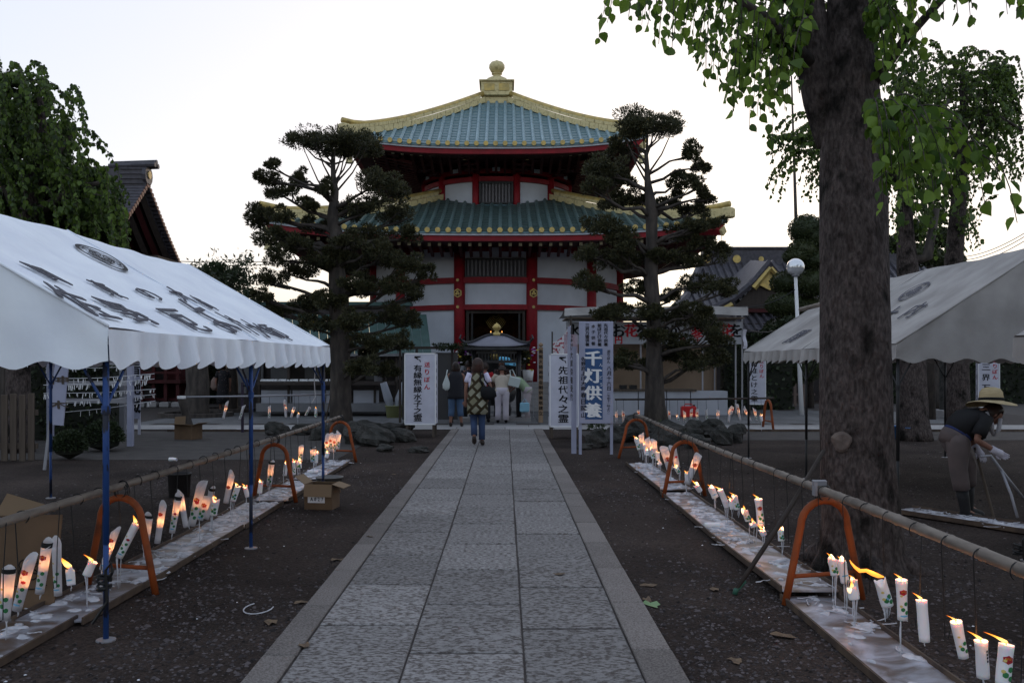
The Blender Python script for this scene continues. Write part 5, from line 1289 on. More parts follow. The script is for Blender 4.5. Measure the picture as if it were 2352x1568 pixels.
R_('n5', 960, 330, 832, 655, 'tube', 'big tilted hollow candle with lotus leaning across the middle right hoop', w=78, pr='L', print_top=.80, drips=1, dlen=.12, flame=.6, lean=.2)
R_('n5', 825, 530, 826, 605, 'solid', 'small upright candle behind the big tilted one at the middle right hoop', w=36, flame=.9, lean=.7)
R_('n5', 700, 455, 742, 528, 'stub', 'stub with blue print hanging inside the middle right hoop', w=48, pr='gb', drips=2, dlen=.16, flame=1.0, lean=.4)
R_('n5', 668, 235, 725, 470, 'tube', 'long hollow candle slanting behind the left leg of the middle right hoop', w=72, pr='l', flame=0, lean=0)
R_('n5', 570, 245, 640, 490, 'tube', 'wide torn hollow candle just left of the middle right hoop', w=88, pr='L', drips=2, dlen=.2, flame=.9, lean=.1, print_top=.7)
R_('n5', 512, 405, 528, 440, 'stub', 'tiny lit nub of wax low down left of the middle right hoop', w=48, drips=1, dlen=.10, flame=1.0, lean=.4)
R_('n5', 497, 288, 502, 385, 'solid', 'short white candle on a long wax leg left of the middle right hoop', w=46, drips=2, dlen=.2, flame=.9, lean=.7)
R_('n5', 450, 150, 472, 310, 'tube', 'glowing hollow candle, right one of the far right bunch', w=62, drips=1, dlen=.2, flame=.8, lean=.1, pr='')
R_('n5', 432, 242, 448, 360, 'stub', 'printed stub under the glowing hollow candles of the far right bunch', w=48, pr='gb', drips=2, dlen=.18, flame=.8, lean=.3, Y=12.0)
R_('n5', 375, 140, 425, 335, 'tube', 'glowing hollow candle, middle one of the far right bunch', w=60, drips=1, dlen=.2, flame=.8, lean=.1)
R_('n5', 368, 262, 378, 328, 'stub', 'small low stub burning in the far right bunch', w=38, pr='b', drips=2, dlen=.17, flame=.9, lean=.2, Y=12.4)
R_('n5', 345, 195, 358, 320, 'stub', 'thin stub with a spark of flame in the far right bunch', w=34, drips=3, dlen=.25, flame=.9, lean=.3, Y=12.9)
R_('n5', 308, 88, 325, 265, 'tube', 'glowing hollow candle, left one of the far right bunch', w=56, drips=2, dlen=.22, flame=.7, lean=.1)
R_('n5', 250, 135, 292, 262, 'stub', 'tilted printed stub with two flames at the far end of the right row', w=54, pr='gb', drips=3, dlen=.20, flame=1.3, lean=.9)
# left, near
L_ = lambda *a, **k: cz(a[0], -1, *a[1:], group=GL, **k)
L_('l0', 120, 745, 62, 1400, 'tube', 'largest glowing hollow candle at the left edge with green leaf print', w=150, pr='g', rim=1, drips=1, dlen=.12, flame=1.2, lean=.1, power=.12)
L_('l0', 410, 585, 222, 1280, 'tube', 'long tilted candle with glowing orange lotus, second from the left edge', w=130, pr='Llgb', print_top=.83, drips=1, dlen=.04, flame=1.0, lean=.1, power=.08)
L_('l0', 622, 410, 520, 1060, 'tube', 'upright hollow candle with sooty rim and glowing lotus, third from the left edge', w=122, pr='Lgb', rim=1, drips=1, dlen=.04, flame=1.0, lean=.1, print_top=.84, power=.08)
L_('l0', 740, 395, 765, 1090, 'tube', 'pale candle with large green leaf standing behind the sooty rimmed one', w=108, pr='gb', flame=0)
L_('l0', 920, 750, 938, 955, 'stub', 'short candle piece with blue wave print under a curling flame', w=108, pr='b', flame=2.4, lean=.8, drips=1, dlen=.04, power=.07)
L_('l0', 1222, 645, 1140, 825, 'solid', 'stubby plain candle burning against the near blue post', w=110, drips=3, dlen=.22, flame=1.3, lean=1.0)
L_('l0', 1525, 225, 1345, 745, 'tube', 'slanting candle with glowing lotus just right of the near blue post', w=92, pr='Llgb', drips=1, dlen=.06, flame=.8, lean=.1, print_top=.84, power=.07)
L_('l0', 1790, 150, 1565, 590, 'solid', 'steeply slanting candle burning at the leg of the nearest left hoop', w=96, pr='lgb', drips=3, dlen=.26, flame=1.4, lean=.3)
L_('l0', 1955, 50, 1910, 440, 'tube', 'sooty hollow candle showing through the nearest left hoop', w=96, rim=1, drips=3, dlen=.10, flame=1.2, lean=.1, pr='', power=.07)
L_('l3', 262, 600, 205, 975, 'tube', 'candle with glowing red lotus just beyond the nearest left hoop', w=62, pr='L', flame=.8, lean=.1, print_top=.86, power=.09)
L_('l3', 412, 525, 350, 872, 'tube', 'brightly glowing hollow candle with green leaf print in front of the grey bin', w=62, pr='lgb', rim=1, drips=2, dlen=.06, flame=1.1, lean=.1, power=.09)
L_('l3', 430, 485, 488, 815, 'tube', 'plain candle tilting the other way behind the brightly glowing one', w=56, flame=.8, lean=.1)
L_('l3', 648, 385, 540, 800, 'tube', 'largest lantern like candle of the left row with open torn top', w=84, pr='Llg', drips=1, dlen=.03, flame=1.2, lean=.1, print_top=.72, power=.10)
L_('l3', 705, 525, 622, 742, 'tube', 'candle pair glowing at the lip in front of the torn lantern candle', w=74, pr='Lgb', drips=1, dlen=.22, flame=1.2, lean=.3)
L_('l3', 745, 440, 690, 735, 'tube', 'unlit candle with a black rim behind the glowing pair', w=56, rim=1, flame=0, Y=8.9)
L_('l3', 785, 545, 757, 698, 'stub', 'stub with three flames at its edge dripping a long wax rope', w=70, pr='g', drips=3, dlen=.26, flame=1.0, lean=.7)
L_('l3', 940, 292, 880, 580, 'tube', 'high hung candle glowing orange at its top beyond the grey bin', w=56, pr='L', flame=1.0, lean=.1, print_top=.66, power=.07)
L_('l3', 1000, 412, 950, 560, 'stub', 'tilted stub with blue print left of the second blue post', w=56, pr='gb', drips=3, dlen=.24, flame=1.0, lean=.9)
L_('l3', 1068, 420, 1095, 520, 'stub', 'stub burning half behind the second blue post', w=46, drips=2, dlen=.2, flame=.9, lean=.9)
L_('l3', 1225, 372, 1212, 485, 'stub', 'melting stub hung beside the left leg of the middle left hoop', w=46, drips=3, dlen=.18, flame=.9, lean=.6)
L_('l3', 1330, 182, 1305, 410, 'tube', 'hollow candle with a bright glowing band inside the middle left hoop', w=54, rim=1, pr='g', drips=2, dlen=.15, flame=1.0, lean=.1, power=.08)
L_('l3', 1475, 190, 1458, 310, 'stub', 'thin stub burning by the right leg of the middle left hoop', w=38, drips=3, dlen=.16, flame=.8, lean=.4)
L_('l3', 1548, 168, 1552, 300, 'stub', 'small candle with a flat flame just past the middle left hoop', w=34, pr='g', drips=1, dlen=.10, flame=.8, lean=.5)
L_('l3', 1598, 180, 1602, 240, 'stub', 'small cup stub on a wax column below the hanging glowing candle', w=48, pr='g', drips=2, dlen=.18, flame=.8, lean=1.0)
L_('l3', 1622, 22, 1612, 165, 'tube', 'glowing candle hanging high with leaf print before the rocks', w=46, pr='g', flame=.9, lean=.1, power=.09)
L_('l3', 1737, 40, 1737, 178, 'tube', 'torn candle with flame halfway down before the far rocks', w=50, pr='gb', rim=1, flame=.9, lean=.2, drips=1, dlen=.2)
L_('l3', 1772, 82, 1768, 185, 'stub', 'low sparkling stub beside the torn candle near the far blue post', w=36, drips=3, dlen=.16, flame=.7, lean=.5)
L_('l3', 1885, 82, 1868, 135, 'stub', 'cup stub behind the far blue post under the three printed candles', w=40, drips=3, dlen=.22, flame=.9, lean=.4)
for (x0, y0, x1, y1), lb in zip(((2062, 1012, 2035, 1265), (2110, 992, 2092, 1215), (2162, 1012, 2140, 1225), (2208, 972, 2192, 1190)), ('leftmost glowing lotus candle of the four at the far end of the left row', 'second glowing lotus candle of the four at the far end', 'third glowing lotus candle of the four at the far end', 'rearmost paler candle of the four at the far end')):
    L_('f1', x0, y0, x1, y1, 'tube', lb, w=58, pr='Lg' if 'rear' not in lb else 'g', flame=.8 if 'rear' not in lb else .5, lean=.1, drips=1 if 'third' in lb else 0, dlen=.2, print_top=.78, power=.09, Y=13.9+x0*.0)
# ---- far cross rails with their own candles
def cross_rail(a, b, Y, label, r=.022, m='steel'):
    a, b = Vector(P(*a, Y)), Vector(P(*b, Y)); root = empty('cross_rail', a, label=label, cat='rail'); MB().tube([Vector((0, 0, 0)), (b-a)*.5+Vector((0, 0, -.01)), b-a], r, 8).build('pole', M[m], root, True); return root
cr1 = cross_rail((410, 912), (762, 905), 21.0, 'thin rail of hanging candles crossing behind the white tent')
cr2 = cross_rail((1412, 917), (1778, 914), 21.0, 'thin rail of hanging candles crossing before the flower booth', m='darkwood')
hk = MB().tube([(0, 0, 0), (.01, 0, -.22), (0, 0, -.42)], .004, 4).mesh('wire_hook', M['wire'])
def far(z, lst, rail_, group):
    for i, (x0, y0, x1, y1, st_, fl_, pr_, lb) in enumerate(lst):
        cz(z, 1, x0, y0, x1, y1, st_, lb, w=(34 if z == 'f1' else 27), Y=21.0, flame=fl_, lean=.3, pr=pr_, group=group, drips=1 if 'drip' in lb or 'trail' in lb else 0, dlen=.25, power=.05)
        t = zc(z, x0, y0); p = Vector(P(t[0], 909 if z == 'f1' else 916, 21.0)); link('wire_hook', hk, rail_, p-Vector(rail_.location))
GF1, GF2 = 'candles hanging from the far left cross rail', 'candles hanging from the far right cross rail'
far('f1', [(742, 575, 690, 792, 'tube', .9, 'L', 'large tilted glowing candle nearest the cut stump'), (960, 620, 908, 798, 'tube', 0, 'g', 'unlit candle half behind the blue posts on the far left rail'), (1296, 630, 1294, 785, 'tube', 1, 'g', 'dark rimmed candle with a bright flame before the white counter panel'),
           (1500, 562, 1515, 780, 'tube', 1, 'L', 'forked pair of candles glowing red at the top before the counter'), (1622, 642, 1580, 775, 'tube', .8, '', 'tilted candle with pale glow right of the forked pair'), (1678, 722, 1670, 775, 'stub', .8, '', 'small stub trailing a long white drip to the ground'),
           (1828, 640, 1772, 748, 'tube', 0, 'g', 'tilted unlit candle near the end of the far left rail'), (1908, 655, 1906, 772, 'solid', 1.1, 'g', 'last upright candle with bright flame on the far left rail')], cr1, GF1)
far('f2', [(717, 1235, 717, 1350, 'tube', .6, '', 'first candle beside the tall notice on the far right rail'), (787, 1232, 790, 1345, 'tube', 1, 'L', 'glowing candle second along from the tall notice'), (940, 1228, 944, 1290, 'tube', .8, 'L', 'candle glowing orange left of the orange hoop top'), (1040, 1235, 1046, 1300, 'tube', .8, '', 'candle half hidden by the podocarpus trunk'),
           (1258, 1232, 1257, 1318, 'tube', .8, 'L', 'glowing candle just right of the podocarpus trunk'), (1340, 1280, 1350, 1330, 'stub', .8, 'g', 'low stub between two upright candles before the red can'), (1411, 1238, 1415, 1348, 'tube', .8, 'g', 'candle hanging left of the red can'), (1483, 1215, 1475, 1345, 'tube', .3, 'Lg', 'printed candle hanging in front of the red can'),
           (1541, 1220, 1540, 1350, 'tube', .9, 'Lg', 'candle with bright top hanging right of the red can'), (1632, 1222, 1642, 1328, 'tube', 0, 'g', 'dull unlit candle between bright ones before the white counter'), (1753, 1225, 1750, 1326, 'tube', .9, '', 'candle glowing yellow above the dark boulder'), (1878, 1192, 1862, 1346, 'tube', .9, '', 'tall pale candle of a close pair above the upright rocks'),
           (1903, 1190, 1885, 1270, 'tube', .9, 'L', 'short glowing partner of the close pair above the upright rocks'), (1948, 1165, 1982, 1332, 'tube', .9, 'L', 'largest tilted candle toward the end of the far right rail'), (2018, 1200, 2088, 1338, 'tube', .6, 'L', 'strongly tilted lotus candle near the end of the far right rail'), (2124, 1210, 2148, 1336, 'tube', .6, 'Lg', 'tilted candle just left of the tent post on the far right rail'),
           (2192, 1275, 2200, 1335, 'stub', 1, '', 'end stub on the far right rail with a long drip to the board')], cr2, GF2)
for (x0, x1, lb) in ((392, 762, 'long dark board with scattered wax below the far left rail'), (1425, 2352, 'long dark board with scattered wax below the far right rail')):
    p0 = Vector(P(x0, 990, 21.6)); p1 = Vector(P(x1, 990, 21.6)); c = (p0+p1)/2; root = empty('wax_board', (c.x, c.y, 0), label=lb, cat='board', group='wax covered boards under the candle rails')
    MB().box((0, 0, .02), ((p1-p0).x, .40, .015)).build('board', M['lip'], root); MB().box((0, -.21, .03), ((p1-p0).x, .02, .06)).build('edge_lath', M['lip'], root)
    mb = MB(); rr = random.Random(x0)
    for i in range(45): waxpool(mb, rr.uniform(-.48, .48 if x0 < 1000 else -.05)*(p1-p0).x, rr.uniform(-.15, .15), .03, rr.uniform(.04, .14), rr, .7)
    tag(mb.build('spilt_wax', M['wax'], root, True), kind='stuff')
# fallen tubes of burnt-out candles
def fallen(px, Y, ln, r, rz, label):
    p = P(*px, Y); o = MB().tube([(-ln/2, 0, 0), (0, .004, .004), (ln/2, 0, 0)], [r, r*.92, r*.85], 12, caps=False).tube([(-ln/2, 0, 0), (-ln/2+.01, 0, 0)], r*.8, 12).build('candle_shell', [M['waxsolid']], loc=(p[0], Y, p[2] if p[2] > r else r), rot=(0, 0, rz)); tag(o, label, 'candle shell')
fallen(zc('n5', 1120, 1170), 8.6, .15, .028, .1, 'spent purple tinted candle shell lying on the right board')
fallen(zc('l3', 1740, 262), 12.9, .16, .028, -.05, 'spent candle shell lying on the farthest left board'); fallen(zc('l3', 360, 157), 14.6, .13, .03, -.2, 'spent candle shell dropped on the gravel behind the left rail')
for o_ in [o for o in bpy.data.objects if o.name.startswith('candle_shell')]: o_.location.z = .06
# ---------------------------------------------------------------- written signs
def frame_dir(rz): c, s = math.cos(rz), math.sin(rz); return Vector((c, s, 0)), Vector((-s, c, 0))
ARROW = [(-.35, .42), (.35, .42), (.30, .30), (-.06, .22), (.02, .12), (.30, -.02), (.36, -.30), (.22, -.18), (.16, .0), (-.04, .02), (-.22, .16), (-.42, .24)]
def lantern(px, Y, wd, dp, z0, z1, rz, label, front, name='paper_sign_box', side_txt=None, cat='sign', group='white box signs on wooden legs', legw=.055):
    p = P(px, 900, Y); root = empty(name, (p[0], Y, 0), rz, label, cat, group)
    for sx in (-1, 1):
        for sy in (-1, 1): MB().box((sx*(wd/2-.04), sy*(dp/2-.04), z1/2), (legw, legw, z1-.04)).build('leg', M['wood'], root)
    for nm, c, d in (('front_panel', (0, -dp/2, (z0+z1)/2), (wd, .012, z1-z0)), ('back_panel', (0, dp/2, (z0+z1)/2), (wd, .012, z1-z0)), ('side_panel', (-wd/2, 0, (z0+z1)/2), (.012, dp-.014, z1-z0)), ('side_panel', (wd/2, 0, (z0+z1)/2), (.012, dp-.014, z1-z0))):
        MB().box(c, d).build(nm, M['signwhite'], root)
    for c, d in (((0, -dp/2-.008, z1), (wd+.02, .014, .025)), ((0, -dp/2-.008, z0), (wd+.02, .014, .025)), ((-wd/2-.001, -dp/2-.008, (z0+z1)/2), (.02, .014, z1-z0+.02)), ((wd/2+.001, -dp/2-.008, (z0+z1)/2), (.02, .014, z1-z0+.02))):
        MB().box(c, d).build('frame_strip', M['white'], root)
    for items, m in front:
        write(items, (0, -dp/2-.007, 0), (1, 0, 0), (0, 0, 1), m, root, bold=.012)
    if side_txt:
        s = -1 if px > CX else 1
        write(side_txt, (s*(wd/2+.007), 0, 0), (0, s, 0), (0, 0, 1), M['ink'], root, bold=.01)
    return root
def arrow(root, dp, cx, cz, s, m=None):
    mb = MB(); pts = [(cx+x*s, -dp/2-.0115, cz+y*s) for x, y in ARROW]; mb.add(pts+[(x, y+.004, z) for x, y, z in pts], [tuple(range(12))[::-1]]); mb.build('painted_arrow', m or M['ink'], root)
l1 = lantern(968, 19.85, .655, .60, .30, 1.815, R(0), 'white box sign with black and red brush writing left of the path end', [(column('有縁無縁水子之霊', -.05, 1.58, .36, .155, .175), M['ink']), (column('送りぼん', .15, 1.66, 1.02, .115, .12), M['inkred'])], side_txt=column('有縁無縁水子之霊', -.1, 1.7, .4, .09))
arrow(l1, .60, -.05, 1.68, .19)
l2 = lantern(1294, 19.55, .60, .60, .27, 1.80, R(0), 'white box sign headed by a crooked arrow right of the path end', [(column('先祖代々之霊', -.02, 1.56, .34, .17, .21), M['ink'])], side_txt=column('先祖代々之霊', -.1, 1.7, .4, .09))
arrow(l2, .60, -.03, 1.66, .20)
l3 = lantern(1738, 28.5, .52, .5, .35, 1.85, R(-14), 'white box sign with black and red writing beside the beige cabinet', [(column('新ほとけ之霊', -.08, 1.70, .42, .16, .19), M['ink']), (column('送りぼん', .14, 1.75, 1.15, .12, .12), M['inkred'])], side_txt=column('新ほとけ之霊', -.1, 1.7, .42, .09))
l4 = lantern(2268, 27.5, .56, .55, .30, 1.82, R(-20), 'white box sign behind the man in the straw hat', [(column('三界万霊', -.08, 1.66, .42, .20, .22), M['ink']), (column('送りぼん', .16, 1.78, 1.12, .13, .13), M['inkred'])], side_txt=column('三界万霊', .0, 1.66, .42, .16))
# tall notice: square post box with a big board facing the path end
t = empty('tall_notice', P(1369, 1043, 16.0)[:2]+(0,), label='tall white notice board with a blue panel of large white characters', cat='sign')
w_, z0, z1 = .60, .545, 2.335
MB().box((0, 0, (z0+z1)/2), (w_, .03, z1-z0), bev=.006).build('board', M['noticewhite'], t)
MB().box((-.04, -.017, 1.24), (.305, .006, 1.24), bev=.02).build('blue_panel', M['signblue'], t)
write(column('千灯供養', -.055, 1.84, .63, .25, .29), (0, -.021, 0), (1, 0, 0), (0, 0, 1), M['white'], t, bold=.014)
write(column('せん', .085, 1.80, 1.50, .06), (0, -.021, 0), (1, 0, 0), (0, 0, 1), M['white'], t, bold=.01); write(column('どう', .085, 1.42, 1.16, .06), (0, -.021, 0), (1, 0, 0), (0, 0, 1), M['white'], t, bold=.01)
top = []
for tx, x in (('先祖代々供養', .17), ('新ほとけ供養', .06), ('水子供養', -.05), ('三界万霊供養', -.155)): top += column(tx, x, 2.30, 1.90, .062, .07)
write(top, (0, -.016, 0), (1, 0, 0), (0, 0, 1), M['ink'], t, bold=.012)
write(column('佐野厄よけ大師', -.225, 1.72, 1.12, .075)+column('春日岡山', -.225, 1.10, .64, .09), (0, -.016, 0), (1, 0, 0), (0, 0, 1), M['ink'], t, bold=.012)
write(column('送りぼん', .22, 1.84, 1.60, .055)+column('八月十六日', .225, 1.56, 1.12, .075), (0, -.016, 0), (1, 0, 0), (0, 0, 1), M['ink'], t, bold=.012)
write(column('︵午前十一時より︶', .22, 1.10, .70, .052, .06), (0, -.016, 0), (1, 0, 0), (0, 0, 1), M['ink'], t, bold=.008)
for x in (-.275, .275): MB().box((x, .03, .9), (.05, .03, 1.8)).build('leg', M['noticewhite'], t)
# board seen nearly edge-on beside it
t2 = empty('side_notice', P(1318, 1043, 16.2)[:2]+(0,), label='white board on a post standing edge on beside the tall notice', cat='sign')
MB().box((0, 0, .95), (.085, .085, 1.9)).build('post', M['noticewhite'], t2)
MB().box((-.055, .40, 1.60), (.015, .70, 1.35)).build('board', M['noticewhite'], t2)
write(column('厄よけ大師供養受付', .40, 2.25, .95, .12, .5), (-.066, 0, 0), (0, -1, 0), (0, 0, 1), M['inkgrey'], t2)
tag(MB().box((P(1311, 0, 20.3)[0], 20.3, 1.75), (.30, .02, 1.0)).build('pink_notice', mat('pink_notice', (.30, .20, .24), .8, col2=(.4, .36, .42), scale=9)), 'faded pinkish notice hanging behind the right box sign', 'sign')
# statue sign at the left and the slanted one behind the fence
t = empty('vertical_sign', P(309, 900, 20.5)[:2]+(0,), label='white upright sign with thick black characters under the white tent', cat='sign')
s = 17.2/F
MB().box((-.27, 0, 1.1), (.13, .13, 2.2)).build('post', M['steel'], t); MB().box((0, 0, 1.28), (.25, .03, 1.84)).build('board', M['noticewhite'], t)
MB().box((.10, .02, .6), (.05, .04, 1.2)).build('leg', M['signwhite'], t)
write(column('青地蔵', .035, 1.69, .46, .34, .21), (0, -.018, 0), (1, 0, 0), (0, 0, 1), M['ink'], t, bold=.014)
write(column('一體四百円也', -.095, 1.35, .55, .06, .06), (0, -.018, 0), (1, 0, 0), (0, 0, 1), M['inkred'], t, bold=.015)
t = empty('slanting_sign', P(118, 1062, 13.6)[:2]+(0,), label='narrow white board sign slanting between fence and blue post', cat='sign')
MB().box((.14, 0, 1.35), (.20, .03, 1.35), ry=R(5)).build('board', M['noticewhite'], t); MB().box((-.02, .02, .75), (.04, .03, 1.5), ry=R(7)).build('leg', M['steel'], t)
write(column('御神木', .12, 1.9, .8, .12, .3), (0, -.02, 0), (1, 0, 0), (0, 0, 1), M['wood'], t)
# tall grave-tablet post by the steps
t = empty('inscribed_post', P(1242, 958, 24.6)[:2]+(0,), label='tall pale wooden post with brushed characters right of the burner', cat='post')
MB().box((0, 0, 1.02), (.12, .10, 2.05)).build('post', M['palewood'], t); MB().box((-.0, 0, 2.11), (.12, .10, .12), bev=.04).build('tip', M['palewood'], t)
write(column('南無大師遍照金剛供養塔建立', 0, 2.0, .2, .10, .11), (0, -.052, 0), (1, 0, 0), (0, 0, 1), M['ink'], t)
# patterned banner behind the right box sign
t = empty('banner', P(1270, 900, 25.5)[:2]+(0,), label='red and white patterned banner between two poles beside the booth', cat='banner')
MB().tube([(-.02, 0, 0), (-.02, 0, 2.5)], .02, 6).build('pole', M['darkwood'], t); MB().tube([(.50, 0, 0), (.50, 0, 2.95)], .03, 6).build('pole', M['darkwood'], t)
MB().grid(lambda u, v: Vector((u*.48, .03*math.sin(u*9), 1.2+v*(1.02+.5*u*u))), 12, 6).build('cloth', mat('red_white_cloth', (.62, .60, .64), .8, col2=(.34, .04, .06), scale=12, lo=.44, hi=.48), t)
# inscribed stone pillar behind the grey tent
t = empty('stone_pillar', P(2181, 950, 27)[:2]+(0,), label='dark square stone pillar with carved characters behind the grey tent', cat='pillar')
MB().box((0, 0, .12), (.7, .7, .24), bev=.02).build('base', M['stone'], t); MB().box((0, 0, 1.3), (.42, .42, 2.2), bev=.01).build('shaft', M['rock'], t)
write(column('奉納記念碑', 0, 2.1, .6, .25, .28), (0, -.212, 0), (1, 0, 0), (0, 0, 1), M['inkgrey'], t)
# ---------------------------------------------------------------- buildings around
M['tiledark'] = mat('dark_grey_tile', (.075, .070, .085), .5, col2=(.045, .042, .052), scale=6, bump=.2)
M['greenroof'] = mat('green_metal_roof', (.045, .085, .08), .6, col2=(.035, .065, .06), scale=3)
M['greywall'] = mat('grey_render', (.16, .16, .17), .85, col2=(.13, .13, .14), scale=3)
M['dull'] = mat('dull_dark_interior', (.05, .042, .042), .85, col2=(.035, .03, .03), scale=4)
M['counter'] = mat('counter_panel_white', (.36, .37, .42), .65, col2=(.31, .32, .36), scale=2)
# -- left shop with green roof
def pb(mb, x0, x1, ya, yb, Y, th): # box from photograph extents at depth Y
    a = P(x0, ya, Y); b = P(x1, yb, Y); return mb.box(((a[0]+b[0])/2, Y+th/2, (a[2]+b[2])/2), (abs(b[0]-a[0]), th, abs(a[2]-b[2])))
shop = empty('temple_shop', (0, 0, 0), label='low temple shop with green metal roof and white counter panels left of the hall', cat='building')
pb(MB(), 566, 945, 693, 702, 30.5, .5).build('ridge', M['greenroof'], shop)
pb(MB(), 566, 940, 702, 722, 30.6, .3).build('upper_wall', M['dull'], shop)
a, b = P(555, 722, 30.4), P(980, 722, 30.4); c_, d = P(560, 812, 27.6), P(992, 812, 27.6)
roofs = empty('roof'); roofs.parent = shop
for i in range(22):
    f0, f1 = i/22, (i+.97)/22; q = [Vector(a).lerp(Vector(b), f0), Vector(a).lerp(Vector(b), f1), Vector(c_).lerp(Vector(d), f1), Vector(c_).lerp(Vector(d), f0)]
    MB().slab(q[::-1], .03).build('roof_sheet', M['greenroof'], roofs)
pb(MB(), 560, 992, 812, 818, 27.55, .05).build('fascia', M['greywall'], shop)
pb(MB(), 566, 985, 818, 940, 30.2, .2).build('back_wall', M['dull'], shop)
for x in (592, 660, 742, 803, 858, 884, 908): pb(MB(), x, x+5, 816, 940, 27.7, .1).build('post', M['darkwood'], shop)
pb(MB(), 590, 905, 876, 884, 27.4, .9).build('counter_top', M['darkwood'], shop)
pb(MB(), 588, 905, 926, 945, 27.5, 1.2).build('plinth', M['greywall'], shop)
for x0, x1 in ((600, 668), (672, 738), (745, 800), (812, 870)): pb(MB(), x0, x1, 896, 928, 27.75, .05).build('counter_panel', M['counter'], shop)
for x0 in (565, 622, 700, 840, 910): pb(MB(), x0, x0+40, 826, 872, 30.1, .05).build('shelf_board', M['greywall'], shop)
for i in range(24):
    x = 600+i*6.9; p = P(x, 873, 27.7); o = MB().box((p[0], 27.7+random.uniform(-.1, .1), p[2]-.03), (.075, .14, .09), rz=random.uniform(-.3, .3), rx=.3).build('paper_packet', M['white'])
    tag(o, 'white folded packet, one of the row lying on the shop counter', 'packet', 'white packets on the shop counter')
# glass screen panel and grey annex at its left
ann = empty('grey_annex', P(557, 944, 33)[:2]+(0,), label='plain grey walled annex between the dark shrubs and the shop', cat='building'); q = P(557, 900, 33)
MB().box((0, 0, 1.4), (1.0, .3, 2.8)).build('wall', M['greywall'], ann); MB().box((0, -.02, .3), (1.1, .3, .5)).build('plinth', M['dull'], ann); MB().box((0, 0, 2.9), (1.3, .8, .12)).build('roof', M['tiledark'], ann)
scr = empty('trellis_screen', P(1000, 960, 24.5)[:2]+(0,), label='dark frame screen with creeper behind the left box sign', cat='screen')
for x in (-.95, -.5, .45): MB().box((x, 0, 1.03), (.06, .06, 2.06)).build('post', M['darkwood'], scr)
MB().box((-.15, 0, 2.03), (1.8, .07, .07)).build('top_rail', M['darkwood'], scr); MB().box((-.15, .05, 1.0), (1.5, .02, 1.8)).build('panel', mat('smoked_panel', (.05, .05, .055), .3), scr)
pp, d = pad_points((.2, -.05, 2.05), .75, .12, .10, 500, False); V, Fc = scatter_leaves(pp, d, .07, .5); link('creeper', npmesh('creeper', V, Fc, M['hedge']), scr)
# -- left hall: gable roof end and red lower gallery
hall = empty('hip_gable_hall', (0, 0, 0), label='old hall at the left with dark tiled gable, round ridge end and vermilion gallery', cat='building')
Xg = -13.7; ypk, zpk = 34.4, 8.35
def hp(t, side): # gable edge profile, t 0 peak .. 1 eave
    return ypk+side*3.9*t, zpk-3.0*(t*1.15-.15*t*t)
for side in (-1, 1):
    n = 24
    base = empty('roof_slope'); base.parent = hall
    for i in range(n):
        y0, z0 = hp(i/n, side); y1, z1 = hp((i+1.02)/n, side)
        q = [(Xg, y0, z0), (Xg, y1, z1), (Xg-9, y1, z1), (Xg-9, y0, z0)]
        if side > 0: q = q[::-1]
        MB().slab(q[::-1], .10).build('tile_course', M['tiledark'], base)
        ym, zm = hp((i+.5)/n, side)
        MB().tube([(Xg+.22, ym, zm+.05), (Xg-.9, ym, zm+.05)], .10, 8).build('verge_tile', M['tiledark'], base)
        MB().tube([(Xg+.20, ym, zm+.05), (Xg+.25, ym, zm+.05)], .085, 8).build('verge_cap', mat('verge_cap_clay', (.26, .13, .09), .6) if 'verge_cap_clay' not in bpy.data.materials else bpy.data.materials['verge_cap_clay'], base)
    for k, (dz, ins, mm) in enumerate(((-.20, .05, 'darkwood'), (-.50, .30, 'darkred'), (-.85, .55, 'darkwood'))):
        pts = []
        for i in range(13):
            y, z = hp(i/12, side); pts.append((Xg-.1-ins, y, z+dz))
        MB().tube(pts, .16, 4).build('barge_board', M[mm], hall)
mb = MB(); mb.add([(Xg-1.0, ypk-3.7, zpk-3.2), (Xg-1.0, ypk+3.7, zpk-3.2), (Xg-1.0, ypk, zpk-.2), (Xg-1.2, ypk-3.7, zpk-3.2), (Xg-1.2, ypk+3.7, zpk-3.2), (Xg-1.2, ypk, zpk-.2)], [(0, 1, 2), (5, 4, 3), (0, 2, 5, 3), (1, 4, 5, 2)]); mb.build('gable_wall', M['darkred'], hall)
MB().box((Xg-4.4, ypk, zpk+.30), (9.2, .42, .70)).build('ridge', M['tiledark'], hall)
for k in range(4): MB().box((Xg-.3, ypk, zpk+.05+k*.18), (.9, .52, .06)).build('ridge_course', M['tiledark'], hall)
for dy, dz in ((0, .80), (-.16, .68), (.16, .68)): MB().tube([(Xg-1.2, ypk+dy, zpk+dz), (Xg+.55, ypk+dy, zpk+dz+.06)], .10, 8).build('ridge_end_roll', M['tiledark'], hall)
MB().tube([(Xg+.1, ypk, zpk+.35), (Xg+.25, ypk, zpk+.35)], .36, 12).build('ridge_end_tile', M['tiledark'], hall); MB().tube([(Xg+.25, ypk, zpk+.38), (Xg+.29, ypk, zpk+.38)], .15, 12).build('gold_crest', M['gold'], hall)
MB().box((-17.6, 36.5, 2.6), (9.0, 5, 4.9)).build('body', M['dull'], hall)
MB().box((-17.0, 34.6, 5.15), (10.5, 7.6, .25)).build('eave', M['darkwood'], hall)
X0, X1 = P(285, 0, 33.6)[0], P(415, 0, 33.6)[0]
for z in (1.60, 1.28): MB().box(((X0+X1)/2, 33.7, z), (X1-X0, .08, .08)).build('gallery_rail', M['darkred'], hall)
MB().box(((X0+X1)/2, 34.2, .95), (X1-X0, 1.3, .12)).build('gallery_floor', M['darkred'], hall); MB().box(((X0+X1)/2, 34.0, .28), (X1-X0, .12, .10)).build('lower_beam', M['darkred'], hall)
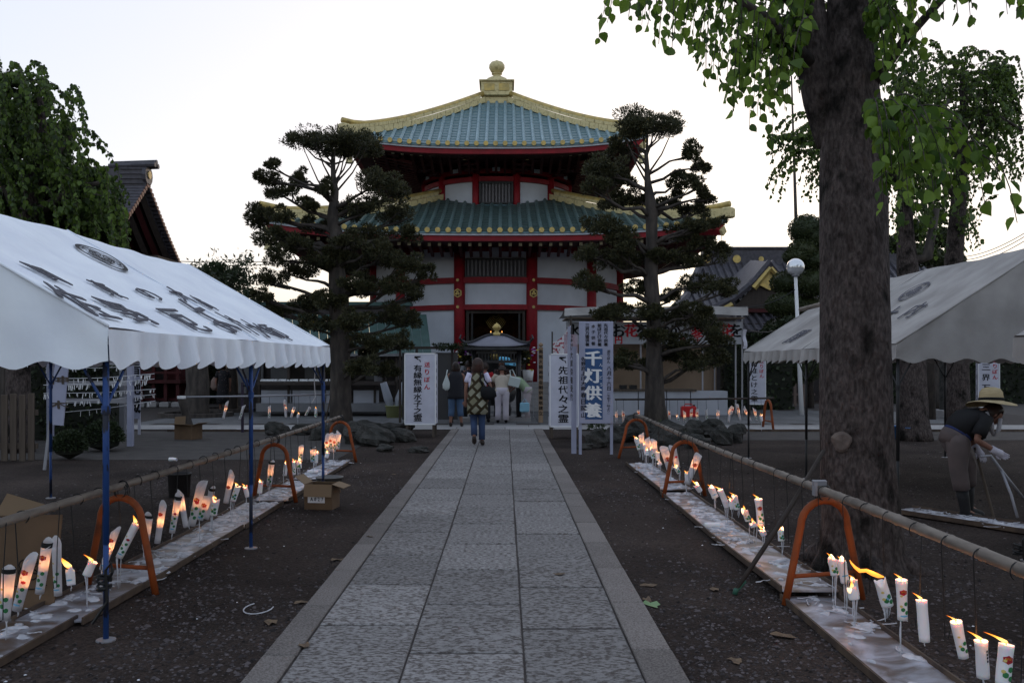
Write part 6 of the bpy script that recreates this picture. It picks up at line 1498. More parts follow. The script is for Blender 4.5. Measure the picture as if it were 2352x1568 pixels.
for i in range(5):
    x = X0+.15+i*(X1-X0-.3)/4
    MB().box((x, 33.75, .9), (.12, .12, 1.55)).build('gallery_post', M['darkred'], hall); MB().box((x, 33.7, .1), (.34, .34, .2), bev=.03).build('footing_stone', M['stone'], hall)
MB().box(((X0+X1)/2, 35.0, 2.0), (X1-X0, .1, 3.4)).build('wall', M['darkred'], hall)
# -- right hall behind the booth and trees
rh = empty('tiled_hall', (0, 0, 0), label='dark tiled hall with gilded gable behind the globe lamp', cat='building')
YR = 46.0; xa, xb = P(1612, 0, YR)[0], P(2060, 0, YR)[0]; zr = P(0, 590, YR)[2]
MB().box(((xa+xb)/2, YR, zr-.05), (xb-xa, .6, .8)).build('ridge', M['tiledark'], rh); MB().box(((xa+xb)/2, YR, zr+.40), (xb-xa+.3, .75, .14), bev=.04).build('ridge_cap', M['tiledark'], rh)
for x in (1624, 1692, 1748, 1838): p = P(x, 595, YR-.32); MB().tube([(p[0], YR-.31, p[2]), (p[0], YR-.36, p[2])], .20 if x != 1748 else .13, 14).build('gold_crest', M['gold'], rh)
base = empty('roof_slope'); base.parent = rh
def rz_(t): return zr-.4-3.6*(t*1.2-.2*t*t)-.0
n = 16
for i in range(n):
    y0, z0 = YR-.3-6.4*i/n, rz_(i/n); y1, z1 = YR-.3-6.4*(i+1.02)/n, rz_((i+1.02)/n); e0, e1 = 3.2*i/n, 3.2*(i+1)/n
    MB().slab([(xa-e0*.9, y0, z0), (xa-e1*.9, y1, z1), (xb+2, y1, z1), (xb+2, y0, z0)], .08).build('tile_course', M['tiledark'], base)
for i in range(44):
    x = xa-2.8+i*.34; t0 = max(0, (xa-x)/2.9)
    pts = [(x, YR-.3-6.4*t, rz_(t)+.05) for t in (t0, (t0+1)/2, 1)]; MB().tube(pts, .06, 5).build('tile_roll', M['tiledark'], base)
MB().tube([(xa-.1, YR-.3, zr-.35), (xa-1.5, YR-3.4, rz_(.5)+.1), (xa-3.3, YR-6.8, rz_(1)+.35)], .2, 6).build('corner_ridge', M['tiledark'], rh)
# dormer gable with gilt fittings
gx = P(1762, 0, 41)[0]; pk = P(1762, 612, 41)[2]; 
for s in (-1, 1):
    pts = [(gx, 40.6, pk+.15), (gx+s*.75, 40.6, pk-.75), (gx+s*1.6, 40.6, pk-1.45), (gx+s*2.7, 40.6, pk-2.0), (gx+s*3.6, 40.5, pk-2.2)]
    MB().tube(pts, .17, 6).build('gable_barge', M['tiledark'], rh)
    MB().tube([(x, 40.45, z-.27) for x, y, z in pts[:2]], [.10, .13], 4).build('gilt_barge', M['gold'], rh)
    MB().tube([(gx+s*1.7, 40.45, pk-1.75), (gx+s*2.4, 40.45, pk-2.15)], .13, 4).build('gilt_barge', M['gold'], rh)
    q = [(gx, 40.7, pk+.1), (gx+s*1.6, 40.7, pk-1.5), (gx+s*1.6, 43.5, pk-1.0), (gx, 43.5, pk+.5)]
    MB().slab(q if s < 0 else q[::-1], .1).build('gable_roof', M['tiledark'], rh)
MB().add([(gx-1.6, 40.75, pk-1.9), (gx+1.6, 40.75, pk-1.9), (gx, 40.75, pk-.2)], [(0, 1, 2)]).build('gable_wall', M['darkwood'], rh)
MB().add([(gx-.5, 40.6, pk-.85), (gx, 40.6, pk-1.1), (gx+.5, 40.6, pk-.85), (gx, 40.6, pk-.25)], [(0, 1, 2, 3)]).build('gilt_pendant', M['gold'], rh)
MB().box((gx, 40.75, pk-2.0), (3.2, .14, .16)).build('gable_beam', M['darkred'], rh)
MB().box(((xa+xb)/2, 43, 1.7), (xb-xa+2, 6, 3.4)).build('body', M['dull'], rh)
MB().box(((xa+xb)/2-1, 39.0, 2.75), (xb-xa+5, .3, .3)).build('eave_beam', M['darkwood'], rh)
# -- flower booth
bo = empty('flower_booth', (0, 0, 0), label='flower booth with white awning, lettered banner and long white counter', cat='stall')
YB = 28.4
a, b = P(1297, 708, YB-.9), P(1718, 703, YB-.9); c_, d = P(1296, 726, YB-1.0), P(1718, 722, YB-1.0)
MB().grid(lambda u, v: (Vector(a).lerp(Vector(b), u)*(1-v)+Vector(c_).lerp(Vector(d), u)*v+Vector((0, -.03*math.sin(u*40)*v, .03*math.sin(u*11)))), 60, 4).build('awning_front', M['canvas_grey'], bo, True)
e, f = P(1293, 700, YB+2.4), P(1722, 700, YB+2.4)
MB().grid(lambda u, v: (Vector(a).lerp(Vector(b), u)*(1-v)+Vector((Vector(a).lerp(Vector(b), u).x, YB+2.4, a[2]-.15))*v+Vector((0, 0, .02*math.sin(u*13)-.06*math.sin(v*PI)))), 40, 8).build('awning_top', M['canvas_grey'], bo, True)
MB().box((Vector(a).lerp(Vector(b), .5).x, YB+.2, a[2]-.28), (b[0]-a[0]-.1, 1.9, .03)).build('awning_lining', mat('tan_lining', (.24, .19, .15), .8), bo)
cl = pb(MB(), 1300, 1703, 739, 790, YB-.1, .03).build('banner', M['counter'], bo)
s = YB/F
def brow(txt, m, y, sz, bold=.03):
    it = [(ch, P(x, y, YB)[0], P(0, y, YB)[2], sz, sz) for ch, x in txt]
    write(it, (0, YB-.103, 0), (1, 0, 0), (0, 0, 1), m, bo, bold=bold)
brow([('水', 1316), ('子', 1350), ('供', 1384), ('お', 1420), ('を', 1475), ('は', 1520), ('が', 1548), ('の', 1622), ('お', 1645), ('を', 1688)], M['ink'], 759, .40)
brow([('花', 1448), ('愛', 1600), ('花', 1667)], M['inkred'], 759, .40)
brow([('円', 1420), ('金', 1567), ('千', 1600), ('円', 1640)], M['inkred'], 781, .22)
for x, top in ((1304, 712), (1470, 712), (1612, 712), (1688, 712), (1703, 720)): pb(MB(), x, x+3.5, top, 950, YB+.05, .04).build('post', M['steel'], bo)
for x in (1345, 1640): pb(MB(), x, x+3, 712, 940, YB+2.2, .04).build('post', M['steel'], bo)
pb(MB(), 1320, 1645, 790, 905, YB+2.3, .05).build('back_sheet', mat('brown_sheet', (.30, .22, .16), .85, col2=(.22, .16, .115), scale=1.2), bo)
for x0, x1 in ((1408, 1466), (1467, 1531), (1532, 1586), (1587, 1672)): pb(MB(), x0, x1-1, 898, 953, YB-.35, .7).build('counter', M['counter'], bo)
pb(MB(), 1395, 1600, 894, 898.5, YB-.4, .85).build('counter_top', M['wood'], bo)
p = P(1740, 0, YB); MB().grid(lambda u, v: Vector((P(1706, 0, YB)[0]+.25*u+.03*math.sin(v*7), YB+.5*u, P(0, 755, YB)[2]-.62*(1-v)+.65*(1-u)*.0)), 6, 6).build('side_flag', M['signwhite'], bo)
for x in (1432, 1455):
    o = pb(MB(), x-8, x+8, 884, 893, YB-.1, .2); k = o.build('tray', M['black']); tag(k, 'black tray on the booth counter, %s' % ('nearer the tall notice' if x == 1432 else 'the broader one by the tree trunk'), 'tray', 'trays on the booth counter')
# red fuel can
p = P(1581, 953, 27.2); can = empty('fuel_can', (p[0], 27.2, 0), label='red plastic fuel can standing before the booth counter', cat='can')
m_ = mat('red_plastic', (.42, .012, .015), .4)
MB().box((0, 0, .17), (.44, .2, .34), bev=.03).build('body', m_, can, False); MB().tube([(-.12, 0, .34), (-.10, 0, .40), (.10, 0, .40), (.12, 0, .34)], .018, 6).build('handle', m_, can); MB().tube([(.17, 0, .33), (.17, 0, .38)], .03, 8).build('cap', M['ink'], can)
# beige cabinet and slatted gate beyond it
p = P(1771, 932, 33); cab = empty('control_cabinet', (p[0], 33, 0), label='beige metal cabinet with two red lights beside the slatted gate', cat='cabinet')
MB().box((0, 0, .78), (.58, .45, 1.46), bev=.01).build('body', mat('beige_enamel', (.30, .25, .21), .6), cab); MB().box((0, 0, .03), (.6, .5, .06)).build('base', M['greywall'], cab)
for x, r in ((-.22, .035), (.08, .07)): MB().tube([(x, -.22, 1.28), (x, -.26, 1.28)], r, 12).build('red_lamp', mat('red_lens', (.6, .02, .02), .3, emit=(1, .02, .01), estr=.25 if r < .05 else .02), cab)
MB().tube([(.14, -.225, .7), (.14, -.25, .7)], .03, 8).build('lock', M['black'], cab)
def slat_fence(loc, n, w_, gap, h, label, m, rz=0, rail=(.35, .85), post=True, name='wooden_fence'):
    f = empty(name, loc, rz, label, 'fence'); me = MB().box((0, 0, h/2), (w_, .025, h), bev=.006).mesh('slat', m)
    for i in range(n): link('slat', me, f, (i*(w_+gap), 0, random.uniform(-.015, .015)), (0, 0, random.uniform(-.01, .01)))
    for r_ in rail: MB().box((n*(w_+gap)/2-.06, .04, h*r_), (n*(w_+gap), .05, .09)).build('rail', m, f)
    return f
p = P(1796, 931, 34.5); slat_fence((p[0], 34.5, 0), 8, .10, .065, 1.28, 'pale slatted gate between cabinet and tree trunk', mat('pinkish_slat', (.24, .18, .16), .8))
slat_fence((-9.95, 14.9, 0), 16, .10, .045, 1.10, 'tall weathered board fence at the left edge', M['wood'], rz=R(1), rail=(.22, .72))
# globe lamp, tall bare pole, cables
Yl = 28.3; b_ = P(1841, 953, Yl); tp = P(1827, 632, Yl); lamp = empty('globe_lamp', (b_[0], Yl, 0), label='white street lamp with a mirrored glass globe right of the booth', cat='street lamp')
off = Vector((tp[0]-b_[0], 0, 0)); zt = tp[2]
MB().tube([(0, 0, 0), off*.5+Vector((0, 0, zt*.5)), off+Vector((0, 0, zt))], [.075, .06, .05], 10).build('post', M['white'], lamp, True)
MB().box(off*.55+Vector((.16, .0, zt*.52+.25)), (.26, .15, .34)).build('junction_box', M['signwhite'], lamp)
g_ = mat('clear_silvered_globe', (.75, .76, .80), .06, .55); gl = MB().lathe([(.001, -.27)]+[(.27*math.cos(a), .27*math.sin(a)) for a in [R(x) for x in range(-80, 81, 10)]]+[(.001, .27)], off+Vector((0, 0, zt+.25)), 24)
gl.build('globe', g_, lamp, True); MB().lathe([(.06, -.04), (.12, 0), (.10, .05)], off+Vector((0, 0, zt-.02)), 14).build('collar', M['steel'], lamp)
b_ = P(1834, 900, 42); pole = empty('utility_pole', (b_[0], 42, 0), label='tall thin bare pole rising into the sky beside the big tree', cat='pole'); MB().tube([(0, 0, 0), (-.08, 0, 7), (-.33, 0, P(0, 175, 42)[2])], [.13, .09, .035], 8).build('shaft', M['barkdark'], pole, True)
def cable(a, b, sag, label, r=.012, n=14): 
    a, b = Vector(a), Vector(b); o = MB().tube([a.lerp(b, i/n)-Vector((0, 0, sag*4*(i/n)*(1-i/n))) for i in range(n+1)], r, 4).build('cable', M['wire']); tag(o, label, 'cable', 'overhead cables')
for dy, nm in ((0, 'uppermost'), (8, 'middle'), (18, 'lowest')): cable(P(2210, 590+dy, 60), P(2420, 490+dy, 40), .4, '%s of three power cables at the far right sky' % nm, .022)
for dy, nm in ((0, 'upper'), (7, 'lower')): cable(P(360, 597+dy, 70), P(760, 590+dy, 70), .3, '%s thin cable behind the podocarpus left of the hall' % nm, .028)
cable(P(1712, 755, 28.5), P(1940, 640, 20), .5, 'twisted string of line running from the booth to the big tree', .014); cable(P(1708, 705, 28.5), P(1826, 665, 28), .15, 'line from the awning corner to the lamp post', .014)
tag(MB().tube([P(1838, 711, 14.6), P(1945, 684, 13.5)], .035, 8).build('bamboo_pole', M['bamboo']), 'pale bamboo pole sticking out past the grey tent eave', 'pole')
# ---- hedges and dark shrub masses closing the view
def hedge(x0, x1, Y, h, dpt, label, m='hedge', size=.16, dens=210, name='hedge'):
    L = x1-x0; n = int(dens*L*(h+dpt)); rs = RN.random((n, 3)); c = np.stack([x0+L*rs[:, 0], Y+dpt*rs[:, 1]*.5, h*(1.0-.12*np.sin(rs[:, 0]*L*1.7)-.1*RN.random(n))*np.where(RN.random(n) < .3, 1, RN.random(n))], 1)
    V, Fc = scatter_leaves(c, RN.normal(size=c.shape)+np.array([0, -.6, .4]), size, .6)
    h_ = empty(name, ((x0+x1)/2, Y, 0), label=label, cat='hedge'); o = np.array([(x0+x1)/2, Y, 0]); f = link('foliage', npmesh('foliage', V-o, Fc, M[m]), h_); f['kind'] = 'stuff'
    MB().box((0, dpt*.4, h*.44), (L*.99, dpt*.55, h*.86)).build('shade_core', mat('hedge_shade', (.018, .020, .014), .95, col2=(.012, .014, .010), scale=9) if 'hedge_shade' not in bpy.data.materials else bpy.data.materials['hedge_shade'], h_)  # solid dark core, the hedge's inner shade put into its colour
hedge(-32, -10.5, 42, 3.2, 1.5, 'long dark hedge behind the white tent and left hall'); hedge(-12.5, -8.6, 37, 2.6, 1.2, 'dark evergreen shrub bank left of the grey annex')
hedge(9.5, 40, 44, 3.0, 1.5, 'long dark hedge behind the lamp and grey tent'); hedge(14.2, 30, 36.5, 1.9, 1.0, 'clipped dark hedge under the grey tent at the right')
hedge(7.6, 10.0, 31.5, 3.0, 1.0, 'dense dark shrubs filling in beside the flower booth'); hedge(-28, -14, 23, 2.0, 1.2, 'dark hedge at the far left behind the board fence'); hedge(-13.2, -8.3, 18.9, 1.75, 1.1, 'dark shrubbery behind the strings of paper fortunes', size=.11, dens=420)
for (x, y, Y, r, lb) in ((238, 962, 16.6, .33, 'round clipped shrub behind the near blue post'), (160, 985, 15.2, .26, 'small round shrub beside the slanting sign')):
    p = P(x, y, Y); q = RN.normal(size=(2600, 3)); q /= np.linalg.norm(q, axis=1)[:, None]; q[:, 2] = np.abs(q[:, 2])*1.1-.1
    V, Fc = scatter_leaves(q*r*(.85+.2*RN.random(2600))[:, None]+np.array([0, 0, .12+r*.3]), q+RN.normal(size=q.shape)*.6, .055, .5)
    t = empty('shrub', (p[0], Y, 0), label=lb, cat='shrub', group='round shrubs left of the path'); link('foliage', npmesh('foliage', V, Fc, M['hedge']), t); MB().lathe([(.001, 0), (r*.8, .1), (r*.85, r*.6), (r*.6, r*1.1), (.001, r*1.25)], n=12).build('shade_core', bpy.data.materials['hedge_shade'], t)  # dark core again stands for the shade inside the shrub
# row of round bordered tree trunks between tents and the plaza
for (x, y, Y, r, h, lb) in ((450, 960, 27.5, .34, 3.2, 'dark trunk in a ring kerb seen under the white tent'), (528, 952, 30.5, .22, 3.0, 'thin dark trunk in a ring kerb right of the person in the floral dress'), (1912, 940, 34, .3, 4.5, 'dark trunk hidden beside the big tree'), (2150, 935, 33, .36, 5.5, 'dark straight trunk behind the grey tent post')):
    p = P(x, y, Y); t = empty('tree_trunk', (p[0], Y, 0), label=lb, cat='tree'); rough_tube([(0, 0, 0), (.05, 0, h*.3), (-.05, 0, h*.7), (.02, 0, h)], [r*1.2, r, r*.9, r*.8], 12, .05, int(x)).build('trunk', M['barkdark'], t, True)
    if Y < 32:
        MB().lathe([(1.1, 0), (1.1, .14), (.92, .14), (.92, 0)], n=20, caps=False).build('ring_kerb', M['barkdark'], t)
        pp, d = pad_points((0, 0, h+.5), 1.3, 1, .9, 1500, False); V, Fc = scatter_leaves(pp, d, .16, .5); link('crown', npmesh('crown', V, Fc, M['hedge']), t)
# cut stump post at the end of the left cross rail
t = empty('stump_post', P(425, 960, 20.9)[:2]+(0,), label='leaning dark stump carrying the end of the far left rail', cat='post'); rough_tube([(.12, 0, 0), (.03, 0, .4), (-.08, 0, .82)], [.11, .09, .085], 10, .06, 3, 3).build('trunk', M['barkdark'], t, True); MB().lathe([(.1, .80), (.1, .86)], (-.08, 0, 0), 10).build('binding', M['white'], t)
t = empty('tripod', P(760, 985, 21.0)[:2]+(0,), label='thin wooden tripod holding the right end of the far left rail', cat='stand')
for dx, dy in ((-.18, 0), (.16, .1), (.02, -.2)): MB().tube([(dx, dy, 0), (0, 0, .85)], .016, 5).build('leg', M['wood'], t)
t = empty('stake', P(557, 991, 21.2)[:2]+(0,), label='dark iron stake beside the second blue post under the tent', cat='post'); MB().tube([(0, 0, 0), (0, 0, 1.17)], .035, 8).build('shaft', mat('purple_black_iron', (.03, .02, .04), .5), t); MB().tube([(-.02, 0, 1.1), (.14, 0, 1.08)], .03, 6).build('clamp', M['wire'], t)
# strings of paper fortunes
for i, (ya, yb, xa_, xb_) in enumerate(((870, 858, 105, 355), (884, 870, 100, 355), (903, 893, 100, 358), (922, 905, 140, 358), (948, 920, 130, 358), (845, 838, 105, 355))):
    Y = 15.6+.5*i; root = empty('paper_fortune_line', P(xa_, ya, Y), label=['top but one', 'second lowest pair\'s upper', 'middle', 'lower', 'lowest', 'topmost'][i]+' string hung with white knotted paper fortunes at the left', cat='string', group='strings of knotted paper fortunes')
    a, b = Vector(P(xa_, ya, Y)), Vector(P(xb_, yb, Y+1)); MB().tube([Vector((0, 0, 0)), (b-a)*.5-Vector((0, 0, .03)), b-a], .005, 4).build('string', M['chip'], root)
    n = (26, 40, 36, 30, 12, 24)[i]; pm_ = MB().box((0, 0, -.05), (.013, .004, .07)).mesh('knotted_paper', M['white'])
    for _ in range(n):
        f = random.random() if i != 1 else (.1+.3*random.random() if random.random() < .5 else .6+.35*random.random()); link('knotted_paper', pm_, root, (b-a)*f-Vector((0, 0, .03*(1-abs(2*f-1)))), (0, random.uniform(-.3, .3), random.uniform(-1, 1)), (1, 1, random.uniform(.6, 1.4)))
# rack of boards behind those strings
t = empty('notice_rack', P(300, 985, 17.6)[:2]+(0,), label='grey painted rack with cross boards left of the upright sign', cat='rack')
for x in (0, -1.55): MB().box((x, 0, .95), (.10, .10, 1.9)).build('post', M['noticewhite'], t)
for z, m_ in ((1.62, 'steel'), (1.22, 'steel'), (.88, 'steel')): MB().box((-.75, 0, z), (1.6, .04, .09)).build('rail', M[m_], t)
# ---------------------------------------------------------------- rocks
def rock(px, py, rx, ry, Y, label, seed, group='garden rocks round the podocarpus trees'):
    rnd = random.Random(seed); import mathutils
    base = Vector(P(px, py, Y)); s = Y/F; rx, rz = rx*s, ry*s; me = MB(); n, k = 14, 9; vs_ = []; fs = []
    nv = mathutils.noise.noise_vector
    for i in range(k+1):
        ph = PI*i/k
        for j in range(n):
            th = 2*PI*j/n; d = Vector((math.sin(ph)*math.cos(th), math.sin(ph)*math.sin(th), math.cos(ph)))
            f = 1+.42*mathutils.noise.noise(d*1.3+Vector((seed*3.1, 0, 0)))+.18*mathutils.noise.noise(d*3.2+Vector((0, seed*1.7, 0)))
            f = round(f*9)/9*.5+f*.5
            vs_.append((d.x*rx*f, d.y*rx*.8*f, max(-rz*.9, d.z*rz*f)))
    for i in range(k):
        for j in range(n): fs.append((i*n+j, (i+1)*n+j, (i+1)*n+(j+1) % n, i*n+(j+1) % n))
    o = me.add(vs_, fs).build('rock', M['rock'], None, False, loc=(base.x, Y, max(base.z, rz*.6))); o.rotation_euler = (rnd.uniform(-.15, .15), rnd.uniform(-.2, .2), rnd.uniform(0, 3)); tag(o, label, 'rock', group)
RK = [(640, 1003, 32, 18, 20.4, 'low rock showing under the left bamboo rail far end'), (700, 1000, 34, 16, 20.6, 'flat rock left of the podocarpus trunk'), (742, 1012, 36, 20, 19.2, 'dark rock between rail and podocarpus'), (835, 985, 42, 20, 19.6, 'long flat topped rock behind the big left boulder'), (862, 1018, 52, 28, 17.9, 'largest rounded boulder left of the box sign'),
      (815, 1020, 34, 30, 18.2, 'tall dark rock beside the orange hoop end'), (922, 1008, 30, 20, 18.6, 'brownish rock nearest the left box sign'), (895, 982, 36, 12, 19.8, 'flat slab of rock behind the boulders'), (884, 1044, 24, 10, 16.6, 'small block of rock in front of the largest boulder'), (960, 1042, 26, 8, 16.4, 'low pale cobble beside the path left edge'), (935, 980, 24, 10, 20.6, 'small rock by the legs of the left box sign'),
      (1368, 1012, 28, 26, 17.5, 'block of rock under the tall notice'), (1420, 1000, 40, 24, 18.6, 'rough rock behind the far right hoop'), (1470, 985, 46, 28, 19.0, 'broad dark boulder at the foot of the right podocarpus'), (1532, 1010, 60, 32, 18.2, 'biggest dark boulder behind the bamboo rail'), (1590, 990, 30, 24, 18.8, 'upright rock in the right hand group'),
      (1640, 985, 38, 22, 18.8, 'grey humped rock of the right hand group'), (1658, 1008, 30, 26, 18.0, 'front rock of the right hand group'), (1690, 1000, 20, 24, 18.4, 'outermost rock of the right hand group'), (1600, 1030, 34, 20, 17.2, 'low rock under the rail on the right'), (1340, 1030, 22, 8, 17.0, 'flat stone by the right kerb end'), (1700, 985, 14, 14, 19.2, 'small stone beside the tent post')]
for i, r_ in enumerate(RK): rock(*r_, seed=i+2)
pp, d = pad_points((0, 0, .1), .5, .4, .18, 500, False)
for (x, y, lb) in ((1560, 985, 'small weedy plant growing at the foot of the right podocarpus'), (1408, 990, 'tuft of weeds beside the tall notice')):
    V, Fc = scatter_leaves(pp, d, .10, .35); t = link('weed_tuft', npmesh('weed_tuft', V, Fc, M['leafthin']), None, Vector(P(x, y, 18.9))*Vector((1, 1, 0)) if False else (P(x, y, 18.9)[0], 18.9, .1)); tag(t, lb, 'plant')
# ---------------------------------------------------------------- cartons
def carton(loc, w_, d_, h, rz, label, flaps, name='carton', txt=None, stick=True):
    c = empty(name, loc, rz, label, 'box'); t = .006
    for nm, cc, dd in (('front', (0, -d_/2, h/2), (w_, t, h)), ('back', (0, d_/2, h/2), (w_, t, h)), ('side', (-w_/2, 0, h/2), (t, d_-t, h)), ('side', (w_/2, 0, h/2), (t, d_-t, h)), ('bottom', (0, 0, .004), (w_-.01, d_-.01, t))): MB().box(cc, dd).build('panel', M['card'], c)
    for side, ang in flaps:
        L_ = min(w_, d_)*.52
        if side in 'LR':
            s = -1 if side == 'L' else 1; a = R(ang); q = [(s*w_/2, -d_/2, h), (s*w_/2, d_/2, h), (s*(w_/2+L_*math.cos(a)), d_/2, h+L_*math.sin(a)), (s*(w_/2+L_*math.cos(a)), -d_/2, h+L_*math.sin(a))]
        else:
            s = -1 if side == 'F' else 1; a = R(ang); q = [(-w_/2, s*d_/2, h), (w_/2, s*d_/2, h), (w_/2, s*(d_/2+L_*math.cos(a)), h+L_*math.sin(a)), (-w_/2, s*(d_/2+L_*math.cos(a)), h+L_*math.sin(a))]
        MB().slab(q, t).build('flap', M['cardin'], c)
    if stick:
        MB().box((-.02, -d_/2-.004, h*.42), (w_*.62, .002, h*.30)).build('sticker', M['chip'], c); write([('A', -.05, h*.42, .03, .04), ('0', -.01, h*.42, .03, .04), ('2', .03, h*.42, .03, .04), ('7', .07, h*.42, .03, .04)], (-.02, -d_/2-.006, 0), (1, 0, 0), (0, 0, 1), M['ink'], c)
    return c
carton((P(738, 0, 10.0)[0], 10.05, 0), .31, .26, .275, R(-8), 'open cardboard carton with spread flaps on the gravel left of the path', [('L', 38), ('R', -18), ('F', -80), ('B', -70)])
c2 = carton((P(433, 0, 19.3)[0], 19.3, 0), .44, .34, .30, R(-20), 'cardboard carton standing open under the far end of the white tent', [('L', 95), ('F', 12), ('R', 18)], stick=False)
# flattened carton with printed emblem leaning at the left edge
c = empty('flattened_carton', (-3.22, 5.9, 0), R(6), 'flattened brown carton with printed black emblem behind the left edge candles', 'box')
MB().box((0, 0, .30), (.62, .012, .60), rx=R(-14)).build('panel', M['card'], c); MB().box((-.36, .06, .44), (.30, .01, .38), rx=R(-14), ry=R(-20)).build('flap', M['cardin'], c)
MB().box((.02, .12, .60), (.26, .01, .20), rx=R(-30), ry=R(18)).build('flap', M['cardin'], c)
mb = MB()
for k in range(5):
    a = k*2*PI/5; mb.tube([(.16+.035*math.cos(a+j*2*PI/10)*1.0+.04*math.cos(a), -.035-.03, .27+.035*math.sin(a+j*2*PI/10)+.04*math.sin(a)) for j in range(11)], .004, 4)
mb.tube([(.06+.02*i, -.055, .16-.025*math.sin(i/10*PI)) for i in range(11)], .003, 4); mb.build('printed_emblem', M['ink'], c)
write([(ch, .02+.045*i, .10, .036, .036) for i, ch in enumerate('岡山香堂所')], (0, -.066, 0), (1, 0, 0), (0, .25, .97), M['ink'], c)
# buckets
def bucket(loc, r, h, m, label, wall=.85, handle=True, name='bucket', cat='bucket', group=None, mh='wire'):
    b = empty(name, loc, random.uniform(0, 1), label, cat, group); MB().lathe([(.001, .004), (r*wall, .004), (r, h), (r*1.05, h), (r*1.05, h+.012), (r*.97, h+.012), (r*wall*.96, .02), (.001, .02)], n=20, caps=False).build('shell', m, b, True)
    if handle: MB().tube([(r*math.cos(t), r*.35*math.sin(t), h-.012+(-.30*r if 0 else 0)-r*.55*math.sin(t)) for t in [i*PI/10 for i in range(11)]], .004, 4).build('handle', M[mh], b)
    return b
blue = mat('blue_plastic', (.05, .17, .42), .45)
bucket((G(2090, 1012)[0], G(2090, 1012)[1], 0), .155, .27, blue, 'blue plastic bucket behind the grey tent post', group='blue buckets by the trunk'); bucket((G(2058, 1008)[0], G(2058, 1008)[1], 0), .155, .27, blue, 'second blue bucket half hidden by the big tree', group='blue buckets by the trunk')
bucket((P(412, 0, 10.9)[0], 10.9, 0), .135, .27, mat('dark_grey_bin', (.035, .033, .036), .6), 'dark grey bin standing behind the left bamboo rail', .88)
bucket((P(757, 0, 11.7)[0], 11.7, 0), .17, .13, mat('galvanised', (.16, .16, .16), .45, .4), 'shallow metal pail behind the open carton', .9)
b = bucket((P(907, 947, 27.0)[0], 26.9, 0), .27, .36, mat('pale_yellow_plastic', (.32, .34, .16), .5), 'pale yellow bucket holding plastic sleeves by the shop', .85)
for i, (x, a) in enumerate(((-.18, -.25), (.14, .3))):
    o = MB().tube([(x*.3, 0, .1), (x, 0, .55), (x+a*.6, 0, 1.05)], [.04, .13, .10], 8, caps=False).build('plastic_sleeve', mat('clear_sleeve_%d' % i, (.42, .44, .50), .3, trans=.4)); o.location = b.location; tag(o, ['left', 'right'][i]+' plastic flower sleeve standing in the yellow bucket', 'sleeve')
p = P(868, 0, 27.6); bb = bucket((p[0], 27.7, P(0, 876, 27.6)[2]), .16, .32, M['counter'], 'white bucket on the shop counter beside the podocarpus', .78, False)
# ---------------------------------------------------------------- incense burner under its little roof
YI = 25.9; ib = empty('incense_burner', (P(1141, 0, YI)[0], YI, 0), label='round bronze incense burner under a small curved roof with a gold jewel', cat='incense burner')
bz = mat('dark_bronze', (.045, .045, .05), .4, .5, col2=(.03, .03, .032), scale=6); rf = mat('grey_copper_roof', (.17, .17, .21), .4, .3, col2=(.13, .13, .165), scale=3)
hw = .93
def rfz(s): return 2.08+.32*(.5+.5*math.cos(PI*min(1, max(0, (s-.14)/.86))))
def sq(k, x, y): c, s = ((1, 0), (0, 1), (-1, 0), (0, -1))[k]; return (x*c-y*s, x*s+y*c)
for k in range(4):
    MB().grid(lambda u, v: Vector((*sq(k, (-1+2*u)*hw*(.02+.98*v), -hw*(.02+.98*v)), rfz(.02+.98*v)+.10*abs(-1+2*u)**4*v**3)), 16, 12).build('roof_sheet', rf, ib, True)
    MB().tube([(*sq(k, hw*v, -hw*v), rfz(v)+.03+.10*v**3) for v in [i/10 for i in range(1, 11)]]+[(*sq(k, hw*1.08, -hw*1.08), rfz(1)+.22), (*sq(k, hw*1.04, -hw*1.04), rfz(1)+.32)], [.03]*10+[.03, .015], 6).build('corner_ridge', bz, ib)
    x, y = sq(k, 0, -hw+.05); MB().box((x, y, 2.02), (hw*1.9 if k % 2 == 0 else .05, .05 if k % 2 == 0 else hw*1.9, .07)).build('eave_beam', bz, ib)
    x, y = sq(k, 0, -.62); MB().box((x, y, 1.66), (1.25 if k % 2 == 0 else .05, .05 if k % 2 == 0 else 1.25, .07)).box((x, y, 1.92), (1.25 if k % 2 == 0 else .05, .05 if k % 2 == 0 else 1.25, .07)).build('frieze_beam', bz, ib)
    for i in range(14):
        u = -.58+i*1.16/13; x, y = sq(k, u, -.62); MB().box((x, y, 1.79), (.03, .03, .22)).build('frieze_bar', bz, ib)
    x, y = sq(k, .62, -.62); MB().tube([(x, y, .1), (x, y, 2.0)], .065, 10).build('post', bz, ib, True); MB().lathe([(.14, .02), (.14, .1), (.08, .14)], (x, y, 0), 12).build('post_base', bz, ib)
MB().box((0, 0, .06), (1.9, 1.9, .12)).build('plinth', M['stone'], ib)
MB().lathe([(.001, .40), (.30, .42), (.50, .58), (.56, .76), (.50, .92), (.42, .98), (.44, 1.03), (.52, 1.05), (.52, 1.08), (.45, 1.08), (.40, 1.0), (.001, .97)], n=28).build('cauldron', bz, ib, True)
for a in (.5, 2.6, 4.7): MB().tube([(.34*math.cos(a), .34*math.sin(a), .5), (.42*math.cos(a), .42*math.sin(a), .3), (.36*math.cos(a), .36*math.sin(a), .12)], [.09, .06, .08], 8).build('foot', bz, ib, True)
MB().box((0, 0, 2.60), (.34, .34, .10), bev=.02).build('finial_base', bz, ib)
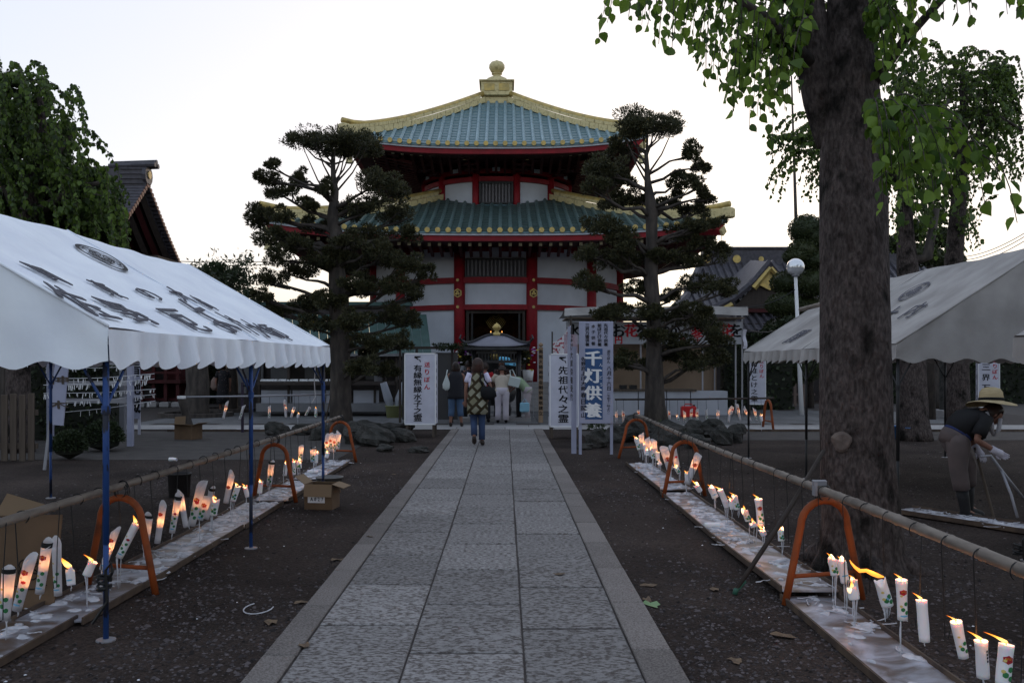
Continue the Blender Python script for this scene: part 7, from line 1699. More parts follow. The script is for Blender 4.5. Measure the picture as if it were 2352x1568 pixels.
MB().lathe([(.13, 2.64), (.17, 2.66), (.17, 2.70), (.07, 2.76), (.05, 2.80), (.11, 2.85), (.125, 2.91), (.08, 2.97), (.02, 3.01), (.001, 3.04)], n=18).build('gold_jewel', M['gold'], ib, True)
mb = MB()
for c_ in ib.children:
    if c_.name.startswith(('finial_base', 'gold_jewel')): c_.location.z = -.26
# altar candles in the doorway
for x, lb in ((1127.4, 'left of the gold jewel'), (1153, 'right of the gold jewel')):
    candle((x, 764, 0)[:2], (x, 784), 35.0, .035, 'solid', 'lit altar candle inside the temple door '+lb, flame=1.8, lean=0, group='altar candles', power=.3)
# flower stands
def flower_stand(px, Y, h, label, seed, pot=True, sz=1.0):
    rnd = random.Random(seed); p = P(px, 0, Y); t = empty('flower_stand', (p[0], Y, 0), label=label, cat='flower stand')
    if pot:
        MB().lathe([(.001, h-.32), (.13, h-.32), (.17, h), (.001, h-.02)], n=14).build('pot', M['white'], t, True)
        for a in (0, 2.1, 4.2): MB().tube([(.16*math.cos(a), .16*math.sin(a), 0), (.12*math.cos(a), .12*math.sin(a), h-.15)], .012, 5).build('leg', M['steel'], t)
    else: MB().box((0, 0, h/2), (.12, .12, h)).build('post', M['darkwood'], t); MB().lathe([(.001, h-.2), (.08, h-.2), (.11, h), (.001, h-.02)], n=12).build('pot', M['counter'], t, True)
    pp, d = pad_points((0, 0, h+.28*sz), .36*sz, .3*sz, .34*sz, 900, False); V, Fc = scatter_leaves(pp, d, .12, .4); link('foliage', npmesh('foliage', V, Fc, M['maki']), t)
    cols = [mat('petal_%d_%d' % (seed, k), c, .6) for k, c in enumerate(((.55, .42, .05), (.55, .52, .55), (.25, .06, .32)))]
    for k in range(3):
        mb = MB()
        for _ in range(11):
            a = rnd.uniform(0, 6.28); rr = rnd.uniform(.1, .38)*sz; c_ = Vector((rr*math.cos(a), rr*math.sin(a)-.05, h+.28*sz+rnd.uniform(-.3, .34)*sz))
            mb.lathe([(.001, -.02), (.045, 0), (.03, .02), (.001, .025)], c_, 6)
        o = mb.build('blossoms', cols[k], t); o['kind'] = 'stuff'
flower_stand(1213, 26.9, 1.42, 'white flower stand overflowing with blooms right of the burner', 1, True, 1.25)
flower_stand(1063, 26.8, 1.55, 'yellow and white flowers in a pot left of the burner roof', 2, False, .7)
# hose trestle in front of the raking man
t = empty('pipe_trestle', P(2325, 1200, 9.1)[:2]+(0,), label='pale pipe trestle standing in front of the bending man', cat='trestle')
x0 = t.location.x
def tq(px, py, Y=9.1): p = P(px, py, Y); return Vector((p[0]-x0, Y-9.1, p[2]))
MB().tube([tq(2252, 1048), tq(2275, 1046), tq(2312, 1095), tq(2352, 1145)], .014, 7).build('pipe', M['steel'], t, True); MB().tube([tq(2300, 1080), tq(2322, 1135, 9.0), tq(2337, 1188, 8.9)], .014, 7).build('pipe', M['steel'], t, True)
# far person is in people; small dark rope coils on posts
for (px, py, Y, lb) in ((240, 1330, 5.17, 'dark rope knotted round the foot of the near blue post'), (2338, 1255, 7.35, 'rope tied low on the black post at the right edge')):
    mb = MB(); p = Vector(P(px, py, Y)); 
    for k in range(4): mb.tube([p+Vector((.036*math.cos(i*.6), .036*math.sin(i*.6), -.012*k+.02*math.sin(i*.3+k))) for i in range(12)], .008, 5)
    mb.tube([p+Vector((.03, -.02, 0)), p+Vector((.06, -.03, .05)), p+Vector((.05, -.03, .10)), p+Vector((.02, -.03, .06)), p+Vector((.03, -.03, -.12)), p+Vector((-.05, -.04, -.24))], .009, 5)
    tag(mb.build('rope', M['wire']), lb, 'rope')
# loop of wax string on the gravel
p = G(594, 1398); mb = MB().tube([(p[0]+.09*math.cos(a), p[1]+.14*math.sin(a), .008) for a in [R(x) for x in range(130, 390, 22)]], .004, 5); tag(mb.build('string_loop', M['wax']), 'open loop of pale string lying on the left gravel', 'string')
# ---------------------------------------------------------------- people
def skin_body(joints, edges, parent, m, name='body', sub=2):
    "joints: (x, y, z, radius); one continuous surface grown over the skeleton"
    me = bpy.data.meshes.new(name); me.from_pydata([j[:3] for j in joints], edges, []); o = bpy.data.objects.new(name, me); C.objects.link(o)
    sk = o.modifiers.new('s', 'SKIN'); sk.use_smooth_shade = True; ss = o.modifiers.new('u', 'SUBSURF'); ss.levels = sub; ss.render_levels = sub
    for i, j in enumerate(joints):
        r = j[3]; me.skin_vertices[0].data[i].radius = (r, r) if not hasattr(r, '__len__') else r
    me.skin_vertices[0].data[0].use_root = True
    dg = bpy.context.evaluated_depsgraph_get(); nm = bpy.data.meshes.new_from_object(o.evaluated_get(dg)); bpy.data.objects.remove(o); nm.materials.clear(); nm.materials.append(m)
    for p in nm.polygons: p.use_smooth = True
    return link(name, nm, parent)
def lerp(a, b, t): return tuple(a[i]+(b[i]-a[i])*t for i in range(3))
def person(name_loc, rz, label, J, hair, clothes, shoes='ink', headr=.105, look=(0, 1, 0), fingers=True, skinm='skin'):
    """J: joints dict in metres (x right, y ahead of the person, z up)"""
    root = empty('person', name_loc, rz, label, 'person'); S = M[skinm]
    js = []; ed = []; ix = {}
    def add(n, p, r, par=None):
        ix[n] = len(js); js.append((*p, r))
        if par is not None: ed.append((ix[par], ix[n]))
    add('pel', J['pel'], .115); add('waist', lerp(J['pel'], J['chest'], .5), .105, 'pel'); add('chest', J['chest'], .125, 'waist'); add('neck', J['neck'], .052, 'chest'); add('head', lerp(J['neck'], J['head'], .55), .06, 'neck')
    for s in 'LR':
        add('sh'+s, J['sh'+s], .052, 'chest'); add('ua'+s, lerp(J['sh'+s], J['el'+s], .5), .042, 'sh'+s); add('el'+s, J['el'+s], .036, 'ua'+s); add('fa'+s, lerp(J['el'+s], J['wr'+s], .4), .034, 'el'+s); add('wr'+s, J['wr'+s], .023, 'fa'+s)
        hd = Vector(J['wr'+s])+(Vector(J['wr'+s])-Vector(J['el'+s])).normalized()*.06; J['hd'+s] = tuple(hd); add('hd'+s, tuple(hd), .030, 'wr'+s)
        add('hip'+s, J['hip'+s], .092, 'pel'); add('th'+s, lerp(J['hip'+s], J['kn'+s], .5), .078, 'hip'+s); add('kn'+s, J['kn'+s], .055, 'th'+s); add('ca'+s, lerp(J['kn'+s], J['an'+s], .35), .055, 'kn'+s); add('an'+s, J['an'+s], .034, 'ca'+s)
        add('to'+s, J['to'+s], .03, 'an'+s)
    body = skin_body(js, ed, root, S)
    # head with face and ears
    hc = Vector(J['head']); lk = Vector(look).normalized(); sd = lk.cross(Vector((0, 0, 1))).normalized(); up = sd.cross(lk)
    mb = MB(); n, k = 16, 12; vs_ = []; fs = []
    for i in range(k+1):
        ph = PI*i/k
        for j in range(n):
            th = 2*PI*j/n; x, y, z = math.sin(ph)*math.cos(th), math.sin(ph)*math.sin(th), math.cos(ph)
            w_ = headr*(.78 if z > -.2 else .78+(z+.2)*.30); yy = y*headr*(.95 if y < 0 else .88); zz = z*headr*1.12
            if y > .55: yy += headr*.20*math.exp(-((x/.18)**2))*math.exp(-((z+.12)/.18)**2)+headr*.06*math.exp(-((z+.85)/.2)**2)-headr*.05*math.exp(-((z-.12)/.1)**2)*(1 if abs(x) > .15 else 0)
            vs_.append(hc+sd*x*w_+lk*yy+up*zz)
    for i in range(k):
        for j in range(n): fs.append((i*n+j, (i+1)*n+j, (i+1)*n+(j+1) % n, i*n+(j+1) % n))
    mb.add(vs_, fs).build('head', S, root, True)
    for s in (-1, 1):
        e = hc+sd*s*headr*.78; MB().tube([e+up*.025, e+sd*s*.012, e-up*.028], [.008, .014, .007], 6).build('ear', S, root, True)
        e = hc+lk*headr*.80+sd*s*headr*.30+up*headr*.08; MB().lathe([(.001, -.008), (.010, 0), (.001, .008)], e, 8).build('eye', M['ink'], root)
    MB().tube([hc+lk*headr*.84-up*headr*.52-sd*.022, hc+lk*headr*.88-up*headr*.53, hc+lk*headr*.84-up*headr*.52+sd*.022], .006, 5).build('mouth', mat('lips', (.28, .10, .08), .5) if 'lips' not in bpy.data.materials else bpy.data.materials['lips'], root)
    # fingers
    for s in 'LR':
        w, h = Vector(J['wr'+s]), Vector(J['hd'+s]); d = (h-w).normalized(); side = d.cross(Vector((0, 1, 0)) if abs(d.y) < .9 else Vector((1, 0, 0))).normalized(); pal = side.cross(d); sg = 1 if s == 'L' else -1
        mb = MB()
        for q, (o_, ln) in enumerate(((-.026, .055), (-.009, .068), (.009, .072), (.026, .064))):
            b = h+side*o_*1.0+d*.012; mb.tube([b-d*.03, b+d*ln*.45, b+d*ln*.8+pal*ln*.25*sg, b+d*ln*.95+pal*ln*.5*sg], [.011, .0095, .0085, .006], 6)
        b = h-d*.03-side*.03; mb.tube([b, b-side*.022+d*.028, b-side*.018+d*.055+pal*.012*sg], [.012, .010, .007], 6)
        mb.build('fingers', clothes.get('glove') or S, root, True)
    # feet / shoes
    for s in 'LR':
        a, t = Vector(J['an'+s]), Vector(J['to'+s]); d = (t-a); heel = a+Vector((0, 0, -.03))-Vector((d.x, d.y, 0))*.35
        pts = [heel, heel.lerp(t, .35)+Vector((0, 0, .012)), heel.lerp(t, .75), t+Vector((d.x, d.y, 0))*.15]
        MB().tube(pts, [.036, .043, .044, .028], 10).build('shoe', M.get(shoes) or shoes, root, True)
    hair(root, hc, sd, lk, up, headr)
    return root, J
def loft(mb, rings, n=18, caps=True):
    "rings: (centre, rx, ry) or with a tilt vector; elliptical sections"
    vs_ = []; fs = []
    for rg in rings:
        c, rx, ry = Vector(rg[0]), rg[1], rg[2]; fwd = Vector(rg[3]) if len(rg) > 3 else Vector((0, 1, 0)); rt = Vector(rg[4]) if len(rg) > 4 else Vector((1, 0, 0))
        for j in range(n): a = 2*PI*j/n; vs_.append(c+rt*rx*math.cos(a)+fwd*ry*math.sin(a))
    for i in range(len(rings)-1):
        for j in range(n): fs.append((i*n+j, i*n+(j+1) % n, (i+1)*n+(j+1) % n, (i+1)*n+j))
    if caps: fs.append(tuple(range(n))[::-1]); fs.append(tuple((len(rings)-1)*n+j for j in range(n)))
    return mb.add(vs_, fs)
def torso(root, J, m, name, r0=.185, r1=.20, low=None, d=.125, lowr=None, hem=None):
    p, c, nk = Vector(J['pel']), Vector(J['chest']), Vector(J['neck']); ax = (c-p).normalized(); sh = (Vector(J['shR'])-Vector(J['shL'])).normalized(); f = ax.cross(sh)*-1; f = sh.cross(ax) if f.length < .1 else f
    lo = low if low is not None else -.06; st = p+ax*lo
    rings = [(st, lowr or r0*1.02, d*1.05, f, sh), (st.lerp(p, .5), r0*1.01, d*1.04, f, sh), (p+ax*.06, r0*.97, d, f, sh), (p.lerp(c, .45), r0*.90, d*.95, f, sh), (p.lerp(c, .8), r1*.97, d*1.0, f, sh), (c+(nk-c)*.25, r1*1.0, d*.98, f, sh), (c+(nk-c)*.62, r1*.80, d*.80, f, sh), (c+(nk-c)*.88, .075, .07, f, sh), (nk, .062, .06, f, sh)]
    return loft(MB(), rings).build(name, m, root, True)
def sleeves(root, J, m, frac=.75, r=.058, long_=False, sides='LR'):
    for s in sides:
        a, e, w = Vector(J['sh'+s]), Vector(J['el'+s]), Vector(J['wr'+s]); c = Vector(J['chest'])
        pts = [a.lerp(c, .35)+Vector((0, 0, .0)), a, a.lerp(e, frac*.6), a.lerp(e, min(1, frac))]; rs = [r*1.1, r*1.08, r, r*.98]
        if long_: pts += [e, e.lerp(w, .5), e.lerp(w, .97)]; rs += [r*.9, r*.8, r*.68]
        MB().tube(pts, rs, 12).build('sleeve', m, root, True)
def trousers(root, J, m, to=.97, r=(.105, .088, .068, .062, .060), name='trousers'):
    mb = MB(); p = Vector(J['pel'])
    for s in 'LR':
        h, k, a = Vector(J['hip'+s]), Vector(J['kn'+s]), Vector(J['an'+s]); e = k.lerp(a, to)
        mb.tube([p.lerp(h, .55)+Vector((0, 0, .07)), h, h.lerp(k, .5), k, k.lerp(e, .5), e], [r[0]*.95, r[0], r[1], r[2], r[3], r[4]], 14)
    loft(mb, [(p+Vector((0, 0, .11)), .155, .115), (p+Vector((0, 0, .02)), .182, .132), (p+Vector((0, 0, -.06)), .172, .128), (p+Vector((0, 0, -.11)), .10, .09)])
    return mb.build(name, m, root, True)
def hair_fn(length=.0, m='hair', vol=1.12, back=.0):
    def f(root, hc, sd, lk, up, r):
        c = hc-lk*r*.10+up*r*.06; mb = MB(); n, k = 18, 12; vs_ = []; fs = []; rnd = random.Random(int(hc.z*1e4))
        for i in range(k+1):
            ph = (PI*.62 if not length else PI*.55)*i/k
            for j in range(n):
                th = 2*PI*j/n; x, y, z = math.sin(ph)*math.cos(th), math.sin(ph)*math.sin(th), math.cos(ph)
                q = c+sd*x*r*.88*vol+lk*y*r*vol*(1.0 if y < .2 else .86)+up*z*r*1.16*vol*.98
                q += (sd*rnd.uniform(-1, 1)+up*rnd.uniform(-1, 1))*r*.035
                if y > .35 and z < .45: q -= lk*r*.55*min(1, (y-.35)*2)
                vs_.append(q)
        if length:
            for g in range(1, 7):
                f_ = g/6
                for j in range(n):
                    th = 2*PI*j/n; x, y = math.cos(th), math.sin(th); taper = 1-.30*f_**1.5
                    y2 = min(y, -.05) if y > -.05 else y
                    q = c+sd*x*r*.92*vol*taper*(1+.10*math.sin(f_*4))+lk*(y2*r*vol*taper-r*back*f_)-up*(r*.1+length*f_); q += sd*rnd.uniform(-1, 1)*r*.05; vs_.append(q)
        tot = len(vs_)//n
        for i in range(tot-1):
            for j in range(n): fs.append((i*n+j, (i+1)*n+j, (i+1)*n+(j+1) % n, i*n+(j+1) % n))
        fs.append(tuple(range((tot-1)*n, tot*n)))
        mb.add(vs_, fs).build('hair', M[m] if isinstance(m, str) else m, root, True)
    return f
def pose(h=1.6, lean=0.0, step=0.0, armL=None, armR=None, hw=.075, sw=.165, side=0.0):
    s = h/1.6; pz = .86*s; J = {}; ly = math.sin(lean); lz = math.cos(lean)
    J['pel'] = (0, 0, pz); J['chest'] = (side*.3, .34*s*ly, pz+.34*s*lz); J['neck'] = (side*.6, .52*s*ly, pz+.50*s*lz); J['head'] = (side*.8, .66*s*ly+.03, pz+.635*s*lz+.0)
    for k, sg in (('L', -1), ('R', 1)):
        J['sh'+k] = (sg*sw+side*.5, .44*s*ly, pz+.455*s*lz); J['hip'+k] = (sg*hw, 0, pz-.05)
        st = step*sg; J['kn'+k] = (sg*hw*1.1, st*.45+.02, .46*s); J['an'+k] = (sg*hw*1.15, st*.9, .085+(.05 if st < 0 else 0)); J['to'+k] = (sg*hw*1.3, st*.9+.14, .035)
        J['el'+k] = (sg*(sw+.06), .42*s*ly, pz+.19*s); J['wr'+k] = (sg*(sw+.05), .42*s*ly+.06, pz-.03)
    for k, a in (('L', armL), ('R', armR)):
        if a: J['el'+k], J['wr'+k] = a
    return J
def tint_(n, c, c2=None, sc=5, **k): return mat(n, c, .85, col2=c2, scale=sc, **k)
# 1 woman walking up the path, seen from behind
x, y, _ = G(1097, 1026)
J = pose(1.64, .04, .10, ((-.225, .0, 1.12), (-.235, .05, .86)), ((.25, -.02, 1.12), (.20, .12, .95)), hw=.07, sw=.165)
J['anR'] = (.085, -.02, .10); J['toR'] = (.10, .12, .03); J['knR'] = (.08, .05, .47); J['anL'] = (-.06, -.14, .20); J['toL'] = (-.06, -.06, .045); J['knL'] = (-.075, .03, .48)
pt, J = person((x, y, .03), 0, 'woman in a long brown and cream patterned vest and jeans walking up the path', J, hair_fn(.22, 'hairbrown', 1.22, .1), {}, shoes='darkwood', look=(0, 1, .05))
jeans = tint_('dark_jeans', (.035, .06, .13), (.025, .04, .09)); trousers(pt, J, jeans)
wt = tint_('white_tee', (.55, .52, .66)); torso(pt, J, wt, 'shirt', .165, .185, 0, .115); sleeves(pt, J, wt, .62, .062)
vest = mat('lattice_print_vest', (.60, .60, .54), .85)
nt_ = vest.node_tree; b_ = nt_.nodes['Principled BSDF']; tc_ = nt_.nodes.new('ShaderNodeTexCoord'); mp_ = nt_.nodes.new('ShaderNodeMapping'); mp_.inputs['Rotation'].default_value = (0, R(45), 0); mp_.inputs['Scale'].default_value = (5.5, .01, 5.5)
vo_ = nt_.nodes.new('ShaderNodeTexBrick'); vo_.inputs['Scale'].default_value = 1.0; vo_.inputs['Mortar Size'].default_value = .15; vo_.inputs['Color1'].default_value = (.40, .40, .33, 1); vo_.inputs['Color2'].default_value = (.10, .085, .035, 1); vo_.inputs['Mortar'].default_value = (.035, .024, .010, 1); vo_.inputs['Brick Width'].default_value = 1.0; vo_.inputs['Row Height'].default_value = .8
sx_ = nt_.nodes.new('ShaderNodeSeparateXYZ'); cx_ = nt_.nodes.new('ShaderNodeCombineXYZ'); nt_.links.new(tc_.outputs['Object'], mp_.inputs[0]); nt_.links.new(mp_.outputs[0], sx_.inputs[0]); nt_.links.new(sx_.outputs['X'], cx_.inputs['X']); nt_.links.new(sx_.outputs['Z'], cx_.inputs['Y']); nt_.links.new(cx_.outputs[0], vo_.inputs['Vector']); nt_.links.new(vo_.outputs['Color'], b_.inputs['Base Color'])
loft(MB(), [((0.0, -.02, .60), .205, .15), ((0, -.02, .75), .20, .148), ((0, 0, .95), .188, .142), ((0, 0, 1.12), .165, .13), ((0, .005, 1.28), .150, .125), ((0, .01, 1.36), .115, .10), ((0, .015, 1.42), .06, .06)]).build('vest', vest, pt, True)
tag(loft(MB(), [((.22, -.16, .88), .07, .05), ((.22, -.17, .95), .15, .07), ((.20, -.165, 1.05), .15, .07), ((.17, -.16, 1.14), .08, .04)]).tube([(.10, -.16, 1.12), (.05, -.14, 1.30), (.07, -.05, 1.42), (.10, .05, 1.40)], .014, 6).tube([(.27, -.16, 1.08), (.14, -.15, 1.25), (.09, -.05, 1.43)], .014, 6).build('handbag', M['ink'], loc=(x, y, .03), smooth=True), 'black shoulder bag carried by the woman walking up the path', 'bag')
# 2 woman in dark sleeveless top, three-quarter trousers, white bag
x, y = P(1047, 981, 22.9)[:2]
J = pose(1.60, .05, .0, ((-.20, .03, 1.10), (-.14, .14, 1.22)), ((.23, .02, 1.10), (.27, .10, .84)), hw=.095, sw=.175); J['anL'] = (-.13, -.03, .10); J['toL'] = (-.13, .1, .035); J['anR'] = (.14, .0, .10); J['toR'] = (.15, .13, .035)
pt, J = person((x, y, .02), 0, 'woman in a loose black top and cropped blue trousers with a white bag', J, hair_fn(.16, 'hair', 1.15, .05), {}, shoes='darkwood')
trousers(pt, J, tint_('blue_cropped', (.07, .12, .21), (.05, .09, .17)), .55, (.11, .095, .082, .078, .078)); loft(MB(), [((0, 0, .70), .215, .15), ((0, 0, .80), .21, .15), ((0, 0, 1.0), .19, .14), ((0, .01, 1.25), .185, .13), ((0, .02, 1.33), .165, .11), ((0, .03, 1.40), .075, .07)]).build('top', tint_('black_top', (.018, .018, .024)), pt, True)
tag(loft(MB(), [((0, 0, 0), .03, .03), ((0, 0, .06), .095, .06), ((0, 0, .16), .10, .06), ((0, 0, .28), .055, .04), ((0, 0, .40), .012, .012), ((.02, .02, .52), .012, .012)]).build('handbag', tint_('white_leather', (.55, .60, .60)), loc=(x-.23, y-.06, .93), smooth=True), 'white teardrop shoulder bag on the woman in the loose black top', 'bag')
# 3 man in dark clothes standing beyond
x, y = P(1076, 966, 25.6)[:2]; J = pose(1.66, .1); pt, J = person((x, y, .02), 0, 'person in dark clothes standing half hidden behind the walking woman', J, hair_fn(0, 'hair'), {}, shoes='ink'); trousers(pt, J, tint_('black_trousers', (.015, .015, .018))); t_ = tint_('dark_shirt', (.025, .02, .03)); torso(pt, J, t_, 'shirt'); sleeves(pt, J, t_)
# 4 person in red
x, y = P(1114, 966, 24.6)[:2]; J = pose(1.60, .18, 0, ((-.25, .05, 1.14), (-.10, .18, 1.30)), ((.27, .10, 1.08), (.22, .26, 1.0))); pt, J = person((x, y, .02), 0, 'person in a bright red shirt leaning toward the incense burner', J, hair_fn(0, 'hair', 1.16), {}, shoes='ink'); trousers(pt, J, tint_('charcoal_trousers', (.02, .02, .024))); t_ = tint_('red_shirt', (.36, .012, .02), (.28, .01, .018)); torso(pt, J, t_, 'shirt', .18, .20); sleeves(pt, J, t_, .8, .062)
# 5 woman in cream top and pale trousers, bending
x, y = P(1153, 972, 24.3)[:2]; J = pose(1.56, .42, 0, ((-.28, .20, 1.10), (-.25, .42, 1.02)), ((.27, .20, 1.06), (.22, .40, 1.0)), hw=.09, sw=.18); pt, J = person((x, y, .02), 0, 'woman in a cream top and pale lilac trousers bowing at the burner', J, hair_fn(0, 'hair', 1.2), {}, shoes='ink', look=(0, .8, -.5))
trousers(pt, J, tint_('lilac_trousers', (.48, .44, .50), (.42, .39, .45)), 1.0, (.118, .098, .085, .083, .085)); t_ = tint_('cream_top', (.42, .36, .30), (.37, .32, .27)); torso(pt, J, t_, 'shirt', .19, .205, -.02); sleeves(pt, J, t_, .85, .068)
tag(MB().box((0, 0, 0), (.30, .10, .26), rx=.1, ry=.25, bev=.02).tube([(-.09, 0, .12), (-.12, .02, .30), (-.05, .02, .33), (.04, 0, .14)], .012, 6).build('tote_bag', tint_('grey_white_tote', (.46, .52, .52)), loc=(x+.33, y-.02, 1.12)), 'pale tote bag hanging from the shoulder of the bowing woman in cream', 'bag')
# 6 green shirt, bowing from the right
x, y = P(1212, 968, 25.1)[:2]; J = pose(1.56, .75, 0, ((-.18, .38, 1.02), (-.12, .50, .86)), ((.20, .36, .98), (.14, .50, .84)), hw=.06, sw=.15); pt, J = person((x, y, .02), R(75), 'person in a pale green shirt bowing low from the right of the burner', J, hair_fn(0, 'hair', 1.1), {}, shoes='ink', look=(0, .6, -.8)); trousers(pt, J, tint_('beige_trousers', (.42, .37, .40))); t_ = tint_('pale_green_shirt', (.26, .34, .22)); torso(pt, J, t_, 'shirt', .17, .19); sleeves(pt, J, t_, .8, .06)
tag(MB().box((0, 0, 0), (.26, .08, .26), bev=.03).tube([(-.08, 0, .12), (0, 0, .24), (.08, 0, .12)], .008, 5).build('shopping_bag', tint_('light_blue_bag', (.25, .48, .62))), 'light blue bag hanging at the side of the bowing person in green', 'bag'); bpy.data.objects['shopping_bag'].location = (P(1205, 0, 24.8)[0], 24.8, P(0, 935, 24.8)[2])
# 7 man beyond the burner with a pale blue towel on his head
x, y = P(1152, 960, 27.4)[:2]; J = pose(1.68, .1, 0, ((-.27, -.02, 1.15), (-.12, .16, 1.3)), None); pt, J = person((x, y, .02), R(180), 'man in a dark top beyond the burner with a pale blue cloth behind him', J, hair_fn(0, 'hair'), {}, shoes='ink'); trousers(pt, J, tint_('dark_grey_trousers', (.03, .03, .03))); t_ = tint_('brown_top', (.07, .045, .045)); torso(pt, J, t_, 'shirt'); sleeves(pt, J, t_, .8)
p = P(1158, 829, 28.5); tag(MB().box((p[0], 28.5, p[2]), (.36, .10, .26), ry=.1, bev=.05).tube([(p[0]+.26, 28.5, p[2]-.14), (p[0]+.28, 28.5, p[2]+.02)], [.12, .10], 8).build('blue_bundle', tint_('sky_blue_cloth', (.16, .48, .70))), 'sky blue cloth bundle seen above heads inside the burner frame', 'bundle')
# 8 distant woman in floral dress beneath the white tent
x, y = P(513, 947, 29.7)[:2]; J = pose(1.62, .05); pt, J = person((x, y, 0), R(20), 'woman in a long black floral dress standing far off under the tent edge', J, hair_fn(.1, 'hair'), {}, shoes='ink')
loft(MB(), [((0, 0, .30), .21, .19), ((0, 0, .6), .20, .16), ((0, 0, .9), .185, .14), ((0, 0, 1.08), .155, .12), ((0, .01, 1.3), .18, .13), ((0, .02, 1.40), .08, .07)]).build('dress', tint_('black_floral', (.014, .013, .016), (.16, .13, .13), 22, lo=.30, hi=.38), pt, True); sleeves(pt, J, bpy.data.materials['black_floral'], .7)
tag(loft(MB(), [((0, 0, 0), .05, .04), ((0, 0, .1), .12, .06), ((0, 0, .3), .10, .05), ((0, 0, .42), .02, .02)]).build('shoulder_bag', tint_('tan_bag', (.20, .14, .12)), loc=(x-.30, y, .75), smooth=True), 'tan bag at the hip of the far woman in the floral dress', 'bag')
# 9 man in straw hat bending over the boards with a hoe
Y = 9.4; ox = P(2222, 0, Y)[0]; k = Y/F
q = lambda px, py, yy=0: ((px-2222)*k, yy, H-(py-CY)*k)
J = {'pel': q(2192, 1004), 'chest': q(2226, 958), 'neck': q(2262, 944), 'head': q(2279, 952), 'shL': q(2243, 962, .16), 'shR': q(2243, 962, -.17), 'elR': q(2217, 1006, -.22), 'wrR': q(2262, 1031, -.20), 'elL': q(2246, 1012, .14), 'wrL': q(2252, 1034, .06),
     'hipL': q(2196, 1016, .08), 'hipR': q(2192, 1016, -.08), 'knL': q(2234, 1072, .10), 'knR': q(2190, 1076, -.10), 'anL': q(2238, 1166, .12), 'anR': q(2206, 1168, -.10), 'toL': q(2266, 1186, .12), 'toR': q(2236, 1186, -.12)}
glove = tint_('white_work_glove', (.52, .50, .58)); boots = mat('black_rubber_boot', (.010, .010, .012), .65)
pt, J = person((ox, Y, 0), 0, 'man in a straw hat and black shirt bending to rake wax off a board', J, hair_fn(0, 'hair', 1.05), {'glove': glove}, shoes='ink', look=(.62, -.1, -.75), headr=.10)
gt = tint_('grey_work_trousers', (.11, .085, .083), (.08, .065, .065)); mb = MB()
for s in 'LR':
    h, kn, an = Vector(J['hip'+s]), Vector(J['kn'+s]), Vector(J['an'+s]); e = kn.lerp(an, .48); mb.tube([h+Vector((.0, 0, .09)), h, h.lerp(kn, .5), kn, kn.lerp(e, .6), e, e-Vector((0, 0, .01))], [.09, .118, .100, .086, .082, .080, .06], 14)
mb.build('trousers', gt, pt, True)
p_, c_ = Vector(J['pel']), Vector(J['chest']); ax = (c_-p_).normalized(); yv = Vector((0, 1, 0)); fv = ax.cross(yv)
loft(MB(), [(p_-ax*.07-Vector((.0, 0, .03)), .15, .13, fv, yv), (p_, .172, .145, fv, yv), (p_+ax*.05, .165, .135, fv, yv)]).build('trouser_seat', gt, pt, True); loft(MB(), [(p_+ax*.035, .168, .139, fv, yv), (p_+ax*.065, .166, .137, fv, yv)]).build('belt', tint_('navy_belt', (.02, .03, .10)), pt, True)
bs = tint_('black_polo', (.012, .012, .014)); nk = Vector(J['neck']); loft(MB(), [(p_+ax*.04, .165, .132, fv, yv), (p_.lerp(c_, .5)+Vector((-.01, 0, .02)), .172, .135, fv, yv), (c_, .195, .128, fv, yv), (c_.lerp(nk, .5), .165, .105, fv, yv), (nk, .07, .065, fv, yv)]).build('shirt', bs, pt, True)
loft(MB(), [(c_+Vector((.04, 0, -.06)), .12, .06, Vector((1, 0, 0)), yv), (c_+Vector((.07, 0, -.18)), .11, .05, Vector((1, 0, 0)), yv), (c_+Vector((.09, 0, -.25)), .09, .02, Vector((1, 0, 0)), yv)]).build('shirt_front', bs, pt, True)
sleeves(pt, J, bs, .78, .072)
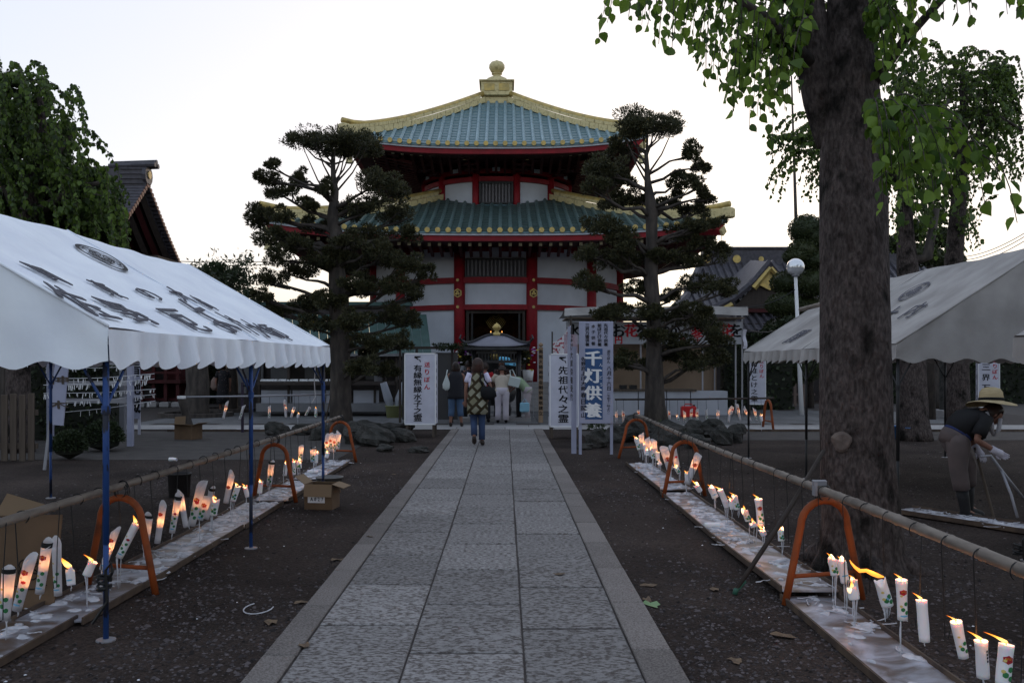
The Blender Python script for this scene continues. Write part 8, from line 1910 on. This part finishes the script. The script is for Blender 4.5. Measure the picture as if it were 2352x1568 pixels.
for s in 'LR':
    kn, an, to = Vector(J['kn'+s]), Vector(J['an'+s]), Vector(J['to'+s]); b0 = kn.lerp(an, .46)
    MB().tube([b0, kn.lerp(an, .75), an, an+Vector((.015, 0, -.05)), to+Vector((0, 0, .0)), to+Vector((.03, 0, -.005))], [.062, .056, .050, .052, .046, .03], 12).build('boot', boots, pt, True)
    w, h = Vector(J['wr'+s]), Vector(J['hd'+s]); MB().tube([w-(h-w)*.9, w, h, h+(h-w)*.25], [.036, .035, .042, .035], 10).build('glove', glove, pt, True)
MB().tube([Vector(q(2252, 945, -.09)), Vector(q(2262, 975, -.12)), Vector(q(2268, 998, -.10))], [.03, .035, .01], 6).build('towel', tint_('grey_towel', (.34, .33, .36)), pt, True); MB().tube([Vector(q(2288, 960, -.08)), Vector(q(2280, 985, -.11)), Vector(q(2270, 1000, -.10))], [.02, .025, .008], 6).build('towel', bpy.data.materials['grey_towel'], pt, True)
# hat: a thing resting on the head
st = mat('straw', (.50, .40, .24), .8, col2=(.36, .28, .16), scale=60, stretch=(.2, .2, 3), bump=.4, bscale=80)
hat = empty('straw_hat', (ox+q(2274, 0)[0], Y-.02, q(0, 924)[2]), label='wide brimmed straw hat with a dark band on the bending man', cat='hat'); hat.rotation_euler = (R(-6), R(2), 0)
hb = MB(); n = 40; vs_ = []; fs = []; prof = [(.245, -.022), (.235, -.012), (.18, .006), (.13, .014), (.118, .02), (.118, .05), (.11, .11), (.085, .145), (.04, .158), (.002, .160)]
for r, z in prof:
    for j in range(n): a = 2*PI*j/n; wv = .018*math.sin(2*a+.6)*(r/.245)**3; vs_.append((r*1.0*math.cos(a), r*.92*math.sin(a), z+wv))
for i in range(len(prof)-1):
    for j in range(n): fs.append((i*n+j, i*n+(j+1) % n, (i+1)*n+(j+1) % n, (i+1)*n+j))
hb.add(vs_, fs).build('crown_and_brim', st, hat, True); MB().lathe([(.120, .018), (.1215, .020), (.1205, .046), (.119, .047)], n=30, caps=False).build('band', M['ink'], hat, True)
hoe = empty('hoe', (ox, Y, 0), label='long handled scraper held by the bending man in the straw hat', cat='hoe'); a, b = Vector(q(2246, 1028, .06)), Vector(q(2268, 1196, -.15)); MB().tube([a, b], .014, 8).build('handle', M['wood'], hoe); MB().box(b+Vector((.02, 0, .01)), (.12, .06, .03), ry=.3).build('blade', M['blackpaint'], hoe)
